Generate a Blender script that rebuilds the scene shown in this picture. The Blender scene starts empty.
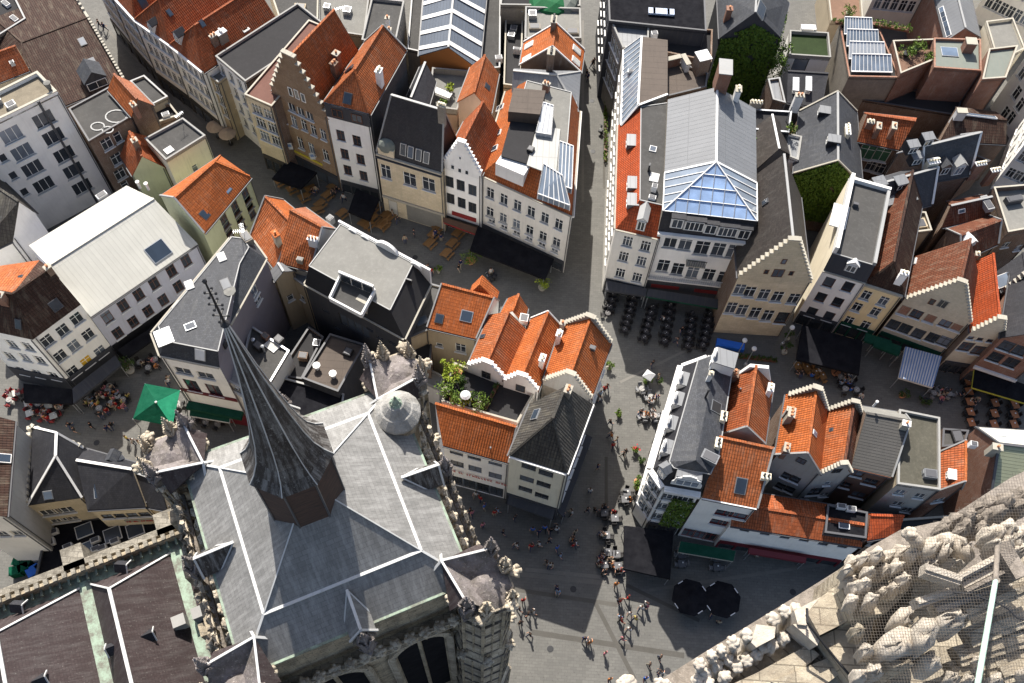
import bpy, bmesh, math, random
from mathutils import Vector, Matrix, noise
random.seed(7)
R = math.radians
scene = bpy.context.scene
col = bpy.data.collections.new('town'); scene.collection.children.link(col)

# ------------------------------------------------------------------ camera model
VN = (478.0, 853.0); CC = (512.0, 341.5); FPX = 950.0; CH = 100.0
_dn = Vector((VN[0]-CC[0], VN[1]-CC[1], FPX)).normalized()
_fw = Vector((0, 0, 1)); _ey = (_fw-_fw.dot(_dn)*_dn).normalized(); _ex = _dn.cross(_ey)
if _ex.x < 0: _ex = -_ex
CM = Matrix((_ex, _ey, -_dn))                   # image vector -> world vector
# the town's houses are laid out in a height unit of KZ metres (see hmode): one factor fits all their eaves to the facades seen
KZ = 1.17; K = 1.0
def hmode(on):
    global K, CAM
    K = KZ if on else 1.0; CAM = Vector((0, 0, CH/K))
def ray(p):
    r = CM @ Vector((p[0]-CC[0], p[1]-CC[1], FPX)); return Vector((r.x, r.y, r.z/K)).normalized()
CAM = Vector((0, 0, CH))
def W(p, z=0.0):
    r = ray(p); t = (z-CAM.z)/r.z
    return CAM + r*t
def PX(w):
    r = CM.transposed() @ (Vector((w[0], w[1], w[2]*K))-Vector((0, 0, CH)))
    return (r.x/r.z*FPX+CC[0], r.y/r.z*FPX+CC[1])
def fr(ox, oy, s): return lambda x, y: (ox+x/s, oy+y/s)
q1=fr(0,0,2.969);q2=fr(240,0,2.969);q3=fr(470,0,2.969);q4=fr(700,0,2.969);q5=fr(0,200,2.969);q6=fr(240,200,2.969)
q7=fr(400,270,2.627);q8=fr(600,180,2.969);q9=fr(780,120,2.206);qa=fr(0,390,2.331);qb=fr(150,270,1.654);qc=fr(440,450,2.93)
qd=fr(600,350,2.437);qe=fr(720,440,2.809);qf=fr(150,190,2.969);qg=fr(780,0,4.197);qh=fr(840,130,4.016);qi=fr(820,380,4.878)
qj=fr(0,380,3.104);qk=fr(480,0,6.4);ql=fr(620,340,3.794);ra=fr(600,240,6.207);rb=fr(0,60,4.879);rc=fr(500,540,4.775);rd=fr(640,60,4.879);re_=fr(780,240,4.197)
full=lambda x,y:(x,y)

cd = bpy.data.cameras.new('camera'); cam = bpy.data.objects.new('camera', cd); col.objects.link(cam)
cd.sensor_width = 36; cd.lens = FPX/1024*36; cd.clip_end = 3000; cd.clip_start = 0.2
m3 = Matrix((CM @ Vector((1,0,0)), CM @ Vector((0,-1,0)), CM @ Vector((0,0,-1)))).transposed()
cam.matrix_world = Matrix.Translation(Vector((0, 0, CH))) @ m3.to_4x4()
scene.camera = cam

# ------------------------------------------------------------------ materials
MATS = {}
class NT:
    def __init__(s, name):
        s.m = bpy.data.materials.new(name); s.m.use_nodes = True; s.t = s.m.node_tree
        s.b = s.t.nodes['Principled BSDF']; MATS[name] = s.m
    def n(s, typ, **kw):
        x = s.t.nodes.new(typ)
        for k, v in kw.items():
            if k in x.inputs: x.inputs[k].default_value = v
            else: setattr(x, k, v)
        return x
    def l(s, a, b): s.t.links.new(a, b)
    def coord(s, kind='UV'):
        return s.n('ShaderNodeTexCoord').outputs[kind]
    def mapping(s, src, scale):
        mp = s.n('ShaderNodeMapping'); s.l(src, mp.inputs[0]); mp.inputs['Scale'].default_value = scale
        return mp.outputs[0]
    def noise(s, src, scale, detail=4, rough=.6):
        x = s.n('ShaderNodeTexNoise'); s.l(src, x.inputs['Vector']); x.inputs['Scale'].default_value = scale
        x.inputs['Detail'].default_value = detail; x.inputs['Roughness'].default_value = rough
        return x.outputs['Fac']
    def ramp(s, src, stops):
        x = s.n('ShaderNodeValToRGB'); s.l(src, x.inputs[0]); e = x.color_ramp.elements
        while len(e) < len(stops): e.new(.5)
        for i, (p, c) in enumerate(stops):
            e[i].position = p; e[i].color = (c[0], c[1], c[2], 1) if not isinstance(c, float) else (c, c, c, 1)
        return x.outputs[0]
    def mix(s, fac, a, b, blend='MIX'):
        x = s.n('ShaderNodeMix', data_type='RGBA', blend_type=blend)
        for i, v in ((0, fac), (6, a), (7, b)):
            if hasattr(v, 'links'): s.l(v, x.inputs[i])
            elif isinstance(v, (int, float)): x.inputs[i].default_value = v if i == 0 else (v, v, v, 1)
            else: x.inputs[i].default_value = (v[0], v[1], v[2], 1)
        return x.outputs[2]
    def bump(s, h, strength=.4, dist=.05):
        x = s.n('ShaderNodeBump'); s.l(h, x.inputs['Height']); x.inputs['Strength'].default_value = strength
        x.inputs['Distance'].default_value = dist; s.l(x.outputs[0], s.b.inputs['Normal'])
    def out(s, c, rough=.8, spec=.3, metal=0.0):
        if hasattr(c, 'links'): s.l(c, s.b.inputs['Base Color'])
        else: s.b.inputs['Base Color'].default_value = (c[0], c[1], c[2], 1)
        if hasattr(rough, 'links'): s.l(rough, s.b.inputs['Roughness'])
        else: s.b.inputs['Roughness'].default_value = rough
        s.b.inputs['Specular IOR Level'].default_value = spec; s.b.inputs['Metallic'].default_value = metal
        return s.m
def sc(c, k): return tuple(min(1, x*k) for x in c)
def world_xyz(t): return t.n('ShaderNodeNewGeometry').outputs['Position']
def rand_shift(t, c, amt=.12):
    r = t.n('ShaderNodeObjectInfo').outputs['Random']
    v = t.ramp(r, [(0, 1-amt), (1, 1+amt*.6)])
    return t.mix(1.0, c, v, 'MULTIPLY')

def paint(name, c, dirt=.35, rough=.8, shift=.08):
    t = NT(name); p = world_xyz(t); uv = t.coord()
    base = t.mix(t.ramp(t.noise(p, .45, 5), [(.38, .0), (.68, 1.)]), c, sc(c, .89))
    st = t.noise(t.mapping(uv, (2.6, .22, 1)), 1.2, 5, .7)              # rain streaks run down the wall
    base = t.mix(t.ramp(st, [(.5, 0.), (.78, dirt)]), base, sc((.24,.21,.17), .8))
    sp = t.noise(p, 6, 4, .7)
    base = t.mix(t.ramp(sp, [(.55, 0.), (.8, dirt*.6)]), base, sc(c, .5))
    t.bump(t.noise(p, 9, 3), .15, .02)
    return t.out(rand_shift(t, base, shift), rough, .25)
def brickm(name, c1, c2, mortar=(.3,.27,.23), w=.24, h=.09, shift=.15):
    t = NT(name); uv = t.coord(); p = world_xyz(t)
    b = t.n('ShaderNodeTexBrick'); t.l(uv, b.inputs['Vector'])
    b.inputs['Color1'].default_value = (*c1, 1); b.inputs['Color2'].default_value = (*c2, 1); b.inputs['Mortar'].default_value = (*mortar, 1)
    b.inputs['Scale'].default_value = 1; b.inputs['Brick Width'].default_value = w; b.inputs['Row Height'].default_value = h
    b.inputs['Mortar Size'].default_value = .012
    base = t.mix(t.ramp(t.noise(p, .6, 6, .7), [(.4, 0.), (.75, .6)]), b.outputs['Color'], sc(c1, .55))
    base = t.mix(t.ramp(t.noise(t.mapping(uv, (2, .25, 1)), 1.4, 5), [(.55, 0.), (.8, .5)]), base, (.34,.31,.27))
    t.bump(b.outputs['Fac'], -.3, .02)
    return t.out(rand_shift(t, base, shift), .9, .15)
def tilem(name, c, dark=.62, w=.26, h=.36, moss=.35, lich=(.3,.27,.2), bump=.9):
    t = NT(name); uv = t.coord(); p = world_xyz(t)
    b = t.n('ShaderNodeTexBrick'); b.offset = 0.0; t.l(uv, b.inputs['Vector'])
    b.inputs['Color1'].default_value = (*sc(c, 1.12), 1); b.inputs['Color2'].default_value = (*sc(c, dark), 1); b.inputs['Mortar'].default_value = (*sc(c, .3), 1)
    b.inputs['Scale'].default_value = 1; b.inputs['Brick Width'].default_value = w; b.inputs['Row Height'].default_value = h
    b.inputs['Mortar Size'].default_value = .028; b.inputs['Bias'].default_value = -.35
    base = t.mix(t.ramp(t.noise(t.mapping(uv, (3.8, 2.8, 1)), 1.0, 2, .5), [(.42, 0.), (.62, .55)]), b.outputs['Color'], sc(c, .55))
    base = t.mix(t.ramp(t.noise(t.mapping(uv, (3.8, 2.8, 1)), .8, 2, .5), [(.6, 0.), (.72, .5)]), base, (min(.6, c[0]*1.35), c[1]*1.6, c[2]*1.9))
    base = t.mix(t.ramp(t.noise(p, .5, 6, .65), [(.34, 0.), (.72, 1.)]), base, t.mix(.6, base, sc(c, .42)))
    base = t.mix(t.ramp(t.noise(t.mapping(uv, (1.6, .35, 1)), 1.1, 6, .7), [(.5, 0.), (.78, moss)]), base, lich)
    base = t.mix(t.ramp(t.noise(p, 3.1, 5, .7), [(.58, 0.), (.75, moss)]), base, sc(c, .38))
    wv = t.n('ShaderNodeTexWave', wave_type='BANDS', bands_direction='X'); t.l(uv, wv.inputs['Vector']); wv.inputs['Scale'].default_value = 1/w/2*.636*1.0
    wv.inputs['Distortion'].default_value = .2
    wy = t.n('ShaderNodeTexWave', wave_type='BANDS', bands_direction='Y', wave_profile='SAW'); t.l(uv, wy.inputs['Vector']); wy.inputs['Scale'].default_value = 1/h/2*.636
    hh = t.mix(.5, wv.outputs['Fac'], wy.outputs['Fac'])
    t.bump(hh, bump, .07)
    return t.out(rand_shift(t, base, .12), .78, .25)
def slatem(name, c, w=.25, h=.2, moss=.25, rough=.55, dark=.7):
    t = NT(name); uv = t.coord(); p = world_xyz(t)
    b = t.n('ShaderNodeTexBrick'); t.l(uv, b.inputs['Vector'])
    b.inputs['Color1'].default_value = (*sc(c, 1.2), 1); b.inputs['Color2'].default_value = (*sc(c, dark), 1); b.inputs['Mortar'].default_value = (*sc(c, .45), 1)
    b.inputs['Scale'].default_value = 1; b.inputs['Brick Width'].default_value = w; b.inputs['Row Height'].default_value = h; b.inputs['Mortar Size'].default_value = .014
    base = t.mix(t.ramp(t.noise(p, .55, 6, .7), [(.36, 0.), (.7, .8)]), b.outputs['Color'], sc(c, .6))
    base = t.mix(t.ramp(t.noise(t.mapping(uv, (1.8, .3, 1)), 1.3, 6, .72), [(.5, 0.), (.78, moss)]), base, (.15,.145,.13))
    t.bump(b.outputs['Fac'], -.35, .03)
    return t.out(rand_shift(t, base, .1), rough+.12, .28)
def sheetm(name, c, seam=.5, rough=.5, metal=0.0, stains=.4, axis='X', contrast=.75):
    t = NT(name); uv = t.coord(); p = world_xyz(t)
    b = t.n('ShaderNodeTexBrick'); b.offset = 0
    t.l(uv, b.inputs['Vector']); b.inputs['Color1'].default_value = (*c, 1); b.inputs['Color2'].default_value = (*sc(c, .93), 1); b.inputs['Mortar'].default_value = (*sc(c, contrast), 1)
    b.inputs['Scale'].default_value = 1; b.inputs['Brick Width'].default_value = seam if axis == 'X' else 9.; b.inputs['Row Height'].default_value = 7. if axis == 'X' else seam; b.inputs['Mortar Size'].default_value = .03
    base = t.mix(t.ramp(t.noise(p, .4, 6, .7), [(.4, 0.), (.75, stains)]), b.outputs['Color'], sc(c, .62))
    base = t.mix(t.ramp(t.noise(t.mapping(uv, (2.5, .25, 1)), 1.5, 5, .7), [(.52, 0.), (.8, stains)]), base, sc(c, .5))
    t.bump(b.outputs['Fac'], .5, .04)
    return t.out(rand_shift(t, base, .05), rough, .4, metal)
def flatm(name, c, rough=.9, scale=1.0, amt=.5, puddle=None):
    t = NT(name); p = world_xyz(t)
    base = t.mix(t.ramp(t.noise(p, .35*scale, 6, .7), [(.36, 0.), (.66, amt)]), c, sc(c, .5))
    base = t.mix(t.ramp(t.noise(p, 2.3*scale, 6, .75), [(.5, 0.), (.75, amt)]), base, sc(c, 1.6))
    base = t.mix(t.ramp(t.noise(p, 14, 3, .7), [(.4, 0.), (.8, .35)]), base, sc(c, .6))
    t.bump(t.noise(p, 20, 3), .3, .02)
    return t.out(rand_shift(t, base, .1), rough, .2)
def plain(name, c, rough=.6, spec=.3, metal=0.0): return NT(name).out(c, rough, spec, metal)

def clothm(name, c):
    t = NT(name); p = world_xyz(t); base = t.mix(t.ramp(t.noise(p, .9, 5, .7), [(.35, 0.), (.7, 1.)]), c, tuple(x*1.35+.006 for x in c))
    t.bump(t.noise(p, 1.6, 3), .6, .08); return t.out(base, .9, .05)
M = {}
M['white'] = paint('white_paint', (.84,.825,.79), .14)
M['offwhite'] = paint('offwhite_paint', (.73,.70,.64), .25)
M['cream'] = paint('cream_paint', (.72,.65,.50), .3)
M['yellow'] = paint('yellow_paint', (.76,.61,.36), .25)
M['green_w'] = paint('pale_green_paint', (.50,.52,.33), .25)
M['lilac'] = paint('lilac_grey_paint', (.42,.43,.50), .3)
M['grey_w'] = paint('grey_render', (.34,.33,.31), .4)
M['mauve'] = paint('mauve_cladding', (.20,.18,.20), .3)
M['tanr'] = paint('tan_render', (.40,.33,.23), .4)
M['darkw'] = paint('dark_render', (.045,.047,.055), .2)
M['pink'] = paint('pink_render', (.55,.38,.28), .3)
M['sand'] = brickm('sandstone', (.66,.56,.40), (.59,.50,.35), (.46,.39,.28), .7, .35)
M['beigeb'] = brickm('beige_brick', (.60,.52,.39), (.5,.43,.32), (.5,.46,.38))
M['redb'] = brickm('red_brick', (.26,.095,.05), (.19,.075,.045))
M['tanb'] = brickm('tan_brown_brick', (.27,.17,.10), (.20,.12,.075), (.34,.28,.2))
M['brownb'] = brickm('brown_brick', (.155,.082,.05), (.115,.065,.042))
M['greyb'] = brickm('grey_brick', (.25,.22,.18), (.19,.17,.14))
M['orange'] = tilem('orange_clay_tiles', (.46,.122,.03), .66, moss=.22)
M['orange2'] = tilem('weathered_orange_tiles', (.40,.112,.034), .58, moss=.33)
M['salmon'] = tilem('pale_salmon_tiles', (.40,.15,.08), .75, moss=.25)
M['redt'] = tilem('red_clay_tiles', (.34,.087,.028), .6, moss=.3)
M['scarlet'] = tilem('scarlet_tiles', (.42,.075,.02), .8, moss=.12)
M['brownt'] = tilem('brown_red_tiles', (.15,.05,.025), .55, moss=.4)
M['dbrown'] = tilem('dark_brown_tiles', (0.049,0.023,0.015), .65, moss=.3)
M['greyt'] = tilem('grey_pantiles', (0.072,0.066,0.058), .6, .3, .38, moss=.3)
M['slate'] = slatem('slate_roof', (0.055,0.058,0.066))
M['dslate'] = slatem('dark_slate_roof', (0.027,0.027,0.032), moss=.12)
M['lslate'] = slatem('pale_slate_roof', (0.112,0.112,0.114))
M['bslate'] = slatem('brown_slate_roof', (0.040,0.033,0.029), .3, .22, .3)
M['zinc'] = sheetm('zinc_sheet', (0.154,0.159,0.167), .6, .45, .0, .35)
M['lzinc'] = sheetm('pale_zinc_sheet', (0.244,0.244,0.233), .7, .5, .0, .35)
M['cream_r'] = sheetm('cream_sheet_roof', (.44,.43,.385), .5, .6, 0, .25, contrast=.86)
M['corr'] = sheetm('corrugated_roof', (0.085,0.080,0.072), .3, .7, 0, .5, axis='Y', contrast=.4)
M['bluesheet'] = sheetm('blue_grey_sheet', (0.090,0.106,0.133), .5, .5, 0, .2, axis='Y', contrast=.6)
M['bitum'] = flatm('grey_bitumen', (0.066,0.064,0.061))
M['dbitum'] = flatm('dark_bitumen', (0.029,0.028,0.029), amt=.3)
M['lbitum'] = flatm('pale_roof_felt', (0.191,0.186,0.170), amt=.35)
M['bbitum'] = sheetm('brown_boarded_roof', (0.080,0.061,0.048), .9, .8, 0, .6, axis='Y')
M['gravel'] = flatm('roof_gravel', (0.180,0.154,0.114), scale=3, amt=.5)
M['terra'] = flatm('terracotta_paving', (0.175,0.106,0.074), amt=.4)
M['redfelt'] = flatm('reddish_roof_felt', (0.144,0.074,0.058), amt=.35)
M['trim'] = paint('white_trim', (.66,.65,.63), .2, shift=.03)
M['lead'] = paint('lead_flashing', (.27,.27,.265), .3, .5, .04)
M['copew'] = paint('painted_coping', (.27,.265,.25), .5, .8)  # white trim copy, dulled because copings lie in full sun
M['inw'] = paint('parapet_render', (.34,.32,.29), .5, .8)  # white wall copy, darkened because inner parapet faces catch the sun
M['cope'] = paint('coping_stone', (.35,.325,.27), .5, .8)
M['gutter'] = plain('dark_gutter', (.07,.07,.075), .5)
M['frame'] = plain('white_window_frame', (.78,.77,.73), .5)
M['dframe'] = plain('dark_window_frame', (.05,.045,.04), .5)
M['bframe'] = plain('brown_window_frame', (.13,.055,.03), .5)
M['rframe'] = plain('red_window_frame', (.25,.03,.03), .5)
M['shut'] = paint('grey_shutter', (.45,.44,.4), .2)
M['pot'] = plain('clay_pot', (.45,.2,.1), .8)
M['lpot'] = plain('pale_chimney_pot', (.65,.58,.42), .8)
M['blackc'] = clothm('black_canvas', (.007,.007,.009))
M['greenc'] = clothm('green_canvas', (.004,.055,.03))
M['dgreenc'] = clothm('dark_green_canvas', (.008,.045,.028))
M['tanc'] = clothm('tan_canvas', (.3,.23,.165))
M['burg'] = plain('burgundy_panel', (.12,.012,.02), .6)
M['metal'] = plain('dull_metal', (.4,.41,.42), .4, .5, .6)
M['black'] = plain('black_metal', (.02,.02,.022), .5)
M['wood'] = paint('warm_wood', (.24,.125,.045), .3, .6)
M['redch'] = plain('red_chair_fabric', (.2,.02,.02), .7)
M['bluech'] = plain('blue_cover', (.02,.12,.5), .6)
def glassm(name, c=(.02,.024,.03), rough=.12):
    t = NT(name); p = world_xyz(t)
    r = t.n('ShaderNodeObjectInfo').outputs['Random']
    base = t.mix(t.ramp(r, [(0., 0.), (.55, .08), (.8, .35), (1., 1.)]), c, tuple(min(.5, x*7+.03) for x in c))
    base = t.mix(t.ramp(t.noise(p, .5, 2), [(.45, 0.), (.7, .35)]), base, sc(c, 2.2))  # pale patches imitate clouds reflected in the glass
    return t.out(base, rough, .6)
M['glass'] = glassm('window_glass')
M['sky_glass'] = glassm('skylight_glass', (.018,.026,.038), .2)
M['conserv'] = glassm('conservatory_glass', (.12,.15,.19), .1)
M['dome'] = glassm('dome_glass', (.20,.29,.45), .06)  # blue puts the reflected sky into the base colour
t = NT('curtain_white'); M['curtain'] = t.out(t.mix(t.ramp(t.noise(t.mapping(t.coord(), (8, .2, 1)), 1, 2), [(.3, 0.), (.7, 1.)]), (.5,.49,.45), (.3,.3,.28)), .9)
# ------------------------------------------------------------------ mesh building
def hang(o, parent):
    o.parent = parent
class MB:
    def __init__(s): s.v = []; s.f = []; s.m = []; s.mats = []
    def mi(s, m):
        if m not in s.mats: s.mats.append(m)
        return s.mats.index(m)
    def poly(s, pts, m):
        i = len(s.v); s.v += [Vector(p) for p in pts]; s.f.append(tuple(range(i, i+len(pts)))); s.m.append(s.mi(m))
    def prism(s, pts, off, m, m2=None):
        """pts: polygon, off: extrusion vector"""
        off = Vector(off); n = len(pts); i = len(s.v); s.v += [Vector(p) for p in pts]+[Vector(p)+off for p in pts]
        nrm = Vector((0,0,0))
        for k in range(n): nrm += Vector(pts[k]).cross(Vector(pts[(k+1) % n]))
        flip = nrm.dot(off) > 0
        k1 = s.mi(m); k2 = s.mi(m2 or m)
        A = tuple(range(i, i+n)); B = tuple(range(i+n, i+2*n))
        s.f += [A[::-1] if flip else A, B if flip else B[::-1]]; s.m += [k1, k1]
        for k in range(n):
            a, b = i+k, i+(k+1) % n; q = (a, b, b+n, a+n)
            s.f.append(q if flip else q[::-1]); s.m.append(k2)
    def box(s, c, size, m, rot=0.0, axes=None):
        c = Vector(c); hx, hy, hz = size[0]/2, size[1]/2, size[2]/2
        if axes: X, Y, Z = axes
        else: X = Vector((math.cos(rot), math.sin(rot), 0)); Y = Vector((-math.sin(rot), math.cos(rot), 0)); Z = Vector((0,0,1))
        b = [c-X*hx-Y*hy-Z*hz, c+X*hx-Y*hy-Z*hz, c+X*hx+Y*hy-Z*hz, c-X*hx+Y*hy-Z*hz]
        s.prism(b, Z*2*hz, m)
    def bar(s, a, b, w, h, m, up=(0,0,1)):
        a = Vector(a); b = Vector(b); d = (b-a)
        if d.length < 1e-5: return
        L = d.length; d.normalize(); up = Vector(up)
        if abs(d.dot(up)) > .98: up = Vector((1,0,0))
        x = d.cross(up).normalized(); y = x.cross(d)
        s.box((a+b)/2, (w, h, L), m, axes=(x, y, d))
    def tube(s, a, b, r0, r1, m, n=8):
        a = Vector(a); b = Vector(b); d = (b-a).normalized(); up = Vector((0,0,1)) if abs(d.z) < .95 else Vector((1,0,0))
        x = d.cross(up).normalized(); y = d.cross(x); i = len(s.v); k = s.mi(m)
        for (p, r) in ((a, r0), (b, r1)):
            for j in range(n):
                t = 2*math.pi*j/n; s.v.append(p+(x*math.cos(t)+y*math.sin(t))*r)
        for j in range(n):
            q = (i+j, i+(j+1) % n, i+n+(j+1) % n, i+n+j); s.f.append(q[::-1]); s.m.append(k)
        s.f.append(tuple(range(i, i+n))); s.m.append(k); s.f.append(tuple(range(i+n, i+2*n))[::-1]); s.m.append(k)
    def lathe(s, c, prof, m, n=10, rot0=0.0):
        c = Vector(c); i = len(s.v); k = s.mi(m)
        for (r, z) in prof:
            for j in range(n):
                t = 2*math.pi*j/n+rot0; s.v.append(c+Vector((r*math.cos(t), r*math.sin(t), z)))
        for q in range(len(prof)-1):
            for j in range(n):
                a = i+q*n+j; b = i+q*n+(j+1) % n; s.f.append((a, b, b+n, a+n)); s.m.append(k)
        s.f.append(tuple(i+j for j in range(n))[::-1]); s.m.append(k)
        e = i+(len(prof)-1)*n; s.f.append(tuple(e+j for j in range(n))); s.m.append(k)
    def blob(s, c, r, m, sub=1, amp=.25, sq=(1,1,1), seed=0):
        bm = bmesh.new(); bmesh.ops.create_icosphere(bm, subdivisions=sub, radius=1.0); i = len(s.v); k = s.mi(m)
        for v in bm.verts:
            n = v.co.normalized(); q = 1+amp*noise.noise(n*1.7+Vector((seed, seed*1.3, 0)))*2
            s.v.append(Vector(c)+Vector((n.x*sq[0], n.y*sq[1], n.z*sq[2]))*r*q)
        for f in bm.faces: s.f.append(tuple(i+v.index for v in f.verts)); s.m.append(k)
        bm.free()
    def mesh(s, name, origin=(0,0,0), smooth=False):
        o = Vector(origin); me = bpy.data.meshes.new(name)
        me.from_pydata([tuple(v-o) for v in s.v], [], s.f)
        for m in s.mats: me.materials.append(M[m] if isinstance(m, str) else m)
        me.polygons.foreach_set('material_index', s.m)
        uv = me.uv_layers.new(name='uv')
        for p in me.polygons:
            n = p.normal; Zv = Vector((0,0,1))
            if abs(n.z) > .995: h = Vector((1,0,0)); v = Vector((0,1,0))
            else: h = Zv.cross(n).normalized(); v = n.cross(h)
            for li in p.loop_indices:
                co = me.vertices[me.loops[li].vertex_index].co+o; uv.data[li].uv = (co.dot(h), co.dot(v))
        if smooth:
            for p in me.polygons: p.use_smooth = True
        me.update(); return me
    def build(s, name, parent=None, smooth=False, origin=None):
        if not s.f: return None
        if parent is not None:
            ori = ORI.get(parent.name, Vector((0,0,0)))
        else: ori = Vector(origin) if origin is not None else Vector((0,0,0))
        if K != 1.0:
            s.v = [Vector((v.x, v.y, v.z*K)) for v in s.v]
        me = s.mesh(name, Vector((ori.x, ori.y, ori.z*K)), smooth); ob = bpy.data.objects.new(name, me); col.objects.link(ob)
        if parent is not None:
            ob.parent = parent; ORI[ob.name] = ori
        else: ob.location = (ori.x, ori.y, ori.z*K); ORI[ob.name] = ori
        return ob
ORI = {}
def tag(o, label=None, cat=None, group=None, kind=None):
    if label: o['label'] = label
    if cat: o['category'] = cat
    if group: o['group'] = group
    if kind: o['kind'] = kind
    return o
def empty(name, loc, label=None, cat=None, group=None, rz=0.0):
    o = bpy.data.objects.new(name, None); col.objects.link(o); o.location = loc; o.rotation_euler = (0,0,rz); o.empty_display_size = .3
    ORI[o.name] = Vector(loc); return tag(o, label, cat, group)
def inst(name, mesh, parent, loc, rz=0.0, axes=None):
    """object sharing mesh data, placed (world coords) under parent (parents are never rotated when this is used)"""
    o = bpy.data.objects.new(name, mesh); col.objects.link(o)
    po = ORI.get(parent.name, Vector((0,0,0))) if parent else Vector((0,0,0))
    if parent: o.parent = parent
    q = Vector(loc)-po; o.location = (q.x, q.y, q.z*K)
    if axes and K != 1.0:
        u_, v_, n_ = axes; n_ = Vector((n_.x, n_.y, n_.z/K)).normalized(); axes = (u_, n_.cross(u_), n_)
    if axes: o.rotation_euler = Matrix((axes[0], axes[1], axes[2])).transposed().to_euler()
    else: o.rotation_euler = (0,0,rz)
    ORI[o.name] = Vector(loc)
    return o
_cache = {}
def window_meshes(w, h, cols, rows, fm, gm, sill, ft=.07):
    key = (round(w,2), round(h,2), cols, rows, fm, gm, sill)
    if key in _cache: return _cache[key]
    m = MB(); d = .06
    def fb(x0, x1, z0, z1, y=0, dd=d): m.box(((x0+x1)/2, y, (z0+z1)/2), (x1-x0, dd, z1-z0), fm)
    fb(-w/2, -w/2+ft, 0, h); fb(w/2-ft, w/2, 0, h); fb(-w/2+ft, w/2-ft, 0, ft); fb(-w/2+ft, w/2-ft, h-ft, h)
    for c in range(1, cols):
        x = -w/2+w*c/cols; fb(x-ft*.4, x+ft*.4, ft, h-ft, dd=.05)
    for r in range(1, rows):
        z = h*r/rows if rows != 2 else h*.68
        fb(-w/2+ft, w/2-ft, z-ft*.35, z+ft*.35, dd=.045)
    if sill: m.box((0, -.14, -.05), (w+.2, .3, .1), sill)
    g = MB(); g.box((0, .02, h/2), (w-.04, .02, h-.04), gm)
    r = (m.mesh('window'), g.mesh('pane')); _cache[key] = r; return r
def put_window(parent, loc, rz, w, h, cols=2, rows=2, fm='frame', gm='glass', sill='trim'):
    h *= K
    fmesh, gmesh = window_meshes(w, h, cols, rows, fm, gm, sill)
    o = inst('window', fmesh, parent, loc, rz)
    p = bpy.data.objects.new('pane', gmesh); col.objects.link(p); p.parent = o
    return o
def line_inset(pts, ins):
    n = len(pts); out = []
    L = []
    for i in range(n):
        a = pts[i]; b = pts[(i+1) % n]; d = (b-a).normalized(); nn = Vector((-d.y, d.x)); L.append((a+nn*ins[i], d))
    for i in range(n):
        p, d = L[i-1]; q, e = L[i]; den = d.x*e.y-d.y*e.x
        if abs(den) < 1e-6: out.append(q.copy()); continue
        t = ((q.x-p.x)*e.y-(q.y-p.y)*e.x)/den; out.append(p+d*t)
    return out
def v3(p, z): return Vector((p.x, p.y, z))
def quad(pxs, z): return [W(p, z).xy for p in pxs]
def rect(a, b, depth, z, skew=0.0):
    A = W(a, z).xy; B = W(b, z).xy; d = (B-A).normalized(); n = Vector((-d.y, d.x)); o = n*depth+d*skew
    return [A, B, B+o, A+o]

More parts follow.
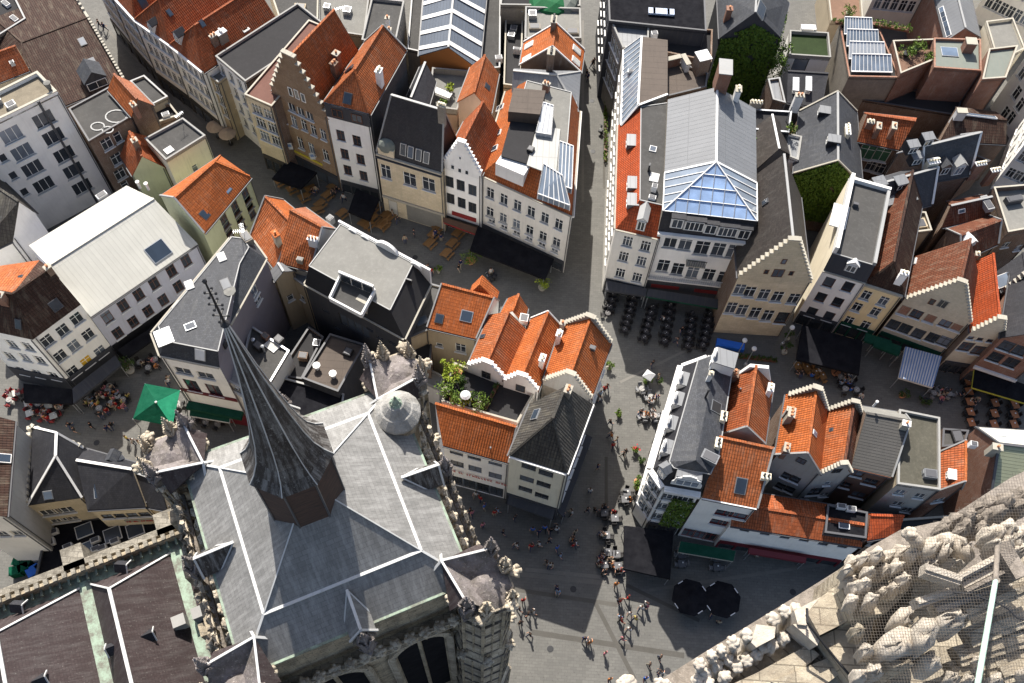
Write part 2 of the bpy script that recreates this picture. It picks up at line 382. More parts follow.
class House:
    def __init__(s, label, pts, he, wall='white', side=None, name='town_house', cat='house', group=None, z0=0.0):
        s.pts = [Vector(p) for p in pts]; s.he = he; s.z0 = z0
        ar = sum(s.pts[i].x*s.pts[(i+1) % len(s.pts)].y-s.pts[(i+1) % len(s.pts)].x*s.pts[i].y for i in range(len(s.pts)))
        if ar < 0: print('WARN clockwise', label)
        c = sum((p for p in s.pts), Vector((0,0)))/len(s.pts)
        s.root = empty(name, (c.x, c.y, z0), label, cat, group); s.c = c
        n = len(s.pts); side = side or wall
        s.wm = [wall]+[side]*(n-1) if not isinstance(wall, (list, tuple)) else list(wall)
        s.open = {i: [] for i in range(n)}; s.planes = []; s.w = MB(); s.extra = []; s.tops = {}
    # ---- geometry helpers
    def ef(s, i):
        A = s.pts[i]; B = s.pts[(i+1) % len(s.pts)]; d = (B-A); L = d.length; d = d/L
        return A, B, d, L, Vector((d.y, -d.x))
    def win(s, e, n, zs, w=1.12, h=1.65, u0=None, u1=None, cols=2, rows=2, fm='frame', gm='glass', sill='trim', skip=(), rec=.16, ctr=None):
        A, B, d, L, nn = s.ef(e)
        if ctr is None:
            u0 = L*.06 if u0 is None else u0; u1 = L-L*.06 if u1 is None else u1
            ctr = [u0+(u1-u0)*(k+.5)/n for k in range(n)]
        for r, z in enumerate(zs):
            for k, u in enumerate(ctr):
                if (r, k) in skip: continue
                zz = z
                s.open[e].append((u-w/2, u+w/2, zz, zz+h, cols, rows, fm, gm, sill, rec))
    def gwin(s, e, u, z, w, h, cols=1, rows=1, fm='frame', gm='glass', sill=None, out=.03):
        """window set on a gable or a parapet, proud of it"""
        A, B, d, L, nn = s.ef(e); p = A+d*u+nn*(out)
        put_window(s.root, v3(p, z), math.atan2(d.y, d.x), w, h, cols, rows, fm, gm, sill)
    def build_walls(s, top=None):
        for i in range(len(s.pts)):
            A, B, d, L, nn = s.ef(i); ops = [o for o in s.open[i] if o[0] > .02 and o[1] < L-.02]
            us = sorted(set([0, L]+[o[0] for o in ops]+[o[1] for o in ops])); zs = sorted(set([s.z0, s.he]+[o[2] for o in ops if o[2] < s.he]+[o[3] for o in ops if o[3] < s.he]))
            P = lambda u, z, off=0: v3(A+d*u-nn*off, z)
            mat = s.wm[i]
            for a in range(len(us)-1):
                uc = (us[a]+us[a+1])/2; start = None
                for b in range(len(zs)-1):
                    zc = (zs[b]+zs[b+1])/2
                    hole = any(o[0] < uc < o[1] and o[2] < zc < o[3] for o in ops)
                    if not hole and start is None: start = zs[b]
                    if hole and start is not None: s.w.poly([P(us[a], start), P(us[a+1], start), P(us[a+1], zs[b]), P(us[a], zs[b])], mat); start = None
                if start is not None: s.w.poly([P(us[a], start), P(us[a+1], start), P(us[a+1], s.he), P(us[a], s.he)], mat)
            for o in ops:
                u0, u1, z0, z1 = o[:4]; r = o[9]
                s.w.poly([P(u0,z0), P(u0,z0,r), P(u0,z1,r), P(u0,z1)][::-1], mat); s.w.poly([P(u1,z0), P(u1,z0,r), P(u1,z1,r), P(u1,z1)], mat)
                s.w.poly([P(u0,z1), P(u1,z1), P(u1,z1,r), P(u0,z1,r)][::-1], mat); s.w.poly([P(u0,z0), P(u1,z0), P(u1,z0,r), P(u0,z0,r)], mat)
                put_window(s.root, P((u0+u1)/2, z0, r-.05), math.atan2(d.y, d.x), u1-u0, z1-z0, o[4], o[5], o[6], o[7], o[8])
    def slab(s, mb, poly, m, th=.14, pick=True):
        P = [Vector(p) for p in poly]
        mb.prism([p-Vector((0,0,th*.3)) for p in P], (0,0,th), m)
        if pick: s.planes.append([p+Vector((0,0,th*.7)) for p in P])
    def gable(s, rise, axis='x', mat='orange', hips=(0,0), off=.5, mat2=None, gut=True, ridge='same', roofname='roof', wallsend=None, z=None, over=.18, hipmat=None):
        n0 = s.he if z is None else z
        P = s.pts if axis == 'x' else [s.pts[1], s.pts[2], s.pts[3], s.pts[0]]
        ei = [0,1,2,3] if axis == 'x' else [1,2,3,0]
        zr = n0+rise
        E0 = P[3].lerp(P[0], 1-off) if axis == 'x' else P[3].lerp(P[0], off)
        E1 = P[1].lerp(P[2], off) if axis == 'x' else P[1].lerp(P[2], 1-off)
        D = (E1-E0).normalized(); R0 = E0+D*hips[0]; R1 = E1-D*hips[1]
        a, b, c, d = [v3(p, n0) for p in P]; r0 = v3(R0, zr); r1 = v3(R1, zr)
        # overhang of the eaves
        nf = Vector((( P[1]-P[0]).y, -(P[1]-P[0]).x)).normalized(); nb = -Vector(((P[2]-P[3]).y, -(P[2]-P[3]).x)).normalized()
        wf = abs((P[0]-E0).dot(nf)) or 1; wb = abs((P[3]-E0).dot(nb)) or 1
        of = v3(nf*over, -rise*over/wf); ob = v3(nb*over, -rise*over/wb)
        ends0 = hips[0] < .05; ends1 = hips[1] < .05
        rm = MB(); m2 = mat2 or mat
        s.slab(rm, [a+of, b+of, r1, r0], mat); s.slab(rm, [c+ob, d+ob, r0, r1], m2)
        hm = hipmat or mat
        if not ends0: s.slab(rm, [d, a, r0], hm)
        if not ends1: s.slab(rm, [b, c, r1], hm)
        s.roof = rm.build(roofname, s.root)
        if ends0: s.w.poly([d, a, r0], s.wm[ei[3]])
        if ends1: s.w.poly([b, c, r1], s.wm[ei[1]])
        s.ridge = (r0, r1); s.r0 = r0; s.r1 = r1
        rg = MB(); rgm = (mat if ridge == 'same' else ridge); rw = .26
        rg.bar(r0+Vector((0,0,.12)), r1+Vector((0,0,.12)), rw, .1, rgm)
        if not ends0:
            for q in (d, a): rg.bar(q+Vector((0,0,.12)), r0+Vector((0,0,.12)), rw*.8, .09, rgm)
        if not ends1:
            for q in (b, c): rg.bar(q+Vector((0,0,.12)), r1+Vector((0,0,.12)), rw*.8, .09, rgm)
        rg.build('ridge_cap', s.root)
        if gut:
            for (p, q, o_, nn_) in ((a, b, of, nf), (c, d, ob, nb)):
                g = MB()
                g.bar(p+o_+v3(nn_*.06, -.06), q+o_+v3(nn_*.06, -.06), .16, .12, gut if isinstance(gut, str) else 'gutter'); g.build('gutter', s.root)
        return s
    def verge(s, m='trim', w=.22, ends=(1,1), h=.14):
        """flashing or coping along the gable ends"""
        g = MB(); axis_pts = s.planes
        for e, r in ((0, s.r0), (1, s.r1)):
            if not ends[e]: continue
            pl = s.planes[0]; pb = s.planes[1]
            p = pl[0] if e == 0 else pl[1]; q = pb[1] if e == 0 else pb[0]
            for x_ in (p, q): g = MB(); g.bar(x_+Vector((0,0,.08)), r+Vector((0,0,.16)), w, h, m); g.build('verge', s.root)
    def stepg(s, e, rise, steps=7, m=None, cm='cope', th=.38, extra=.45, top=.9, style='step', z=None):
        """crow-stepped gable wall standing over edge e"""
        A, B, d, L, nn = s.ef(e); z0 = s.he if z is None else z; m = m or s.wm[e]
        half = L/2; g = MB(); c = g; N = steps
        H = rise+extra; pts = []
        sw = (half-top/2)/N; sh = H/N
        out = [(0, 0)]
        for k in range(N):
            out += [(k*sw, (k+1)*sh), ((k+1)*sw, (k+1)*sh)]
        out2 = [(L-u, z) for (u, z) in out[::-1]]
        P = lambda u, z, off: v3(A+d*u+nn*off, z0+z)
        for k in range(N):                                     # one slab per step, stacked columns
            u0 = k*sw; u1 = L-u0
            g.prism([P(u0, k*sh-(.02 if k else .6), .04), P(u1, k*sh-(.02 if k else .6), .04), P(u1, (k+1)*sh, .04), P(u0, (k+1)*sh, .04)], v3(-nn*th, 0), m)
            for (x0, x1) in ((u0-.05, u0+sw+.06), (u1-sw-.06, u1+.05)):
                c.prism([P(x0, (k+1)*sh, .12), P(x1, (k+1)*sh, .12), P(x1, (k+1)*sh+.13, .12), P(x0, (k+1)*sh+.13, .12)], v3(-nn*(th+.16), 0), cm)
        um = L/2; c.prism([P(um-top/2-.06, N*sh+.003, .13), P(um+top/2+.06, N*sh+.003, .13), P(um+top/2+.06, N*sh+.15, .13), P(um-top/2-.06, N*sh+.15, .13)], v3(-nn*(th+.18), 0), cm)
        g.build('stepped_gable', s.root)
    def flat(s, mat='bitum', par=.5, cope='cope', th=.16, drop=0.0, pmat=None):
        if cope == 'trim': cope = 'copew'
        if pmat in ('white', 'offwhite'): pmat = 'inw'
        par *= .8
        rm = MB(); zz = s.he-.02-drop; rm.prism([v3(p, zz-.15) for p in s.pts], (0,0,.15), mat); s.planes.append([v3(p, zz) for p in s.pts])
        s.roof = rm.build('roof', s.root)
        if par > 0:
            ins = line_inset(s.pts, [th]*len(s.pts)); g = MB(); n = len(s.pts)
            for i in range(n):
                j = (i+1) % n; a, b, c, d = s.pts[i], s.pts[j], ins[j], ins[i]; zt = s.he+par
                g.prism([v3(p, zz+.001) for p in (a, b, c, d)], (0,0,zt-zz), pmat or s.wm[i], None)
            g.build('parapet', s.root)
            c_ = MB(); o = line_inset(s.pts, [-.03]*n); q = line_inset(s.pts, [th+.02]*n)
            for i in range(n):
                j = (i+1) % n; c_.prism([v3(p, s.he+par+.002) for p in (o[i], o[j], q[j], q[i])], (0,0,.07), cope)
            c_.build('coping', s.root)
        return s
    def mansard(s, ins, rise, mat='dslate', top='zinc', toprise=0, axis='x', hips=(0,0), edge='lead', off=.5, heavy=False):
        I = line_inset(s.pts, ins); n = len(s.pts); rm = MB()
        for i in range(n):
            j = (i+1) % n; P = [v3(s.pts[i], s.he), v3(s.pts[j], s.he), v3(I[j], s.he+rise), v3(I[i], s.he+rise)]
            rm.poly(P, mat if ins[i] > .05 else s.wm[i]); s.planes.append(P)
        s.lower = s.planes[:]
        if not toprise:
            rm.poly([v3(p, s.he+rise) for p in I], top); s.planes.append([v3(p, s.he+rise) for p in I])
        else:
            z = s.he+rise; P = I if axis == 'x' else [I[1], I[2], I[3], I[0]]
            E0 = P[3].lerp(P[0], off); E1 = P[1].lerp(P[2], 1-off); D = (E1-E0).normalized(); R0 = v3(E0+D*hips[0], z+toprise); R1 = v3(E1-D*hips[1], z+toprise)
            a, b, c, d = [v3(p, z) for p in P]
            for F in ([a, b, R1, R0], [c, d, R0, R1], [d, a, R0], [b, c, R1]): rm.poly(F, top); s.planes.append(F)
        s.roof = rm.build('roof', s.root)
        g = MB()
        for i in range(n):
            j = (i+1) % n; g.bar(v3(I[i], s.he+rise+.03), v3(I[j], s.he+rise+.03), .11, .08, edge)
            if ins[i] > .05:
                A, B, d_, L, nn = s.ef(i); g.bar(v3(A+nn*.1, s.he), v3(B+nn*.1, s.he), .35 if heavy else .18, .2 if heavy else .12, 'trim' if heavy else 'cope')
        g.build('cornice', s.root); s.I = I
        return s
    def freeroof(s, V_, faces, mat, name='roof', th=.12, ridges=(), rm_='lead'):
        """V_: list of world vectors; faces: index tuples (material may follow as a string)"""
        rm = MB()
        for f in faces:
            mm = mat
            if isinstance(f[-1], str): mm = f[-1]; f = f[:-1]
            s.slab(rm, [V_[k] for k in f], mm, th)
        s.roof = rm.build(name, s.root)
        g = MB()
        for (a, b) in ridges: g.bar(V_[a]+Vector((0,0,.1)), V_[b]+Vector((0,0,.1)), .24, .09, rm_)
        g.build('ridge_cap', s.root)
        return s
    def done(s): 
        if s.he > 7 and s.z0 == 0:
            for e in range(min(2, len(s.pts))):
                A, B, d, L, nn = s.ef(e); g = MB(); u = L-.14 if e == 0 else .3
                g.tube(v3(A+d*u+nn*.09, 0), v3(A+d*u+nn*.09, s.he-.05), .055, .055, 'gutter', 6); g.build('downpipe', s.root)
        s.build_walls(); s.wall = s.w.build('wall', s.root); return s
    def cornice(s, e, z=None, m='trim', h=.25, out=.28):
        A, B, d, L, nn = s.ef(e); z = s.he if z is None else z
        g = MB(); g.bar(v3(A+nn*out/2, z-h/2), v3(B+nn*out/2, z-h/2), h, out, m, up=(nn.x, nn.y, 0)); g.build('cornice', s.root)
    def band(s, e, z0, z1, m, out=.12, u0=0, u1=None, name='shopfront'):
        A, B, d, L, nn = s.ef(e); u1 = L if u1 is None else u1
        g = MB(); g.prism([v3(A+d*u0+nn*out, z0), v3(A+d*u1+nn*out, z0), v3(A+d*u1+nn*out, z1), v3(A+d*u0+nn*out, z1)], v3(-nn*(out-.01), 0), m); return g.build(name, s.root)
    def shop(s, e=0, z1=3.2, m='dframe', n=3, sign=None):
        z1 *= .82
        """ground-floor shop front: frame with glazing bays"""
        A, B, d, L, nn = s.ef(e); g = MB(); gl = MB()
        P = lambda u, z, o=0: v3(A+d*u+nn*o, z)
        g.prism([P(.15, z1-.6, .14), P(L-.15, z1-.6, .14), P(L-.15, z1, .14), P(.15, z1, .14)], v3(-nn*.13, 0), m)
        for k in range(n+1):
            u = .2+(L-.4)*k/n; g.prism([P(u-.1, 0, .12), P(u+.1, 0, .12), P(u+.1, z1-.6, .12), P(u-.1, z1-.6, .12)], v3(-nn*.11, 0), m)
        gl.prism([P(.2, .1, .05), P(L-.2, .1, .05), P(L-.2, z1-.6, .05), P(.2, z1-.6, .05)], v3(-nn*.04, 0), 'glass')
        o = g.build('shopfront', s.root); gl.build('glazing', o)
    # ---- things picked by looking along a ray at the roof planes
    def pick(s, px):
        r = ray(px); best = None
        for P in s.planes:
            n = (P[1]-P[0]).cross(P[-1]-P[0]).normalized()
            if len(P) > 3 and n.length < .5: n = (P[2]-P[1]).cross(P[0]-P[1]).normalized()
            if n.z < 0: n = -n
            if n.z < .22: continue
            den = r.dot(n)
            if abs(den) < 1e-4: continue
            t = (P[0]-CAM).dot(n)/den; h = CAM+r*t
            c = sum(P, Vector())/len(P); sgn = 0; ok = 0.0
            for i in range(len(P)):
                a, b = P[i], P[(i+1) % len(P)]; e = (b-a)
                if e.length < 1e-4: continue
                side = e.cross(h-a).dot(e.cross(c-a)); 
                if side < 0: ok += abs(e.normalized().cross(h-a).length)
            if best is None or (ok, t) < (best[0], best[1]): best = (ok, t, h, n)
        if best[0] > .4: print('pick off %.1f' % best[0], s.root['label'][:40], [round(x) for x in px])
        h, n = best[2], best[3]
        u = Vector((0,0,1)).cross(n)
        if u.length < .05:
            A, B, d, L, nn = s.ef(0); u = v3(d, 0)
        u.normalize(); return h, n, u, n.cross(u)
    def sky(s, px, w=.9, h=1.2, fm='gutter', gm='sky_glass', name='skylight'):
        p, n, u, v = s.pick(px); g = MB(); g.box((0,0,.05), (w, h, .16), fm); g.box((0,0,.14), (w-.16, h-.16, .02), gm)
        return inst(name, _mc(('sky', w, h, fm, gm), g, name), s.root, p, axes=(u, v, n))
    def chim(s, px, h=1.4, w=.9, d=.55, m='redb', pots=2, pm='pot', along='u', cap='cope'):
        p, n, u, v = s.pick(px); ax = u if along == 'u' else Vector((-u.y, u.x, 0))
        ax = Vector((ax.x, ax.y, 0)).normalized(); rz = math.atan2(ax.y, ax.x)
        g = MB(); g.box((0,0,(h-1.2)/2), (w, d, h+1.2), m); g.box((0,0,h+.05), (w+.14, d+.14, .12), cap)
        c = inst('chimney', _mc(('ch', w, d, h, m, cap), g, 'chimney'), s.root, p, rz)
        pt = MB(); pt.lathe((0,0,0), [(.13,0), (.11,.3), (.14,.34), (.08,.36)], pm, 8); me = _mc(('pot', pm), pt, 'chimney_pot')
        for k in range(pots):
            q = bpy.data.objects.new('chimney_pot', me); col.objects.link(q); q.parent = c; q.location = ((k-(pots-1)/2)*min(.4, (w-.25)/max(1, pots-1)) if pots > 1 else 0, 0, h+.1)
        return c
    def dormer(s, px, w=1.3, h=1.3, roof='gable', wm='white', rm='dslate', fm='frame', cols=2, rows=1, gm='glass', deep=None):
        p, n, u, v = s.pick(px)
        out = Vector((n.x, n.y, 0))
        if out.length < .05: out = Vector((0,-1,0))
        out.normalize(); ux = Vector((-out.y, out.x, 0)); tan = math.sqrt(max(1e-4, 1-n.z*n.z))/max(.05, n.z)
        D = deep or min(2.5, (h+.3)/tan+.1); g = MB(); P = lambda x, y, z: p+ux*x-out*y+Vector((0,0,z))
        g.prism([P(-w/2,0,-.2), P(w/2,0,-.2), P(w/2,D,-.2), P(-w/2,D,-.2)], (0,0,h+.2), wm)
        d = g.build('dormer', s.root)
        r = MB()
        if roof == 'gable':
            rr = w*.42; o_ = .12
            for sg in (-1, 1):
                q = [P(sg*(w/2+o_), -o_, h-.05), P(0, -o_, h+rr), P(0, D, h+rr), P(sg*(w/2+o_), D, h-.05)]
                r.prism(q, (0,0,.1), rm)
            r.poly([P(-w/2,-.01,h), P(w/2,-.01,h), P(0,-.01,h+rr)], wm)
        elif roof == 'scroll':                                 # white shaped gablet
            prof = [(-w/2-.25,-.2), (w/2+.25,-.2), (w/2+.25,h*.3), (w/2+.05,h*.55), (w/2,h), (w*.3,h+.15), (w*.28,h+.5), (0,h+.75), (-w*.28,h+.5), (-w*.3,h+.15), (-w/2,h), (-w/2-.05,h*.55), (-w/2-.25,h*.3)]
            r.prism([P(x,-.12,z) for x, z in prof], out*-.14, wm); r.prism([P(-w/2,0,h), P(w/2,0,h), P(w/2,D,h+.02), P(-w/2,D,h+.02)], (0,0,.12), rm)
        else: r.prism([P(-w/2-.1,-.12,h), P(w/2+.1,-.12,h), P(w/2+.1,D,h+.05), P(-w/2-.1,D,h+.05)], (0,0,.1), rm)
        ro = r.build('dormer_roof', d)
        fo = -.13 if roof == 'scroll' else -.03
        gw = w-.26; wh_ = (h-.28)*K; key = ('dw', round(gw,2), round(wh_,2), cols, rows, fm, gm)
        if key not in _cache:
            wm_ = MB(); wm_.box((0,0,wh_/2), (gw, .03, wh_), gm)
            for q in range(cols+1): wm_.box((-gw/2+gw*q/cols, -.03, wh_/2), (.07, .05, wh_), fm)
            for z_ in (0, wh_): wm_.box((0, -.03, z_), (gw+.07, .05, .07), fm)
            _cache[key] = wm_.mesh('window')
        o = inst('window', _cache[key], d, P(0, fo-.02, .15), math.atan2(ux.y, ux.x))
        return d
    def unit(s, px, w=.8, d=.6, h=.6, m='metal', name='roof_vent'):
        p, n, u, v = s.pick(px); g = MB(); g.box((0,0,h/2-.1), (w, d, h+.2), m); g.box((0,0,h+.02), (w*.8, d*.8, .06), 'gutter')
        return inst(name, _mc(('un', w, d, h, m), g, name), s.root, p, math.atan2(u.y, u.x))
    def pipe(s, px, h=1.0, r=.12, m='metal', name='flue'):
        p, n, u, v = s.pick(px); g = MB(); g.tube((0,0,-.2), (0,0,h), r, r, m, 8); g.lathe((0,0,h), [(r*1.6,0), (r*1.6,.08), (.02,.16)], m, 8)
        return inst(name, _mc(('pi', h, r, m), g, name), s.root, p)
    def aerial(s, px, h=2.2):
        p, n, u, v = s.pick(px); g = MB(); g.tube((0,0,-.1), (0,0,h), .025, .02, 'metal', 5)
        g.bar((-.6,0,h*.92), (.6,0,h*.92), .03, .03, 'metal')
        for k in range(6): g.bar((-.5+k*.2,-.25,h*.92), (-.5+k*.2,.25,h*.92), .02, .02, 'metal')
        return inst('aerial', _mc(('ae', h), g, 'aerial'), s.root, p, random.random()*3)
def _mc(key, mb, name):
    key = (name,)+key
    if key not in _cache: _cache[key] = mb.mesh(name)
    return _cache[key]
hmode(True)
# ------------------------------------------------------------------ solving a roof from one ridge point seen in the picture
def autoe(a, b, r, he):
    """eaves-front house: ridge end above the middle of the right side wall -> corners, rise"""
    A = W(a, he).xy; B = W(b, he).xy; d = (B-A).normalized(); n = Vector((-d.y, d.x))
    w0 = (W(r, 0).xy-B).dot(d); w1 = (W(r, 30).xy-B).dot(d)
    z = 30*w0/(w0-w1) if abs(w0-w1) > 1e-6 else he+3
    z = min(max(z, he+1.0), he+6.5); dep = (W(r, z).xy-B).dot(n)*2
    dep = min(max(dep, 3), 22)
    return [A, B, B+n*dep, A+n*dep], z-he
def autog(a, b, r, he, back=None, depth=10):
    """gable-front house: ridge end r above the middle of the front"""
    A = W(a, he).xy; B = W(b, he).xy; d = (B-A).normalized(); n = Vector((-d.y, d.x)); Mm = (A+B)/2
    best = min((math.hypot(PX(v3(Mm, z))[0]-r[0], PX(v3(Mm, z))[1]-r[1]), z) for z in [he+.8+.1*k for k in range(60)])
    z = best[1]
    if back is not None: depth = min(max((W(back, z).xy-Mm).dot(n), 4), 25)
    return [A, B, B+n*depth, A+n*depth], z-he
def wallhit(s, e, px):
    A, B, d, L, nn = s.ef(e); r = ray(px); t = (v3(A, 0)-CAM).dot(v3(nn, 0))/r.dot(v3(nn, 0)); h = CAM+r*t
    return (h.xy-A).dot(d), h.z
def quadz(pz): return [W(p, z).xy for p, z in pz]
def winp(s, e, pxs, w=1.0, h=1.5, **k):
    w *= 1.1; h *= 1.17 if h < 2 else 1.0
    A, B, d, L, nn = s.ef(e); rec = k.pop('rec', .16); lim = k.pop('lim', True)
    for px in pxs:
        u, z = wallhit(s, e, px)
        if lim: u = min(max(u, w/2+.15), L-w/2-.15)
        z = min(max(z, h/2+.1), s.he-h/2-.12)
        s.open[e].append((u-w/2, u+w/2, z-h/2, z+h/2, k.get('cols', 2), k.get('rows', 2), k.get('fm', 'frame'), k.get('gm', 'glass'), k.get('sill', 'trim'), rec))
def wing(s, e, p00, p01, nx, p10, ny, w=1.0, h=1.5, skip=(), **k):
    w *= 1.1; h *= 1.17
    A, B, d, L, nn = s.ef(e); rec = k.pop('rec', .16)
    u0, z0 = wallhit(s, e, p00); u1, _ = wallhit(s, e, p01); _, z1 = wallhit(s, e, p10)
    if L < nx*w+.3: w = (L-.3)/nx*.8
    u0 = max(u0, w/2+.15); u1 = min(u1, L-w/2-.15)
    if nx > 1 and (u1-u0) < (nx-1)*(w+.12): u0 = w/2+.2; u1 = L-w/2-.2
    z0 = min(z0, s.he-h/2-.15)
    for j in range(ny):
        for i in range(nx):
            if (j, i) in skip: continue
            u = u0+(u1-u0)*i/max(1, nx-1); z = z0+(z1-z0)*j/max(1, ny-1); z = max(z, h/2+.05)
            s.open[e].append((u-w/2, u+w/2, z-h/2, z+h/2, k.get('cols', 2), k.get('rows', 2), k.get('fm', 'frame'), k.get('gm', 'glass'), k.get('sill', 'trim'), rec))
def gwp(s, e, pxs, w, h, **k):
    for px in pxs:
        u, z = wallhit(s, e, px); s.gwin(e, u, z-h/2, w, h, **k)
HS = {}
# ================================================================== upper left
s = House('white five storey apartment block with a gravel roof at the left edge', quad([rb(-200,403), rb(285,165), rb(190,68), rb(-200,262)], 15.6), 15.6, 'white', name='apartment_block', cat='apartment block')
winp(s, 0, [rb(215,290), rb(262,375), rb(315,462), rb(360,540), rb(402,620)], 2.1, 1.5, cols=3, rows=1)
winp(s, 0, [rb(55,365), rb(110,450), rb(160,530), rb(215,610)], 2.1, 1.5, cols=3, rows=1)
winp(s, 0, [rb(15,480), rb(65,565), rb(120,645)], .8, .9, cols=1, rows=1)
s.flat('gravel', .45, th=.25); s.pipe(rb(250,150), 1.2, .25, 'lbitum'); s.unit(rb(60,230), 1, .8, .6); s.unit(rb(-20,215), 1.4, .9, .7)
A, B, d, L, nn = s.ef(0); g = MB(); g.tube(v3(B-d*2.3+nn*.12, 0), v3(B-d*2.3+nn*.12, 16), .14, .14, 'gutter'); g.build('downpipe', s.root)
s.done()
s = House('low house with grey pantile roof and white side wall at the left edge', quad([(-34,262), (12,240), (35,213), (-8,172)], 9), 9, 'white'); s.gable(2.6, 'x', 'greyt', off=.8); s.done()
p, ri = autoe(q1(110,345), q1(370,240), q1(245,45), 9.5)
s = House('large dark brown tiled roof with two rooflights and a white toothed gable edge', p, 9.5, 'brownb'); s.gable(ri, 'x', 'dbrown', hips=(2.5, 0)); s.verge('cope', .3, (0,1))
for px in (q1(245,125), q1(275,185)): s.sky(px, .8, 1.3)
g = MB(); a_, b_ = s.planes[0][1], s.r1
g.bar(a_+Vector((0,0,.16)), b_+Vector((0,0,.16)), .2, .14, 'cope'); g.bar(s.planes[1][0]+Vector((0,0,.16)), b_+Vector((0,0,.16)), .2, .14, 'cope')
for k in range(22): g.box(a_.lerp(b_, (k+.5)/22)+Vector((0,0,.32)), (.32, .32, .3), 'cope', rot=.5)
for k in range(10): g.box(s.planes[1][0].lerp(b_, (k+.5)/11)+Vector((0,0,.32)), (.32, .32, .3), 'cope', rot=.5)
g.build('coping', s.root)
s.dormer(q1(295,262), 2.6, 1.2, 'gable', 'slate', 'slate'); s.done()
s = House('small red tiled house behind the white apartment block', quad([q1(-60,262), q1(85,205), q1(50,140), q1(-60,175)], 11), 11, 'tanr'); s.gable(1.6, 'x', 'redt'); s.unit(q1(38,190), .5, .5, .4); s.done()
s = House('dark flat roofed building cut by the top left corner of the photo', quad([q1(-60,150), q1(80,62), q1(20,-60), q1(-80,-20)], 10), 10, 'greyb', cat='building', name='flat_roofed_building'); s.flat('dbitum', .4, 'lead')
for px in (q1(45,60), q1(20,15)): s.unit(px, .6, 1.2, .4, 'trim')
s.done()
s = House('brick and glass roofed hall beside the dark flat roof at top left', quad([q1(85,100), q1(160,60), q1(120,5), q1(55,25)], 8), 8, 'redb', cat='building', name='flat_roofed_building'); s.flat('lzinc', .3); s.unit(q1(110,40), 1.4, 1, .7); s.unit(q1(90,55), .8, .8, .6); s.done()
s = House('brown brick house with a dark flat roof marked by curved seams', quad([q1(265,422), q1(392,347), q1(330,258), q1(205,325)], 11), 11, 'brownb')
winp(s, 0, [q1(318,427), q1(347,472), q1(357,517)], 1.2, 1.3); winp(s, 0, [q1(350,408), q1(372,552)], .8, 1.2, cols=1); s.flat('bitum', .12, 'gutter')
g = MB()
for (cx, cy, rr) in ((345,345,24), (290,375,15), (320,385,12)):
    c0 = W(q1(cx, cy), 11.03)
    for k in range(14):
        t0, t1 = k*math.pi*2/14, (k+1)*math.pi*2/14; q = rr/2.969/8.5
        g.bar(c0+Vector((math.cos(t0)*q*1.3, math.sin(t0)*q, 0)), c0+Vector((math.cos(t1)*q*1.3, math.sin(t1)*q, 0)), .16, .03, 'lead')
g.build('roof_seam', s.root); s.done()
s = House('narrow brick house with a bright orange gabled roof between flat roofs', quad([q1(392,342), q1(452,312), q1(385,243), q1(322,262)], 11.6), 11.6, 'brownb'); s.gable(1.5, 'y', 'salmon', mat2='orange'); s.chim(q1(402,325), .8, .7, .5, pots=2); s.done()
s = House('low flat grey roof right of the orange gabled brick house', quad([q1(455,314), q1(500,291), q1(430,228), q1(388,245)], 9.5), 9.5, 'tanr', name='flat_roofed_house'); s.flat('bitum', .25, 'lead'); s.done()
s = House('dark brick house with a low parapet behind the cream flat roofed house', quad([q1(385,400), q1(535,350), q1(505,312), q1(395,345)], 8.5), 8.5, 'brownb', name='flat_roofed_house'); s.flat('dbitum', .5, 'cope'); s.unit(q1(497,352), .9, .6, .9, 'trim'); s.unit(q1(430,372), .8, .8, .6); s.done()
s = House('cream house with a flat grey roof and one square skylight near the orange roofs', quad([q1(495,480), q1(612,407), q1(545,355), q1(432,416)], 10), 10, 'cream', name='flat_roofed_house'); s.flat('bitum', .3, 'trim', pmat='white'); s.sky(q1(502,447), 1, .9, 'trim', 'curtain'); winp(s, 0, [q1(580,500)], .7, .9, cols=1); s.aerial(q1(545,375)); s.done()
s = House('small house with a salmon red roof and pale green gable beside the white sheet roof', quad([q1(395,517), q1(488,497), q1(452,410), q1(358,458)], 8.2), 8.2, 'green_w'); s.gable(2.2, 'y', 'redt'); s.chim(q1(410,440), 1.4, .6, .6, 'brownb', 2); s.done()
s = House('pale green corner house with an orange hipped roof and two rooflights', quad([q1(603,690), q1(742,524), q1(655,463), q1(478,583)], 10), 10, 'green_w')
wing(s, 0, q1(668,658), q1(732,583), 3, q1(688,700), 3, 1.0, 1.7, fm='bframe', sill='cope'); s.gable(2.5, 'x', 'orange', hips=(0,2.2)); s.verge('lead', .2, (1,0)); s.sky(q1(672,560), .9, 1.1); s.sky(q1(607,637), .9, 1.1); s.done()
s = House('lilac grey house with a long cream sheet metal roof and one big rooflight', quad([(89,315), (196,242), (128,187), (30,247)], 9), 9, 'lilac')
winp(s, 0, [q5(319,348), q5(366,313), q5(412,281), q5(458,248), q5(509,211), q5(553,180)], 1.0, 1.5, fm='bframe'); winp(s, 0, [q5(350,395), q5(396,362), q5(440,330), q5(485,297), q5(530,257)], 1.0, 1.5, fm='bframe')
s.gable(2.4, 'x', 'cream_r', ridge='cream_r', over=.3); s.sky(q5(470,152), 2.3, 2.0, 'metal'); s.unit(q1(305,585), 1.2, .7, .5, 'trim'); s.pipe(q1(415,555), .9, .15, 'trim'); s.pipe(q1(440,560), .9, .15, 'trim'); s.band(0, 0, 3.0, 'blackc'); s.done()
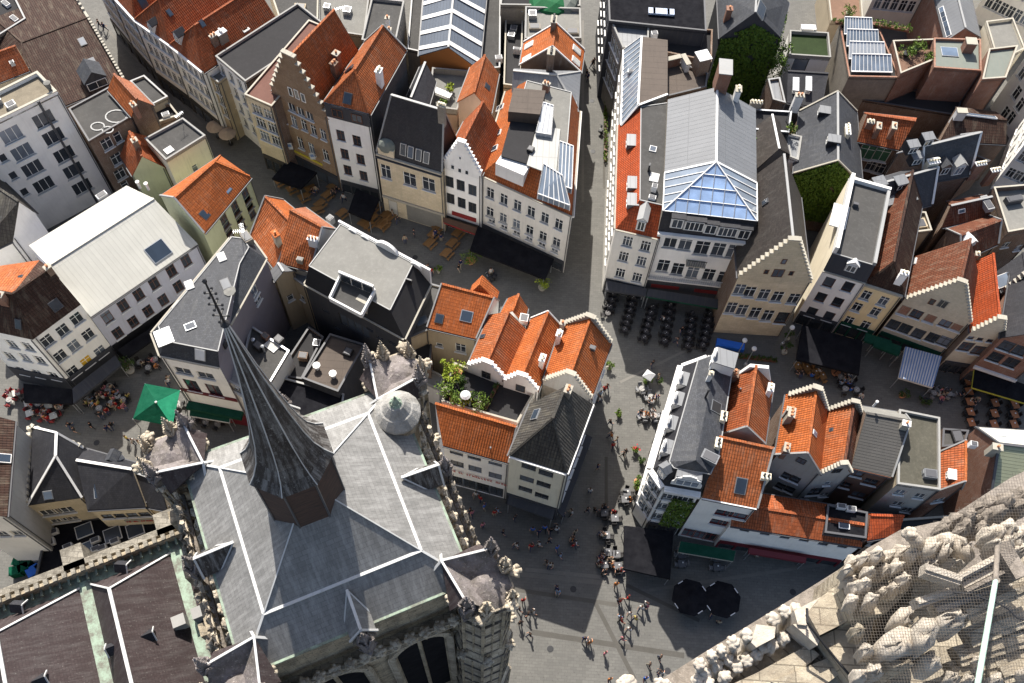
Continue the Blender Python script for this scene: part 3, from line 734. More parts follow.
# corner house, brown roof
V5 = [W(q5(-90,375), 10.8), W(q5(97,415), 10.8), W(q5(240,310), 10.8), W(q5(118,180), 10.8), W(q5(-90,210), 10.8), W(q5(-90,258), 14), W(q5(38,280), 14), W(q5(150,203), 14)]
s = House('white corner house with a brown tiled roof above the left cafe terrace', [v.xy for v in V5[:5]], 10.8, 'white', name='corner_house')
winp(s, 1, [q5(141,418), q5(187,387), q5(228,353), q5(180,463), q5(220,433), q5(262,400), q5(217,510), q5(298,450)], 1.15, 1.35, cols=2); winp(s, 1, [q5(258,480)], 1.15, 1.35, gm=plain('yellow_blind', (.6,.36,.02)))
winp(s, 0, [q5(35,428), q5(82,435), q5(28,463), q5(73,467), q5(118,475), q5(18,495), q5(65,507), q5(112,515), q5(160,522)], 1.0, 1.3, lim=False)
s.freeroof(V5, [(0,1,6,5), (1,2,7,6), (3,4,5,6,'orange2'), (2,3,7), (3,6,7)], 'dbrown', ridges=((1,6), (5,6), (6,7)), rm_='dbrown')  # rear slope's orange paints sunlight onto the brown tiles
s.band(1, 0, 3.0, 'darkw'); s.band(0, 0, 3.0, 'darkw'); s.sky(q5(165,312), 1.1, 1.2); s.sky(q5(55,368), .7, 1.1); s.sky(q5(55,230), .9, .6); s.chim(q5(12,300), 1.3, .9, .6, 'redb', 2); s.chim(q5(152,215), 1, .6, .5, 'brownb', 1); s.done()
# ================================================================== curved street, far side
def terr(lab, a, b, dep, mat, n, he=10.4, wall='white', **k):
    s = House(lab, rect(a, b, dep, he), he, wall); s.win(0, n, [3.6, 6.0, 8.3], .95, 1.5, **k); s.cornice(0, he); s.gable(3.0, 'y', mat, hips=(2.4, 0)); s.shop(0, 3.1, n=3); return s
s = terr('white terrace house with red roof farthest up the curved street', q1(255,-110), q1(330,-20), 11, 'redt', 5); s.done()
s = terr('white terrace house with red roof at the top edge of the curved street', q1(330,-20), q1(400,57), 10, 'redt', 5); s.sky(q1(425,8), 1, 1.4); s.done()
s = terr('white terrace house under the left of the two brown red hipped roofs', q1(400,58), q1(505,133), 11, 'redt', 5); s.sky(q1(503,38), .6, .9); s.dormer(q1(452,95), 1, 1); s.done()
s = terr('white terrace house under the right of the two brown red hipped roofs', q1(505,133), q1(602,212), 12, 'redt', 5); s.dormer(q1(530,128), 1.1, 1.1, wm='trim'); s.sky(q1(600,70), .6, .9); s.chim(q1(640,130), 1.3, .8, .5, 'brownb', 2); s.done()
s = House('narrow ochre house squeezed between two white street houses', rect(q1(601,215), q1(650,250), 8, 9), 9, 'tanr'); wing(s, 0, q1(622,245), q1(650,272), 2, q1(640,310), 3, .9, 1.3); s.flat('lbitum', .3, 'trim'); s.done()
s = House('white house with a dark flat roof and two skylights on the curved street', rect(q1(641,172), q1(730,247), 13, 11.2), 11.2, 'white', 'brownb', name='flat_roofed_house')
wing(s, 0, q1(660,207), q1(712,250), 3, q1(690,330), 4, .8, 1.3); s.flat('dbitum', .3, 'trim', pmat='white'); s.sky(q1(725,85), 1.3, .9, 'trim', 'curtain'); s.sky(q2(12,85), 1, .8, 'trim', 'curtain'); s.chim(q1(665,125), 1.6, .7, 1.2, 'greyb', 3, 'trim', cap='trim'); s.done()
s = House('sandstone fronted house with a plain reddish felt roof left of the stepped gable', rect(q2(14,283), q2(95,318), 14, 11.6), 11.6, 'sand', 'brownb', name='flat_roofed_house'); wing(s, 0, q2(50,325), q2(92,350), 2, q2(75,405), 3, 1.3, 1.3, cols=3); s.flat('redfelt', .15, 'cope'); s.shop(); s.done()
p, ri = autog(q2(95,268), q2(258,348), q2(152,172), 12.0, q2(275,28))
s = House('brown brick house with a tall stepped gable and a big rust orange roof', p, 12.0, 'tanb', 'brownb')
winp(s, 0, [q2(150,305), q2(177,320), q2(204,334)], .95, 1.5); winp(s, 0, [q2(130,347), q2(160,360), q2(190,372), q2(218,387), q2(247,400)], .8, 1.4); winp(s, 0, [q2(140,400), q2(180,425), q2(213,442), q2(255,462)], .8, 1.6)
s.gable(ri, 'y', 'orange2', over=.1); s.stepg(0, ri, 8, 'tanb', 'cope'); s.gwin(0, s.ef(0)[3]/2-.9, 12.7, .6, 1.2, out=.06); s.gwin(0, s.ef(0)[3]/2, 12.7, .6, 1.3, out=.06); s.gwin(0, s.ef(0)[3]/2+.9, 12.7, .6, 1.2, out=.06); s.shop(0, 3.0, 'darkw', 4)
s.chim(q2(285,225), 2.0, .7, .7, 'brownb', 2, cap='brownb'); s.chim(q2(290,185), 1.4, .7, .7, 'redb', 1); s.band(0, 3.05, 3.4, plain('gold_fascia', (.5,.4,.05)), .1, 1.0, 5.5, 'fascia'); s.done()
s = House('white house with a black attic storey under an orange hipped roof', quad([q2(250,303), q2(382,337), q2(490,145), q2(373,125)], 14.2), 14.2, 'white')
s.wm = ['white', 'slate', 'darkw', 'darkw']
winp(s, 0, [q2(299,402), q2(347,418), q2(311,457), q2(358,473), q2(320,505), q2(367,522)], .95, 1.35, fm='bframe'); s.gable(2.6, 'y', 'orange2', hips=(3, 0)); s.verge('lead', .2, (0,1))
s.band(0, 12.3, 14.15, 'darkw', .15, name='attic'); 
for u in (.28, .72): s.gwin(0, s.ef(0)[3]*u, 12.65, 1.3, 1.1, 2, 1, 'bframe', out=.2)
s.sky(q2(320,292), 1.0, 1.3); s.chim(q2(417,250), 2.2, .8, .6, 'white', 3, 'lpot', cap='trim'); s.shop(0, 2.6, 'darkw', 4); s.sky(q2(325,205), .6, 1.6, 'gutter'); s.done()
p, ri = autoe(q2(405,452), q2(600,512), q2(612,332), 10.2)
s = House('sandstone house with dark slate roof four rooflights in a row and a small domed dormer', p, 10.2, 'sand')
winp(s, 0, [q2(504,533), q2(560,548)], 1.5, 2.1, cols=2, rows=2); winp(s, 0, [q2(433,510)], 1.2, 2.2); s.gable(ri, 'x', 'dslate', hips=(1.5, .5), ridge='lead')
for px in (q2(485,443), q2(507,451), q2(531,459), q2(554,467)): s.sky(px, .75, 1.6, 'metal')
L = s.ef(0)[3]; A, B, d, _, nn = s.ef(0); g = MB(); c0 = A+d*1.3
g.prism([v3(A+d*.3+nn*.15, 9.2), v3(A+d*2.3+nn*.15, 9.2), v3(A+d*2.3+nn*.15, 11.2), v3(A+d*.3+nn*.15, 11.2)], v3(-nn*1.6, 0), 'sand'); o = g.build('dormer', s.root)
g = MB(); M['copper'] = paint('copper_patina', (.15,.165,.145), .4); g.blob(v3(c0-nn*.6, 11.2), 1.05, 'copper', 2, .02, (1.15, .9, .9)); g.build('dome', o)
s.band(0, .1, 2.9, 'lbitum', .03, L*.38, L*.95, 'garage_door'); s.band(0, 3.0, 3.3, 'cope', .2, name='cornice'); s.cornice(0, 10.2, 'cope'); s.gwin(0, 1.3, .3, 1.2, 2.4, 1, 1, 'cope', 'shut'); s.chim(q2(600,350), 2, .8, .5, 'greyb', 3, 'lpot'); s.done()
s = House('dark slate rear wing behind the house with four rooflights', quad([q2(487,310), q2(552,326), q2(578,240), q2(538,195)], 10), 10, 'darkw', name='rear_wing', cat='building'); s.gable(1.2, 'y', 'dslate', off=.35, ridge='lead'); s.done()
s = House('roof terrace with plants and a long table behind the slate wing', quad([q2(560,330), q2(645,340), q2(690,225), q2(572,215)], 6.5), 6.5, 'pink', name='terrace_building', cat='building'); s.flat('lbitum', .9, 'trim', pmat='offwhite'); s.done()
p, ri = autog(q2(601,486), q2(716,522), q2(655,432), 10.6, q2(700,295))
s = House('narrow white stepped gable house with a dark red roof', p, 10.6, 'white')
winp(s, 0, [q2(622,540), q2(655,551), q2(690,565), q2(625,590), q2(658,603), q2(690,617)], .95, 1.5, sill=None, fm='dframe'); s.gable(ri, 'y', 'redt', over=.05); s.stepg(0, ri, 9, 'white', 'trim', top=.5); gwp(s, 0, [q2(632,495), q2(653,505), q2(674,511)], .5, .7, out=.06); gwp(s, 0, [q2(654,468)], .35, .5, out=.06)
s.band(0, 2.6, 3.2, 'redch', .14, 1.0, 4.2, 'shop_sign'); s.shop(0, 2.5, 'dframe', 3); s.done()
s = House('bright red gabled roof with a round window behind the white stepped gable', quad([q2(648,302), q2(742,332), q2(765,215), q2(688,197)], 10), 10, 'pink'); s.gable(2.0, 'y', 'orange2'); s.sky(q2(733,258), .8, .9); s.done()
# big cream block
s = House('large cream corner block with an orange mansard roof and glass roof rooms', quad([q3(31,519), q3(303,642), q3(326,330), q3(106,272)], 10.2), 10.2, 'offwhite', name='corner_block')
wing(s, 0, q3(60,574), q3(264,659), 6, q3(62,632), 2, .95, 1.45); A_, B_, d_, L_, n_ = s.ef(0)
s.win(0, 6, [2.9], .95, 1.2); s.win(1, 7, [2.9, 5.6, 8.2], .95, 1.5)
s.mansard([2.3, 1.3, .05, 2.6], 2.4, 'orange', 'lbitum'); 
s.cornice(1, 10.2)
P0 = s.I
def patch(s, pxs, z, m, name, h=.12):
    g = MB(); g.prism([W(p, z) for p in pxs], (0,0,h), m); return g.build(name, s.root)
patch(s, [q3(92,465), q3(168,488), q3(196,372), q3(120,362)], 12.62, 'dbitum', 'roof_deck')
patch(s, [q3(168,492), q3(255,525), q3(268,385), q3(200,376)], 12.64, 'lzinc', 'roof_deck')
g = MB(); g.box(W(q3(130,500), 11.6), (3.6, 2.2, 1.8), 'trim', rot=-.42); d_o = g.build('dormer', s.root)
def conservatory(s, pxs, z, h, nbar=6):
    P = [W(p, z) for p in pxs]; g = MB(); top = Vector((0,0,h)); Q = [P[0]+top*.4, P[1]+top*.4, P[2]+top, P[3]+top]
    g.poly(Q, 'conserv'); 
    for i in range(4): j = (i+1) % 4; g.poly([P[i], P[j], Q[j], Q[i]], 'conserv')
    o = g.build('conservatory', s.root); f = MB()
    for k in range(nbar+1):
        t = k/nbar; f.bar(Q[0].lerp(Q[1], t)+Vector((0,0,.04)), Q[3].lerp(Q[2], t)+Vector((0,0,.04)), .09, .08, 'trim'); f.bar(P[0].lerp(P[1], t), Q[0].lerp(Q[1], t), .08, .08, 'trim')
    for i in range(4): f.bar(Q[i]+Vector((0,0,.04)), Q[(i+1) % 4]+Vector((0,0,.04)), .1, .08, 'trim'); f.bar(P[i], Q[i], .1, .1, 'trim')
    f.build('glazing_bar', o); return o
conservatory(s, [q3(200,590), q3(295,625), q3(270,560), q3(215,525)], 11.7, 2.0); conservatory(s, [q3(258,560), q3(300,575), q3(302,470), q3(262,455)], 12.2, 1.8, 4); conservatory(s, [q3(195,405), q3(240,412), q3(245,345), q3(215,335)], 12.6, 1.5, 3)
for px in (q3(133,378), q3(165,390)): s.sky(px, .9, .8, 'trim', 'curtain')
for px in (q3(90,320), q3(82,397), q3(72,442)): s.sky(px, .8, 1.2, 'trim')
s.unit(q3(180,450), .7, .7, .6, 'black'); s.chim(q3(225,270), 1.2, .8, .5, 'redb', 2); s.sky(q3(293,438), .6, .6, 'trim'); s.shop(0, 2.6, 'darkw', 7)
g = MB(); a = W(q3(120,362), 12.7); b = W(q3(215,380), 12.7)
g.prism([W(q3(112,362), 12.6), W(q3(205,370), 12.6), W(q3(222,300), 12.6), W(q3(128,292), 12.6)], (0,0,1.5), 'bbitum'); g.build('roof_room', s.root); s.done()
s = House('grey roofed house between the cream corner block and the orange gable', quad([q3(122,300), q3(322,334), q3(329,214), q3(130,206)], 10.5), 10.5, 'greyb'); s.gable(2.0, 'x', 'zinc', hips=(0, 3), ridge='lead'); s.sky(q3(290,330), .6, .6, 'trim'); s.sky(q3(283,382), .6, .6, 'trim'); s.done()
# hall
a = q2(534,165); b = q2(707,207)
p = quad([a, b, q2(738,-120), q2(562,-130)], 7.5)
s = House('market hall with a blue grey sheet roof striped by white rooflight bands', p, 7.5, plain('orange_brick_wall', (.36,.15,.045), .9), 'greyb', name='market_hall', cat='hall'); s.gable(2.2, 'y', 'bluesheet', ridge='lead')
for k in range(7):
    for pl in s.planes[:2]:
        P = pl; u0 = .05+k*.145; u1 = u0+.035; up = Vector((0,0,.08))
        q = [P[0].lerp(P[1], u0)+up, P[0].lerp(P[1], u1)+up, P[3].lerp(P[2], u1-.03 if pl is s.planes[0] else u1+.03)+up, P[3].lerp(P[2], u0-.03 if pl is s.planes[0] else u0+.03)+up]
        g = MB(); g.prism(q, (0,0,.05), 'trim'); g.build('rooflight_band', s.root)
s.done()
s = House('long flat grey roof running along the right side of the market hall', quad([q2(708,212), q2(772,205), q2(775,-130), q2(740,-130)], 6.5), 6.5, 'greyb', name='flat_roofed_building', cat='building'); s.flat('bitum', .3, 'lead'); s.unit(q3(85,180), .9, .7, .7, 'trim'); s.unit(q3(110,20), 1.4, .7, .6, 'trim'); s.done()
s = House('long flat grey roof along the left side of the market hall', quad([q2(497,150), q2(533,158), q2(556,-130), q2(520,-130)], 6), 6, 'greyb', name='flat_roofed_building', cat='building'); s.flat('bitum', .3, 'lead'); s.done()
s = House('tan rendered building with a pale flat roof left of the market hall', quad([q2(235,92), q2(370,112), q2(385,-10), q2(235,-20)], 8), 8, 'tanr', name='flat_roofed_building', cat='building'); s.flat('lbitum', .35, 'trim'); s.win(0, 4, [5], 1, 1.3); s.unit(q2(320,40), 1, 1, .8); s.unit(q2(260,30), .8, .8, .8); s.aerial(q2(300,60)); s.done()
s = House('grey brick building with white parapets and chimneys near the market hall', quad([q2(362,125), q2(462,135), q2(488,10), q2(392,0)], 9), 9, 'greyb', name='flat_roofed_building', cat='building'); s.flat('bitum', .4, 'trim', pmat='white'); s.chim(q2(440,80), 1.5, .5, .5, 'white', 1); s.chim(q2(445,110), 1.3, .5, .5, 'white', 1); s.done()
s = House('patchwork of flat grey roofs behind the white house with two skylights', quad([q2(128,88), q2(232,95), q2(235,-60), q2(70,-80)], 8.5), 8.5, 'tanr', name='flat_roofed_building', cat='building'); s.flat('bitum', .35, 'cope'); s.unit(q2(180,30), 1.5, 1, .7, 'tanr'); s.unit(q2(195,60), .8, .8, .5); s.done()
# orange gable north of the street
p, ri = autog(qk(262,415), qk(640,462), qk(462,300), 9.5, qk(470,160))
s = House('orange gabled roof with four white rooflights and a brick chimney at its front gable', p, 9.5, 'brownb'); s.gable(ri, 'y', 'orange'); s.verge('trim', .15)
for px in (qk(315,290), qk(300,375), qk(617,320), qk(612,392)): s.sky(px, .9, 1.4, 'trim', 'curtain')
s.chim(qk(450,400), 1.8, 1.1, .8, 'brownb', 4, 'black'); s.chim(qk(468,180), 1.4, 1.2, .6, 'brownb', 5, 'black'); s.done()
s = House('pale flat roofs and white parapets behind the orange gable with four rooflights', quad([qk(288,262), qk(645,262), qk(640,70), qk(290,60)], 8.5), 8.5, 'offwhite', name='flat_roofed_building', cat='building'); s.flat('lbitum', .5, 'trim', pmat='white'); s.unit(qk(335,110), 1, 1, .8, 'metal'); s.unit(qk(350,180), 1.5, 1, .4, 'greyb'); s.unit(qk(590,210), 1.6, 1, .4, 'greyb'); s.done()
s = House('dark yard building with pipes between the market hall and the orange gable', quad([qk(150,560), qk(262,575), qk(275,80), qk(165,40)], 5.5), 5.5, 'tanr', name='flat_roofed_building', cat='building'); s.flat('dbitum', .6, 'cope'); s.unit(qk(235,340), 1, .5, .9, 'trim'); s.unit(qk(215,200), .9, .9, .7); s.unit(qk(200,240), .9, .9, .7); s.pipe(qk(265,150), 2.2, .15, 'metal'); s.done()
s = House('building with green domed rooflights at the top edge', quad([qk(130,45), qk(640,52), qk(640,-150), qk(150,-150)], 8), 8, 'greyb', name='flat_roofed_building', cat='building'); s.flat('dbitum', .4, 'trim')
M['gdome'] = paint('green_roof_sheet', (.01,.10,.035), .2)
for (x, y, w) in ((460,20,10), (560,10,5)):
    c0 = W(qk(x, y), 8); g = MB(); g.blob(c0, 1, 'gdome' if w > 6 else 'copper', 2, .02, (w*.32, 3.2, 1.5)); g.build('domed_rooflight', s.root)
s.done()
# ================================================================== right of the street
s = House('cream corner house with a scarlet mansard roof at the foot of the straight street', quad([q8(46,146), q8(176,176), q3(575,352), q3(440,372)], 11.2), 11.2, 'offwhite', name='corner_house')
winp(s, 0, [q8(82,183), q8(135,197), q8(70,228), q8(123,242), q8(60,277), q8(110,290)], 1.05, 1.4, cols=3, rows=2); s.win(3, 9, [3.4, 6.2, 8.8], .9, 1.6, fm='shut')
s.mansard([2.6, .02, .02, 2.3], 2.3, 'scarlet', 'bitum')
for px in (q3(465,432), q3(467,557), q3(466,607)): s.dormer(px, 1.5, .8, 'flat', 'zinc', 'zinc')
s.dormer(q8(118,150), 1.0, 1.6, 'gable', 'trim', 'lead'); s.sky(q3(543,443), .8, .8, 'trim'); s.sky(q3(547,528), 1, 1.2, 'trim', 'curtain'); s.unit(q3(545,565), .6, .6, .9, 'trim'); s.unit(q3(530,505), .2, .5, 1., 'black'); s.unit(q3(540,590), .8, .5, .4, 'trim'); s.shop(0, 3.1, 'darkw', 3); s.done()
Vt = [W(q3(448,374), 11.5), W(q3(575,326), 11.5), W(q3(576,166), 11.5), W(q3(455,150), 11.5), W(q3(497,326), 13.6), W(q3(575,318), 13.6), W(q3(574,166), 13.6), W(q3(497,165), 13.6)]
p4 = [v.xy for v in Vt[:4]]
s = House('street house with a steep glazed slope and a brown boarded roof', p4, 11.5, 'offwhite'); i1 = 1.9
A, B, C, D = s.pts; dx = (B-A).normalized(); dx2 = (C-D).normalized()
VV = [v3(A,11.5), v3(B,11.5), v3(C,11.5), v3(D,11.5), v3(A+dx*i1,13.7), v3(B,13.7), v3(C,13.7), v3(D+dx2*i1,13.7)]
s.freeroof(VV, [(3,0,4,7,'conserv'), (4,5,6,7,'bbitum'), (0,1,5,4,'lead'), (2,3,7,6,'offwhite'), (1,2,6,5,'offwhite')], 'bbitum', th=.08, ridges=((0,4), (4,5), (4,7), (0,3)), rm_='trim')
g = MB()
for k in range(15): t = k/14; g.bar(VV[0].lerp(VV[3], t)+Vector((-.03,0,.1)), VV[4].lerp(VV[7], t)+Vector((-.03,0,.1)), .07, .07, 'trim')
g.build('glazing_bar', s.root); s.win(3, 6, [3.4, 6.2, 8.8], .9, 1.6); s.unit(q3(480,215), .5, 1, .3); s.done()
s = House('grey flat roofed street house above the boarded roof', quad([q3(452,148), q3(528,140), q3(530,75), q3(418,70)], 11), 11, 'greyb', name='flat_roofed_house'); s.flat('zinc', .4, 'trim', pmat='offwhite'); s.win(3, 4, [3.4, 6.2, 8.8], .9, 1.6)
for px in (q3(470,155), q3(495,155), q3(545,110)): s.unit(px, .8, .6, .8, 'trim')
s.done()
s = House('black flat roofed building at the top right of the straight street', quad([q3(412,68), q3(700,98), q3(690,-120), q3(405,-120)], 11.5), 11.5, 'darkw', name='flat_roofed_building', cat='building'); s.flat('blackc', .35, 'gutter'); s.win(3, 6, [3.4, 6.2, 8.8], .9, 1.6); 
g = MB()
for k in range(5): g.box(W(q3(540+k*14, 33+k), 11.7), (.9, 1.0, .25), 'dome')
g.build('rooflight', s.root); s.done()
s = House('mossy dark flat roof with a tall brick parapet behind the street houses', quad([q3(548,155), q3(715,190), q3(718,95), q3(552,85)], 9.5), 9.5, 'brownb', name='flat_roofed_building', cat='building'); s.flat('dbitum', .4, 'brownb'); s.chim(q3(570,150), 1.0, .5, .5, 'greyb', 2, 'metal'); s.done()
s = House('brown boarded flat roof with brick upstands beside the grey seamed roof', quad([q3(577,292), q3(700,262), q3(705,222), q3(577,172)], 11.5), 11.5, 'brownb', name='flat_roofed_building', cat='building'); s.flat('bbitum', .25, 'gutter'); s.chim(q3(600,195), 1.3, 1.7, .5, 'redb', 0); s.chim(q3(635,200), 1.3, .5, 1.7, 'white', 0); s.chim(q3(680,212), 2.6, 1.5, 1.5, 'brownb', 0, cap='trim'); s.done()
# glass pyramid house
HE = 11.8
A = W(q8(172,152), HE).xy; B = W(q8(450,183), HE).xy; dB = W(rd(470,150), 14).xy; D = W(rd(120,190), 14).xy
nrm = Vector((-(B-A).normalized().y, (B-A).normalized().x)); dep = (D-A).dot(nrm)
s = House('white five bay house with a glass pyramid and a broad grey seamed roof', [A, B, B+nrm*dep, A+nrm*dep], HE, 'white', 'greyb', name='grand_house')
winp(s, 0, [q8(210,182), q8(254,189), q8(352,207), q8(397,213)], 1.35, 1.9, cols=2, rows=2); winp(s, 0, [q8(303,202)], 1.5, 2.3, cols=2); winp(s, 0, [q8(188,255), q8(231,265), q8(275,275), q8(323,282), q8(367,290)], 1.3, 2.1, cols=2)
ins = [.85, .05, .05, .05]; I = line_inset(s.pts, ins); zt = 14.0; rr = 2.4
mid = (I[0]+I[1])/2; back = (I[2]+I[3])/2; gl = 5.2
S0 = I[0]+nrm*gl; S1 = I[1]+nrm*gl; AP = mid+nrm*gl
VV = [v3(q, HE) for q in s.pts]+[v3(q, zt) for q in I]+[v3(S0, zt), v3(S1, zt), v3(AP, zt+rr), v3(back, zt+rr)]
s.freeroof(VV, [(0,1,5,4,'dslate'), (1,2,6,5,'greyb'), (2,3,7,6,'greyb'), (3,0,4,7,'greyb'), (4,5,10,'dome'), (5,9,10,'conserv'), (8,4,10,'conserv'), (9,6,11,10,'zinc'), (7,8,10,11,'zinc'), (6,7,11,'greyb')], 'zinc', th=.06, ridges=((10,11), (8,10), (9,10)), rm_='trim')
g = MB(); up = Vector((0,0,.1)); a, b, c = VV[4]+up, VV[5]+up, VV[10]+up
for k in range(1, 8):
    t = k/8; lo = a.lerp(b, t); hi = a.lerp(c, 2*t) if t < .5 else b.lerp(c, 2*(1-t)); g.bar(lo, hi, .07, .07, 'metal')
for t in (.0, .25, .5, .75): g.bar(a.lerp(c, t), b.lerp(c, t), .07, .07, 'metal')
for (e, f) in ((VV[4], VV[8]), (VV[5], VV[9])):
    e = e+up; f = f+up
    g.bar(e, c, .12, .1, 'trim'); g.bar(e, f, .12, .1, 'trim')
    for t in (.2, .4, .6, .8): g.bar(f.lerp(e, t), c.lerp(e, t), .08, .08, 'trim')
g.build('glazing_bar', s.root); s.planes = s.planes[:1]+s.planes[4:]
s.cornice(0, HE, 'trim', .35, .4); s.band(0, 3.9, 4.1, 'trim', .5, name='cornice')
for px, ww in ((q8(225,143), 1.4), (q8(275,151), 2.2), (q8(323,160), 1.4), (q8(373,168), 2.2), (q8(421,175), 1.4)): s.dormer(px, ww, 1.55, 'flat', 'trim', 'dslate', cols=2 if ww < 1.5 else 4, deep=.75)
g = MB(); A_, B_, d_, L_, nn_ = s.ef(0); cx = A_+d_*L_*.5; g.box(v3(cx+nn_*.45, 7.6), (2.2, .9, .15), 'cope', rot=math.atan2(d_.y, d_.x))
for k in range(9): g.bar(v3(cx+d_*(-1.05+k*.26)+nn_*.88, 7.6), v3(cx+d_*(-1.05+k*.26)+nn_*.88, 8.6), .04, .04, 'black')
g.bar(v3(cx-d_*1.1+nn_*.88, 8.6), v3(cx+d_*1.1+nn_*.88, 8.6), .06, .06, 'black'); g.build('balcony', s.root)
g = MB()
for k in range(40): u = .15+k*(L_-.3)/39; g.bar(v3(A_+d_*u+nn_*.5, 4.1), v3(A_+d_*u+nn_*.5, 4.9), .03, .03, 'metal')
g.bar(v3(A_+nn_*.5, 4.9), v3(B_+nn_*.5, 4.9), .05, .05, 'trim'); g.build('balcony', s.root)
s.band(0, 0, 3.8, 'darkw', .1); s.band(0, 2.2, 2.7, 'redch', .2, 1, L_*.42, 'fascia'); s.band(0, 2.2, 2.7, 'redch', .2, L_*.6, L_-.8, 'fascia'); s.chim(rd(465,190), 1.6, .9, .6, 'white', 2, 'lpot'); s.chim(rd(395,110), 2.4, 2.2, 1.4, 'redb', 0, cap='lead'); s.done()
# sandstone stepped gable
p, ri = autog(q8(410,290), q8(625,303), q8(562,180), 10.6, q4(262,460))
s = House('pale sandstone house with a wide stepped gable facing the cafe square', p, 10.6, 'sand', 'brownb')
winp(s, 0, [q8(407,325), q8(445,333), q8(487,340), q8(527,347), q8(575,353)], 1.15, 1.6, cols=2, rows=2); winp(s, 0, [q8(387,380), q8(422,387), q8(460,395), q8(498,403)], 1.15, 1.8); winp(s, 0, [q8(548,410)], 1.3, 1.9, fm='bframe', cols=1, rows=1)
s.gable(ri, 'y', 'bslate', ridge='lead', over=.05); s.stepg(0, ri, 12, 'sand', 'cope', top=.7); Lg = s.ef(0)[3]
s.gwin(0, Lg/2, 11.2, 1.2, 1.3, 2, 1, 'bframe', out=.06); s.gwin(0, Lg/2-1.3, 11.6, .5, .7, out=.06, fm='bframe'); s.gwin(0, Lg/2+1.4, 11.6, .5, .7, out=.06, fm='bframe'); s.gwin(0, Lg/2, 13.4, .55, .8, out=.06, fm='bframe'); s.sky(q4(195,600), .6, .9); s.done()
# white and black flat roofed
a = q9(95,332); b = q9(189,360); A = W(a, 10).xy; B = W(b, 10).xy; C = W((865,184), 12.2).xy; n = Vector((-(B-A).normalized().y, (B-A).normalized().x)); dep = (C-B).dot(n)
s = House('white house with a black attic front and a dark flat roof with one white rooflight', [A, B, B+n*dep, A+n*dep], 10, 'white', 'cream', name='flat_roofed_house')
winp(s, 0, [q9(108,358), q9(150,368), q9(90,391), q9(127,402), q9(70,423), q9(108,433)], 1.05, 1.35, fm='bframe', cols=1, rows=1)
s.mansard([.6, .03, .03, .03], 2.3, 'darkw', 'bitum'); s.dormer(q9(152,335), 1.2, 1.2, 'gable', 'trim', 'trim'); s.sky(q9(131,213), 1.8, 3.2, 'trim', 'curtain')
g = MB(); I = s.I; g.prism([v3(I[3], 12.2), v3(I[0], 12.2), v3(I[0]+(I[1]-I[0]).normalized()*.4, 12.2), v3(I[3]+(I[1]-I[0]).normalized()*.4, 12.2)], (0,0,1.1), 'trim'); g.build('parapet', s.root)
g = MB(); g.prism([v3(I[2], 12.2), v3(I[3], 12.2), v3(I[3]-n*.35, 12.2), v3(I[2]-n*.35, 12.2)], (0,0,.6), 'trim'); g.prism([v3(I[1], 12.2), v3(I[2], 12.2), v3(I[2]-(B-A).normalized()*.35, 12.2), v3(I[1]-(B-A).normalized()*.35, 12.2)], (0,0,.5), 'lead'); g.build('parapet', s.root)
s.unit(q9(165,190), .6, .4, .5, 'gutter'); s.shop(0, 3, 'darkw', 3); s.done()
s = House('yellow house with six windows between the white and the beige gabled houses', rect(q9(189,360), q9(272,386), 15, 9.6), 9.6, 'yellow', 'brownb'); winp(s, 0, [q9(190,387), q9(228,400), q9(170,413), q9(210,424), q9(152,443), q9(188,453)], .95, 1.3); s.gable(2.6, 'y', 'dbrown', mat2='brownt', hips=(1.5,0), off=.4); s.cornice(0, 9.6, 'cope'); s.chim(q9(262,355), 1.6, .8, .5, 'white', 2, 'lpot', cap='trim'); s.shop(0, 3, 'dgreenc', 3); s.sky(q9(207,265), .5, 1.6, 'trim'); s.done()
p, ri = autog(q9(272,398), q9(418,450), q9(396,362), 8.2, q9(354,240))
s = House('beige brick house with a broad stepped gable and some bricked up windows', p, 8.2, 'beigeb', 'brownb')
gb = M['redb']; winp(s, 0, [re_(522,295), re_(633,327), re_(745,362)], 1.05, 1.3, gm='redb', cols=1, rows=1, fm='cope', rec=.06); winp(s, 0, [re_(573,310), re_(697,347)], 1.15, 1.3, fm='bframe'); winp(s, 0, [re_(468,352), re_(525,372), re_(580,393), re_(640,410), re_(700,428)], 1.2, 1.4, fm='dframe')
s.gable(ri, 'y', 'brownt', over=.05); s.stepg(0, ri, 13, 'beigeb', 'cope', top=.5); gwp(s, 0, [re_(683,267)], 1.0, 1.2, out=.06, fm='cope', cols=2); gwp(s, 0, [re_(638,258)], .6, .9, out=.06, fm='bframe'); s.sky(q9(295,313), .9, .8, 'trim', 'curtain'); s.shop(0, 2.8, 'dgreenc', 5); s.done()
p, ri = autog(re_(800,388), re_(932,408), re_(910,332), 8.0, q9(437,290))
s = House('narrow beige stepped gable house with a scarlet roof', p, 8.0, 'beigeb', 'brownb'); winp(s, 0, [re_(820,390), re_(857,399), re_(893,411)], .6, .9, fm='bframe', cols=1); winp(s, 0, [re_(768,445), re_(833,463)], 1.3, 1.4, fm='bframe')
s.gable(ri, 'y', 'scarlet', over=.05); s.stepg(0, ri, 7, 'beigeb', 'cope', top=.5); s.chim(q9(415,345), .8, 1.6, .4, 'white', 0, cap='trim'); s.chim(q9(428,305), .9, .5, .4, 'redb', 1, 'lpot'); s.shop(0, 2.8, 'darkw', 3); s.done()
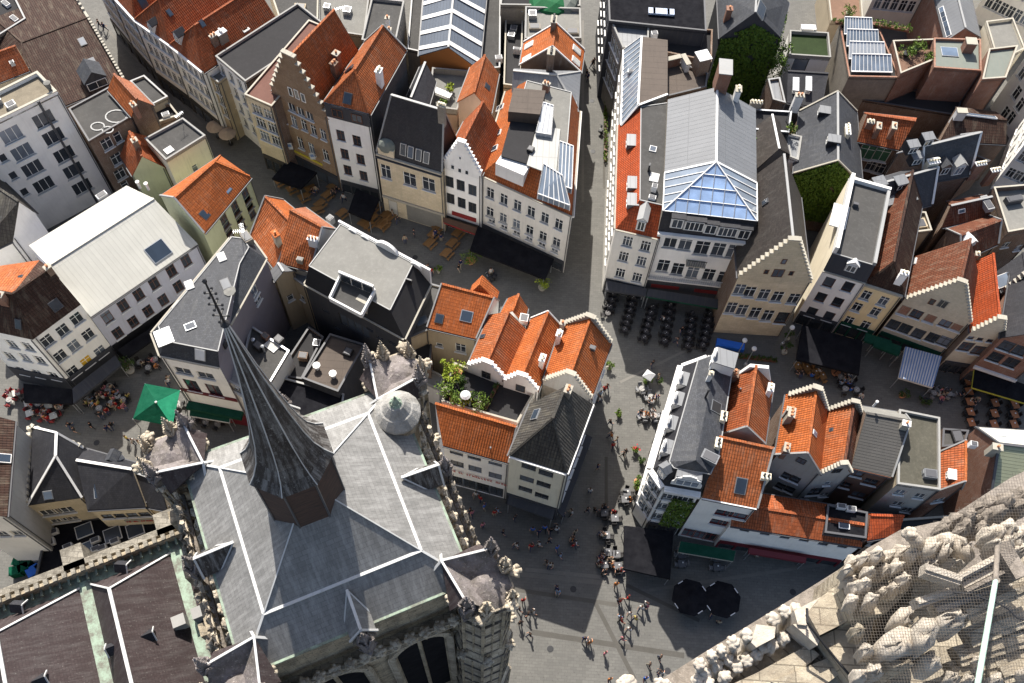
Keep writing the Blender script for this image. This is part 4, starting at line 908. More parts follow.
s = House('dark brick house cut by the right edge beside the scarlet roof', rect(re_(932,412), re_(1120,475), 11, 9), 9, 'redb', name='brick_house'); winp(s, 0, [re_(965,432), re_(1018,455), re_(905,492), re_(970,515), re_(1030,538)], 1.3, 1.4, fm='dframe', lim=False); s.gable(2.5, 'y', 'dslate', ridge='lead'); s.band(0, 3.1, 3.5, 'trim', .25, name='cornice'); s.shop(0, 2.8, 'darkw', 5); s.done()
# ================================================================== rear roofs, upper right
s = House('brick rear house with green shuttered windows and a low red roof', quad([q4(468,415), q4(592,440), q4(645,352), q4(488,335)], 9.3), 9.3, 'brownb', name='rear_house'); winp(s, 0, [qh(108,90), qh(168,98)], 1.7, 1.9, cols=2, fm='frame', gm=plain('green_shutter', (.04,.12,.07))); winp(s, 0, [qh(125,146), qh(158,156)], 1.2, 1.3); s.gable(1.8, 'x', 'redt'); s.chim(q4(520,395), 1.3, .5, 1.0, 'redb', 1); s.chim(q4(565,395), 1.3, .5, 1.0, 'redb', 1); s.chim(q4(500,375), .8, .8, .5, 'redb', 2, 'lpot'); s.done()
s = House('slate rear house with dormers and a pale gable in the block of backs', quad([qh(330,205), qh(522,172), qh(492,20), qh(235,95)], 10), 10, 'brownb', name='rear_house'); s.gable(3.2, 'x', 'slate', ridge='lead'); s.verge('trim', .25)
for px in (qh(285,95), qh(345,65), qh(300,140)): s.dormer(px, 1.2, 1.0, 'flat', 'dslate', 'zinc')
s.dormer(qh(410,180), 1.2, 1.2, 'gable', 'brownb', 'slate'); s.dormer(qh(465,180), 1.3, 1.4, 'gable', 'trim', 'lead'); s.chim(qh(350,165), 1.8, 1.3, .7, 'cream', 4, 'lpot', cap='trim'); s.chim(qh(540,170), 1.6, 1.2, .5, 'redb', 4, 'lpot', cap='trim'); s.chim(qh(598,195), 1.6, 1.0, .5, 'redb', 3, 'lpot', cap='trim'); s.done()
s = House('slate rear house with four flat dormers above the tan box', quad([qh(150,350), qh(368,292), qh(330,145), qh(95,215)], 9.4), 9.4, 'brownb', name='rear_house'); s.gable(2.6, 'x', 'slate', ridge='lead'); s.verge('trim', .25, (0,1))
for px in (qh(155,245), qh(240,240), qh(195,320), qh(275,305)): s.dormer(px, 1.3, .9, 'flat', 'dslate', 'zinc')
s.done()
s = House('low brown tiled roof with a small white vent behind the beige stepped gable', quad([qh(410,385), qh(602,340), qh(570,262), qh(432,290)], 8.5), 8.5, 'brownb', name='rear_house'); s.gable(1.3, 'x', 'brownt', ridge='lead'); s.sky(qh(487,325), .9, .5, 'trim'); s.unit(qh(585,300), .9, 2, .5, 'lead'); s.done()
s = House('brown tiled rear roof with a white pointed rooflight near the scarlet roof', quad([qh(480,520), qh(632,452), qh(602,348), qh(430,402)], 8.5), 8.5, 'brownb', name='rear_house'); s.gable(1.5, 'x', 'brownt'); s.verge('lead', .2); s.dormer(qh(520,470), 1.3, .6, 'gable', 'trim', 'trim'); s.done()
s = House('tan rendered box with a mossy flat roof in the block of backs', quad([qh(232,425), qh(365,408), qh(340,335), qh(222,330)], 9), 9, 'tanr', name='rear_house'); s.flat('gravel', .3, 'cope'); s.unit(qh(310,380), 2, 1.2, .3, 'tanr'); s.done()
s = House('brick rear building with a pale roof terrace at the right edge', quad([qh(662,425), qh(800,400), qh(790,230), qh(605,245)], 9), 9, 'brownb', name='rear_house'); s.flat('lbitum', .8, 'cope'); winp(s, 0, [qh(668,460), qh(730,470)], .9, .9); s.unit(qh(690,290), 2, .8, .8, 'gutter'); s.done()
s = House('beige stepped gable rear house with a glass lean-to at the right edge', quad([qh(660,650), qh(760,600), qh(760,500), qh(630,570)], 8), 8, 'greyb', name='rear_house'); s.gable(1.8, 'y', 'dslate'); s.stepg(0, 1.8, 5, 'greyb', 'cope'); s.sky(qh(670,600), 1.6, 2.2, 'trim', 'conserv'); s.done()
# white houses at the right edge
A = W((990,108), 0).xy; B = W((1018,152), 0).xy; d = (B-A).normalized(); n = Vector((-d.y, d.x))
s = House('tall white rendered block at the right edge above the brick yards', [A, B, B+n*14, A+n*14], 15, 'white', name='apartment_block', cat='apartment block')
winp(s, 0, [q4(940,275), q4(905,335), q4(950,310), q4(922,350), q4(930,225), q4(958,215)], 1.0, 1.5, lim=False); s.flat('bitum', .4); s.done()
A = W(q4(862,560), 0).xy; B = W(q4(985,610), 0).xy; d = (B-A).normalized(); n = Vector((-d.y, d.x))
s = House('white house with a scarlet roof edge at the right edge of the photo', [A, B, B+n*10, A+n*10], 11, 'white', name='corner_house')
s.win(0, 5, [2.5, 5.3, 8.1], .95, 1.5); s.win(3, 4, [2.5, 5.3, 8.1], .95, 1.5); s.gable(2.4, 'x', 'scarlet', hips=(2,0)); s.cornice(0); s.done()
A = W(q4(478,72), 0).xy; B = W(q4(615,86), 0).xy; d = (B-A).normalized(); n = Vector((-d.y, d.x))
s = House('white rendered building with tall windows behind the solar roof', [A, B, B+n*10, A+n*10], 13, 'offwhite', name='apartment_block', cat='apartment block')
s.win(0, 5, [2.6, 5.6, 8.6], 1.0, 1.7); s.flat('dbitum', .4); s.done()
A = W(q4(800,60), 0).xy; B = W(q4(985,150), 0).xy; d = (B-A).normalized(); n = Vector((-d.y, d.x))
s = House('cream classical building in the top right corner with rows of windows', [A, B, B+n*12, A+n*12], 13, 'offwhite', name='apartment_block', cat='apartment block')
s.win(0, 8, [2.6, 5.6, 8.6], 1.0, 1.7); s.flat('bitum', .4); s.done()
s = House('grey standing seam roof with a row of skylights on its brick side at top right', quad([q4(735,120), q4(830,110), q4(790,-60), q4(690,-60)], 8), 8, 'redb', name='rear_house'); s.gable(1.6, 'y', 'zinc', off=.35, ridge='lead')
for k in range(6): s.sky(q4(718+k*4, 30+k*14), 1.0, .7, 'trim')
s.done()
s = House('pale plastered gable building with a lean-to at the far right top', quad([q4(880,190), q4(960,150), q4(925,60), q4(845,70)], 8.6), 8.6, 'cream', name='rear_house'); s.flat('lbitum', .4, 'cope'); s.done()
# solar roof
s = House('brick building roofed by four stepped rows of dark glass panels', quad([q4(440,232), q4(590,235), q4(525,80), q4(412,76)], 8), 8, 'greyb', name='glasshouse_building', cat='building'); s.flat('dbitum', .3, 'redb')
P = [v3(p, 8.1) for p in s.pts]; A, B, C, D = P
for k in range(4):
    t0 = .06+k*.235; t1 = t0+.215; z = Vector((0,0,1))
    lo0 = A.lerp(D, t0).lerp(B.lerp(C, t0), .04); lo1 = A.lerp(D, t0).lerp(B.lerp(C, t0), .86-.04*k); hi0 = A.lerp(D, t1).lerp(B.lerp(C, t1), .04); hi1 = A.lerp(D, t1).lerp(B.lerp(C, t1), .86-.04*k)
    Q = [lo0+z*.35, lo1+z*.35, hi1+z*1.25, hi0+z*1.25]; g = MB(); g.prism(Q, (0,0,.08), 'conserv'); o = g.build('glass_panel', s.root); f = MB()
    for j in range(11): f.bar(Q[0].lerp(Q[1], j/10)+z*.1, Q[3].lerp(Q[2], j/10)+z*.1, .07, .06, 'trim')
    f.bar(Q[0]+z*.1, Q[1]+z*.1, .16, .1, 'trim'); f.bar(Q[3]+z*.1, Q[2]+z*.1, .12, .1, 'trim'); f.build('frame', o)
s.done()
s = House('brick building with a planted roof terrace right of the dark glass panels', quad([q4(588,232), q4(690,190), q4(690,130), q4(565,135)], 8.4), 8.4, 'redb', name='terrace_building', cat='building'); s.flat('terra', .9, 'cope'); s.done()
s = House('brick building with a pale green lead roof and glass box', quad([q4(692,205), q4(832,215), q4(830,122), q4(692,118)], 9.2), 9.2, 'redb', name='rear_house'); s.flat('copper', .3, 'redb'); s.sky(q4(740,155), 2.2, 1.6, 'metal'); s.chim(q4(790,150), 1.6, 1.3, 1.1, 'redb', 0); s.done()
s = House('tall rough brick wall house stepping down beside the white block', quad([q4(835,240), q4(905,235), q4(940,140), q4(855,150)], 9.6), 9.6, 'redb', name='rear_house'); s.flat('copper', .3, 'cope'); s.done()
s = House('black flat yard roof below the high brick walls', quad([q4(440,292), q4(760,345), q4(778,292), q4(450,238)], 4.5), 4.5, 'brownb', name='yard_building', cat='building'); s.flat('dbitum', .15, 'gutter'); s.done()
s = House('low brown roof with a strip of glass panes in front of the white block', quad([q4(715,415), q4(908,425), q4(880,335), q4(760,320)], 6.5), 6.5, 'brownb', name='yard_building', cat='building'); s.gable(1.2, 'x', 'dbrown'); s.sky(q4(830,345), 4.2, .9, 'trim'); s.chim(q4(765,350), 1.3, 1.2, .7, 'trim', 0); s.done()
s = House('narrow lane roofs of brown tile below the slate dormers', quad([q4(590,520), q4(720,560), q4(860,480), q4(660,400)], 5), 5, 'brownb', name='yard_building', cat='building'); s.flat('dbitum', .2, 'gutter'); s.done()
# ivy houses
s = House('dark slate house with a grey glazed gable and climbing ivy at the top', quad([q4(62,112), q4(235,108), q4(262,5), q4(55,-30)], 10.5), 10.5, 'darkw'); s.gable(3.4, 'y', 'slate', off=.45, ridge='lead'); s.sky(q4(180,30), 2.4, 1.6, 'lead'); s.chim(q4(78,60), 1.9, .7, .7, 'redb', 1, cap='redb'); s.done(); HS['ivy1'] = s
s = House('slate roofed house whose front gable is covered in green ivy', quad([q4(282,515), q4(480,550), q4(462,330), q4(300,330)], 8.8), 8.8, 'brownb'); s.gable(2.9, 'y', 'slate', off=.5, ridge='lead', mat2='slate'); s.verge('cope', .2)
for px in (q4(350,340), q4(375,425)): s.dormer(px, 1.0, .8, 'flat', 'dslate', 'zinc')
s.chim(q4(432,400), .9, 1.5, .5, 'cream', 4, 'lpot', cap='trim'); s.done(); HS['ivy2'] = s
s = House('black slate roof with two small white V shaped hatches', quad([q4(258,302), q4(362,316), q4(372,226), q4(248,220)], 8.4), 8.4, 'darkw', name='rear_house'); s.gable(1.2, 'x', 'dslate', off=.8)
for px in (q4(280,278), q4(318,278)): s.dormer(px, .6, .5, 'flat', 'trim', 'metal')
s.done()
s = House('white walled house with a dark doorway and a lawn roof terrace', quad([q4(262,170), q4(385,178), q4(378,105), q4(264,98)], 6.5), 6.5, 'white', name='terrace_building', cat='building'); winp(s, 0, [q4(312,155)], 1.8, 2.2, cols=1, rows=1, fm='dframe', sill=None); s.flat(flatm('lawn', (.022,.036,.012), amt=.5), .5, 'trim', pmat='white'); s.done()
s = House('paved courtyard terrace with a round bush at the top edge', quad([q4(385,70), q4(480,72), q4(470,-60), q4(370,-60)], 4), 4, 'tanr', name='terrace_building', cat='building'); s.flat('terra', .6, 'cope'); s.done()
s = House('dark slate roof with a white ridge line between the glass pyramid and the ivy gable', quad([q4(168,505), q4(262,455), q4(240,365), q4(150,390)], 9.6), 9.6, 'darkw', name='rear_house'); s.gable(1.8, 'y', 'bslate', off=.55, ridge='trim'); s.done()
s = House('teal edged flat slate roof behind the glass pyramid house', quad([q4(150,388), q4(262,398), q4(270,336), q4(140,328)], 10), 10, 'darkw', name='rear_house'); s.flat('dbitum', .3, 'metal'); s.chim(q4(160,325), 1.2, 1.4, .4, 'cope', 4, 'lpot'); s.chim(q4(285,310), 1.6, 1.0, .6, 'white', 2); s.pipe(q4(255,360), 2.5, .06); s.done()
s = House('grey rear roof with a tall white gable beside the sandstone stepped gable', quad([q4(265,470), q4(290,480), q4(300,410), q4(255,400)], 9), 9, 'white', name='rear_house'); s.flat('zinc', .3, 'trim'); s.done()
s = House('grey flat roof with vents beside the long slate ridge', quad([q4(215,300), q4(252,310), q4(235,235), q4(200,240)], 8.5), 8.5, 'brownb', name='rear_house'); s.flat('zinc', .3, 'lead'); s.done()
# ================================================================== middle block
pp = [qf(5,425), qf(30,492), qf(207,527), qf(238,400), qf(345,205), qf(307,152), qf(238,143)]
s = House('corner house with grey slate roof mauve rear wall and burgundy shop front', quad(pp, 12.6), 12.6, 'white', name='corner_house')
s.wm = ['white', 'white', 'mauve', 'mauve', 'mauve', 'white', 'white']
winp(s, 1, [qf(98,537), qf(165,551)], 1.6, 1.0, cols=2, rows=1); winp(s, 1, [qf(125,580), qf(190,594)], 1.4, 1.9, fm='burg', cols=2, rows=1); winp(s, 3, [qf(297,265), qf(318,318)], 1.0, 1.6); s.win(6, 7, [3.6, 6.4, 9.2], 1, 1.5); s.win(0, 1, [3.6, 6.4, 9.2], 1, 1.5)
s.mansard([1.0, 1.0, .02, 1.6, 1.0, .8, 1.0], 1.3, 'slate', 'slate'); s.wm[3] = 'mauve'
s.band(1, .2, 3.0, 'burg', .16); s.band(1, 3.0, 3.5, 'dgreenc', .9, name='awning'); s.band(1, 5.7, 6.3, 'burg', .1, name='fascia')
for px, w, h in ((qf(42,437),1.9,1.6), (qf(150,488),1.1,1.3)): s.sky(px, w, h, 'metal', 'trim')
for px in (qf(213,200), qf(117,283), qf(75,342)): s.sky(px, 1.1, .8, 'trim', 'curtain')
s.sky(qf(120,405), .8, 1.1, 'metal'); s.sky(qf(225,280), 1.3, .9, 'gutter'); s.unit(qf(205,455), .7, 1.8, .7, 'dslate'); s.sky(qf(233,340), 1.2, .6, 'trim', 'curtain'); s.aerial(qf(285,145)); s.aerial(qf(275,155)); s.unit(qf(290,150), 1.4, .9, .8, 'greyb'); s.pipe(qf(240,308), .5, .4, 'lbitum'); s.done()
s = House('low grey flat roofed annex crowded with vents behind the slate corner house', quad([qf(270,540), qf(345,598), qf(415,480), qf(300,405)], 8), 8, 'offwhite', name='rear_annex', cat='building'); s.flat('bitum', .25, 'metal', pmat='offwhite')
s.sky(qf(363,463), 1.5, 1.1, 'trim', 'curtain'); s.unit(qf(325,470), 1.0, .8, .8, 'black'); s.unit(qf(345,440), .8, .6, .6, 'redb'); s.unit(qf(385,450), .9, .8, .7, 'black'); s.pipe(qf(340,480), 1.2, .12); s.pipe(qf(310,455), .8, .15); s.win(0, 2, [5], 1, 1.2); s.done()
s = House('white walled stair house with metal cladding below the slate corner house', quad([qf(215,560), qf(270,590), qf(300,520), qf(240,500)], 9), 9, 'white', name='rear_annex', cat='building'); winp(s, 0, [qf(262,566), qf(275,605)], 1.1, 1.1); s.flat('zinc', .2, 'lead'); s.done()
p, ri = autoe(q6(35,102), q6(105,200), q6(150,45), 8.8)
s = House('rust orange roof sloping to the lane left of the pale salmon roof', quad([q6(33,103), q6(108,205), q6(210,70), q6(125,0)], 8.8), 8.8, 'greyb'); s.gable(2.6, 'x', 'orange2', mat2='orange', off=.62); s.verge('lead', .15); s.chim(q6(113,125), 1.6, .9, .6, 'cope', 1, cap='orange'); s.done()
s = House('house with pale salmon rear slope and rust orange front slope above the stair tower', quad([q6(118,182), q6(212,207), q6(285,90), q6(190,22)], 10), 10, 'grey_w', 'white'); s.gable(2.8, 'x', 'orange2', mat2='salmon', off=.62); s.verge('lead', .2, (0,1)); s.sky(q6(172,113), .8, 1.1); s.chim(q6(222,140), 1.6, 1.0, .5, 'white', 3, cap='trim'); s.unit(q6(180,183), .7, .5, .6, 'cope'); s.unit(q6(270,65), .7, .7, .9, 'lead'); s.done()  # paler rear slope has the sunlight put into its tile colour
s = House('narrow tan rendered stair tower with a grey metal top', quad([q6(108,240), q6(160,212), q6(145,188), q6(90,212)], 9.5), 9.5, 'tanr', name='stair_tower', cat='building'); s.gable(.7, 'y', 'zinc'); winp(s, 0, [q6(150,290)], .7, .9, cols=1); s.done()
s = House('tan rendered rear house with small windows beside the stair tower', quad([q6(160,235), q6(195,260), q6(205,205), q6(165,185)], 8.5), 8.5, 'tanr', name='rear_annex', cat='building'); s.flat('zinc', .1, 'lead'); winp(s, 0, [q6(185,290)], .6, .9, cols=1); s.done()
# pale roof with dark flanks
s = House('dark clad building with a pale felt roof sunken terrace and white curved gable ornaments', quad([q6(192,250), q6(488,413), q6(566,250), q6(300,106)], 10.4), 10.4, 'darkw', 'darkw', name='modern_house'); s.wm[2] = 'white'
s.mansard([1.0, 2.0, .1, .4], 2.2, 'dbitum', 'lbitum', edge='lead'); winp(s, 0, [q6(255,330), q6(288,380), q6(385,385), q6(415,410), q6(452,425)], .8, .4, cols=1, rows=1, fm='gutter', sill=None)
winp(s, 0, [q6(340,375)], 3.6, 1.8, cols=4, rows=1, fm='dframe', sill=None)
g = MB(); Pp = [W(q6(x, y), 12.66) for x, y in ((268,300), (362,350), (402,275), (300,232))]
g.prism(Pp, (0,0,.04), 'wood' if False else 'bitum')
for i in range(4): j = (i+1) % 4; g.bar(Pp[i]+Vector((0,0,.35)), Pp[j]+Vector((0,0,.35)), .18, .6, 'trim')
o = g.build('roof_terrace', s.root); g = MB(); a, b = Pp[3], Pp[2]
dn_ = (Pp[0]-Pp[3]).normalized()
g.prism([a+dn_*.3, b+dn_*.3, b+dn_*.3+Vector((0,0,1.4)), a+dn_*.3+Vector((0,0,1.4))], dn_*-.25, 'trim'); o2 = g.build('terrace_front', o); g = MB()
for k in range(3): g.prism([a.lerp(b, .06+k*.32)+dn_*.33+Vector((0,0,.2)), a.lerp(b, .34+k*.32)+dn_*.33+Vector((0,0,.2)), a.lerp(b, .34+k*.32)+dn_*.33+Vector((0,0,1.2)), a.lerp(b, .06+k*.32)+dn_*.33+Vector((0,0,1.2))], dn_*.05, 'glass')
g.build('glazing', o); s.chim(q6(368,315), 1.3, 1.1, .6, 'cope', 0, cap='cope'); s.unit(q6(502,245), .2, .7, .6, 'black')
A_, B_, d_, L_, nn_ = s.ef(2); g = MB()
for (x, y, w_) in ((325,117,1.3), (365,133,1.3), (433,165,3.0), (519,210,1.5)):
    c0 = W(q6(x, y), 12.0); u = (c0.xy-A_).dot(d_); u = min(max(u, w_/2), L_-w_/2); n_ = 14
    g.prism([v3(A_+d_*(u-w_/2*math.cos(math.pi*k/n_))+nn_*.12, 10.4+1.9+w_*.42*math.sin(math.pi*k/n_)) for k in range(n_+1)], v3(-nn_*.35, 0), 'trim')
g.prism([v3(A_, 10.3), v3(B_, 10.3), v3(B_, 12.75), v3(A_, 12.75)], v3(nn_*.25, 0), 'trim'); g.build('ornamental_parapet', s.root)
for (x, y) in ((205,205), (215,185), (200,235)): c0 = W(q6(x, y), 11.4)
s.done()
s = House('grey flat roof strip with a hatch between the pale roof and the orange cross gables', quad([q6(503,412), q6(558,388), q6(610,262), q6(566,250)], 8.5), 8.5, 'tanr', name='rear_annex', cat='building'); s.flat('bitum', .15, 'gutter'); s.sky(q6(540,360), 1.4, 1, 'gutter'); s.done()
s = House('house with orange cross gabled roof and two rooflights above a tan wall', quad([q6(556,374), q6(702,408), q6(768,300), q6(612,258)], 9.6), 9.6, 'tanr', 'trim'); winp(s, 0, [q6(655,440)], 1.1, 1.4); winp(s, 0, [q6(592,430)], .7, .6, cols=1); s.gable(1.9, 'x', 'orange', off=.78); s.sky(q6(592,352), .9, 1.0); s.sky(q6(673,345), 1.3, 1.2, 'metal'); s.verge('lead', .15)
g = MB(); a, b, c = W(q6(680,280), 10.9), W(q6(762,300), 10.4), W(q6(711,250), 12.1); back = v3(-s.ef(0)[4]*1.2, 0)
g.poly([a, c, c+back, a+back][::-1], 'orange'); g.poly([c, b, b+back, c+back][::-1], 'orange'); g.poly([a, b, c], 'orange'); g.build('cross_gable', s.root); s.done()
# three gabled houses, white stepped fronts to the roof garden
s = House('terracotta roof with a small white stepped gable left of three above the roof garden', quad([q7(178,252), q7(276,290), q7(332,158), q7(236,118)], 10.2), 10.2, 'white', 'white'); s.gable(1.9, 'y', 'orange2', over=.05); s.stepg(0, 1.9, 5, 'white', 'trim', th=.3, extra=.2, top=.5); s.gwin(0, s.ef(0)[3]/2, 9.3, 1.0, 1.2, 2, 2, 'dframe', out=.06); s.sky(q7(218,175), .5, .7); s.done()
s = House('orange gabled roof hidden behind the left stepped gable near the dark marquee', quad([q7(262,118), q7(325,145), q7(335,100), q7(285,75)], 10), 10, 'white'); s.gable(1.6, 'y', 'orange', over=.05); s.unit(q7(325,135), .9, .9, .9, 'white'); s.done()
s = House('long narrow bright orange roof with a white stepped gable in the middle of three', quad([q7(272,292), q7(362,320), q7(425,150), q7(345,128)], 10.2), 10.2, 'white', 'white'); s.gable(2.0, 'y', 'orange', over=.05); s.stepg(0, 2.0, 5, 'white', 'trim', th=.3, extra=.2, top=.5); s.gwin(0, s.ef(0)[3]/2, 9.3, 1.0, 1.2, 2, 2, 'dframe', out=.06); s.verge('trim', .15, (0,1)); s.chim(q7(372,250), 1.6, .8, .5, 'white', 2, 'lpot', cap='trim'); s.done()
s = House('orange roofed house with stepped gables at both ends beside the straight street', quad([q7(376,292), q7(502,340), q7(556,190), q7(428,140)], 10.6), 10.6, 'greyb', 'offwhite'); s.gable(2.9, 'y', 'orange', over=.05); s.stepg(0, 2.9, 9, 'grey_w', 'cope', th=.35, extra=.3, top=.5); s.stepg(2, 2.9, 9, 'grey_w', 'cope', th=.35, extra=.3, top=.5); s.chim(q7(415,190), 1.9, .7, .5, 'white', 3, 'lpot', cap='trim'); s.chim(q7(425,155), 1.3, .5, .5, 'grey_w', 1); s.win(1, 4, [3.2, 6.2], .9, 1.5); s.unit(q7(505,205), .5, .7, .2, 'gutter'); s.done()
# grey hip
s = House('cream corner house with a grey pantile hipped roof in front of the stepped gables', quad([q7(288,488), q7(438,535), q7(506,352), q7(345,352)], 12), 12, 'white', 'darkw', name='corner_house'); s.wm = ['cream', 'grey_w', 'white', 'white']; s.wm[0] = paint('ivory_paint', (.72,.69,.57), .25)  # right wall grey: its shade is put into the wall colour
winp(s, 0, [q7(338,518), q7(383,535), q7(333,550), q7(377,564), q7(329,577), q7(372,594)], 1.35, 1.1, cols=2, rows=1, fm='dframe', sill=None); s.win(1, 5, [3.6, 6.4, 9.2], 1.0, 1.4, fm='dframe'); s.gable(3.4, 'y', 'greyt', hips=(3.3, 0)); s.sky(q7(357,380), 1.2, 1.0, 'metal'); s.chim(q7(440,325), 1.0, .8, .6, 'greyb', 2); s.cornice(0, 12, 'trim', .2, .2); s.cornice(1, 12, 'trim', .2, .2); s.band(0, 0, 3.0, 'darkw'); s.done()
s = House('white house with a long orange roof slope and dark square windows beside the church', quadz([(q7(114,456),9.8), (q7(286,502),9.8), (q7(306,412),11.8), (q7(92,350),11.8)]), 9.8, 'white')
winp(s, 0, [q7(148,482), q7(195,495), q7(250,510)], 1.3, .65, cols=2, rows=1, fm='dframe', sill=None); winp(s, 0, [q7(150,510), q7(197,523), q7(250,541)], 1.3, 1.2, cols=2, rows=1, fm='dframe', sill=None); s.win(0, 4, [.1], 1.6, 2.4, fm='dframe', sill=None)
s.gable(2.0, 'x', 'orange', off=.98, mat2='orange'); s.verge('lead', .15, (0,1)); s.pipe(q7(238,470), .3, .06); HS['orange_long'] = s
def marks(hs, e, u0, z, length, size, m, out=.16, seed=1):
    """lettering too small to read in the photograph: a row of short strokes"""
    A, B, d, L, nn = hs.ef(e); rnd = random.Random(seed); g = MB(); u = u0
    while u < u0+length:
        w = size*rnd.uniform(.5, .8)
        if rnd.random() < .17: u += size*.8; continue
        P = lambda x, y: v3(A+d*(u+x)+nn*out, z+y)
        for q in range(2 if rnd.random() < .6 else 1): g.bar(P(q*w*.7, 0), P(q*w*.7, size), size*.22, .04, m, up=(nn.x, nn.y, 0))
        for y in ((0,), (size*.9,), (size*.45,), (0, size*.9))[rnd.randrange(4)]: g.bar(P(0, y+.03), P(w*.75, y+.03), .04, size*.2, m, up=(0,0,1))
        u += w+size*.3
    g.build('lettering', hs.root)
M['redpaint'] = plain('red_lettering', (.4,.04,.03)); M['goldpaint'] = plain('gold_lettering', (.6,.45,.12))
marks(s, 0, .7, 3.95, 6.6, .34, 'redpaint')
s.done()
s = House('roof garden deck with white stepped gables behind it', quad([q7(110,352), q7(308,408), q7(352,330), q7(142,250)], 9.0), 9.0, 'offwhite', name='terrace_building', cat='building'); s.flat('terra' if False else 'dbitum', .7, 'cope'); s.done(); HS['garden'] = s
# dark sheds
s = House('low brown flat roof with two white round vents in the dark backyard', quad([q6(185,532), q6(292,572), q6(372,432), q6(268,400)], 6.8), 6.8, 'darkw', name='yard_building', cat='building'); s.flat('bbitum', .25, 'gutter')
for px in (q6(230,500), q6(278,524)): s.pipe(px, .7, .27, 'trim', 'roof_vent')
s.unit(q6(322,455), .9, .9, .5, 'dbitum'); s.done()
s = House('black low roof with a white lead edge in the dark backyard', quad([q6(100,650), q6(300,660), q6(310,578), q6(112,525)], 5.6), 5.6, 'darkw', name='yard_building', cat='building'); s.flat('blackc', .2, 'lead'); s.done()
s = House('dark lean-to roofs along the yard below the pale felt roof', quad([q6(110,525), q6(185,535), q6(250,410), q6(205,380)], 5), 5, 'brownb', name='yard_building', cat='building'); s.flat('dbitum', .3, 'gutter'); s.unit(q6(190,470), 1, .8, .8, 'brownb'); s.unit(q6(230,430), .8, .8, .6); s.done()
s = House('long low annex with a pale coping behind the dark clad building', quad([q6(340,452), q6(590,565), q6(606,525), q6(368,402)], 3.8), 3.8, 'trim', name='yard_building', cat='building'); s.flat('lbitum', .1, 'trim'); s.done()
s = House('dark brick yard house left of the tan wall with the orange cross gables', quad([q6(495,480), q6(565,500), q6(570,420), q6(505,405)], 6), 6, 'brownb', name='yard_building', cat='building'); s.flat('dbitum', .2, 'gutter'); s.done()
# ================================================================== right island
pp = [ql(122,490), ql(168,556), ql(306,580), ql(354,478), ql(412,118), ql(330,66), ql(236,100)]
s = House('white corner house with a faceted slate mansard roof and white scroll dormers', quad(pp, 11.6), 11.6, 'white', name='corner_house'); s.wm = ['white', 'white', 'greyb', 'greyb', 'white', 'white', 'white']
s.win(6, 9, [3.4, 6.2, 8.8], 1.0, 1.7); s.win(0, 2, [3.4, 6.2, 8.8], .95, 1.7); s.win(1, 2, [3.4, 6.2, 8.8], 1.6, 1.5, cols=3); s.win(5, 2, [3.4, 6.2, 8.8], 1, 1.7); s.win(4, 2, [3.4, 6.2, 8.8], 1, 1.7)
s.mansard([1.0, 1.1, .02, .02, .9, .9, 1.2], 2.0, 'dslate', 'slate', heavy=True)
I = s.I; g = MB(); zc = 13.6; r0 = v3((I[0]+I[1]+I[2]+I[3])/4, zc+1.1); r1 = v3((I[4]+I[5]+I[6])/3, zc+1.1); T = [v3(q, zc+.02) for q in I]
for F in ((T[0], T[1], r0), (T[1], T[2], r0), (T[2], T[3], r0), (T[3], T[4], r1, r0), (T[4], T[5], r1), (T[5], T[6], r1), (T[6], T[0], r0, r1)): g.poly(F, 'slate'); s.planes.append(list(F))
g.build('roof_crown', s.root); s.planes.pop(7)
s.dormer(ql(250,548), 2.4, 1.3, 'scroll', 'trim', 'zinc', cols=3); s.dormer(ql(152,515), 1.0, 1.3, 'gable', 'trim', 'zinc')
for px in (ql(160,420), ql(178,330), ql(203,240), ql(222,165)): s.dormer(px, 1.5, 1.1, 'scroll', 'trim', 'zinc')
s.dormer(ql(350,80), 1.8, 1.1, 'scroll', 'trim', 'zinc'); s.chim(ql(388,300), .7, .9, .5, 'cream', 2, 'black', cap='cream'); s.chim(ql(368,400), .7, .9, .5, 'cream', 2, 'black', cap='cream')
s.chim(ql(335,150), 1.3, .4, .4, 'white', 1, 'lpot'); s.pipe(ql(325,215), 1.4, .1, 'black'); s.sky(ql(363,255), 1.2, 1.2, 'zinc', 'dbitum'); s.unit(ql(338,450), 1.0, 1.6, .6, 'zinc'); s.cornice(6, 11.6, 'trim', .4, .5); s.cornice(0, 11.6, 'trim', .4, .5); s.cornice(1, 11.6, 'trim', .4, .5); s.shop(1, 3.0, 'darkw', 3); s.shop(6, 3.0, 'darkw', 8); s.done(); HS['scroll'] = s
p, ri = autog(ql(395,357), ql(545,392), ql(490,325), 12, ql(526,112))
s = House('tall orange roofed house with a small grey plaster gable in the right island', quad([ql(393,358), ql(545,392), ql(578,160), ql(432,132)], 12.3), 12.3, 'grey_w', 'redb'); s.gable(2.3, 'y', 'orange2', off=.4, mat2='redt'); s.verge('lead', .2, (1,0)); 
g = MB(); A_, B_, d_, L_, nn_ = s.ef(2); g.prism([v3(A_+nn_*.1, 12.0), v3(B_+nn_*.1, 12.0), v3(B_.lerp(A_, .25)+nn_*.1, 14.6), v3(A_.lerp(B_, .3)+nn_*.1, 14.9)], v3(-nn_*.35, 0), 'trim'); g.build('parapet', s.root)
s.chim(ql(425,150), 1.4, .8, .6, 'brownb', 2, cap='brownb'); s.chim(ql(560,200), 1.2, .8, .5, 'white', 2, 'lpot', cap='trim'); s.pipe(ql(455,190), .3, .06); s.done()
s = House('white house with red framed windows under a wide terracotta roof slope', quadz([(ql(312,592),11), (ql(521,633),11), (ql(583,410),13.6), (ql(375,365),13.6)]), 11, 'white', 'grey_w')
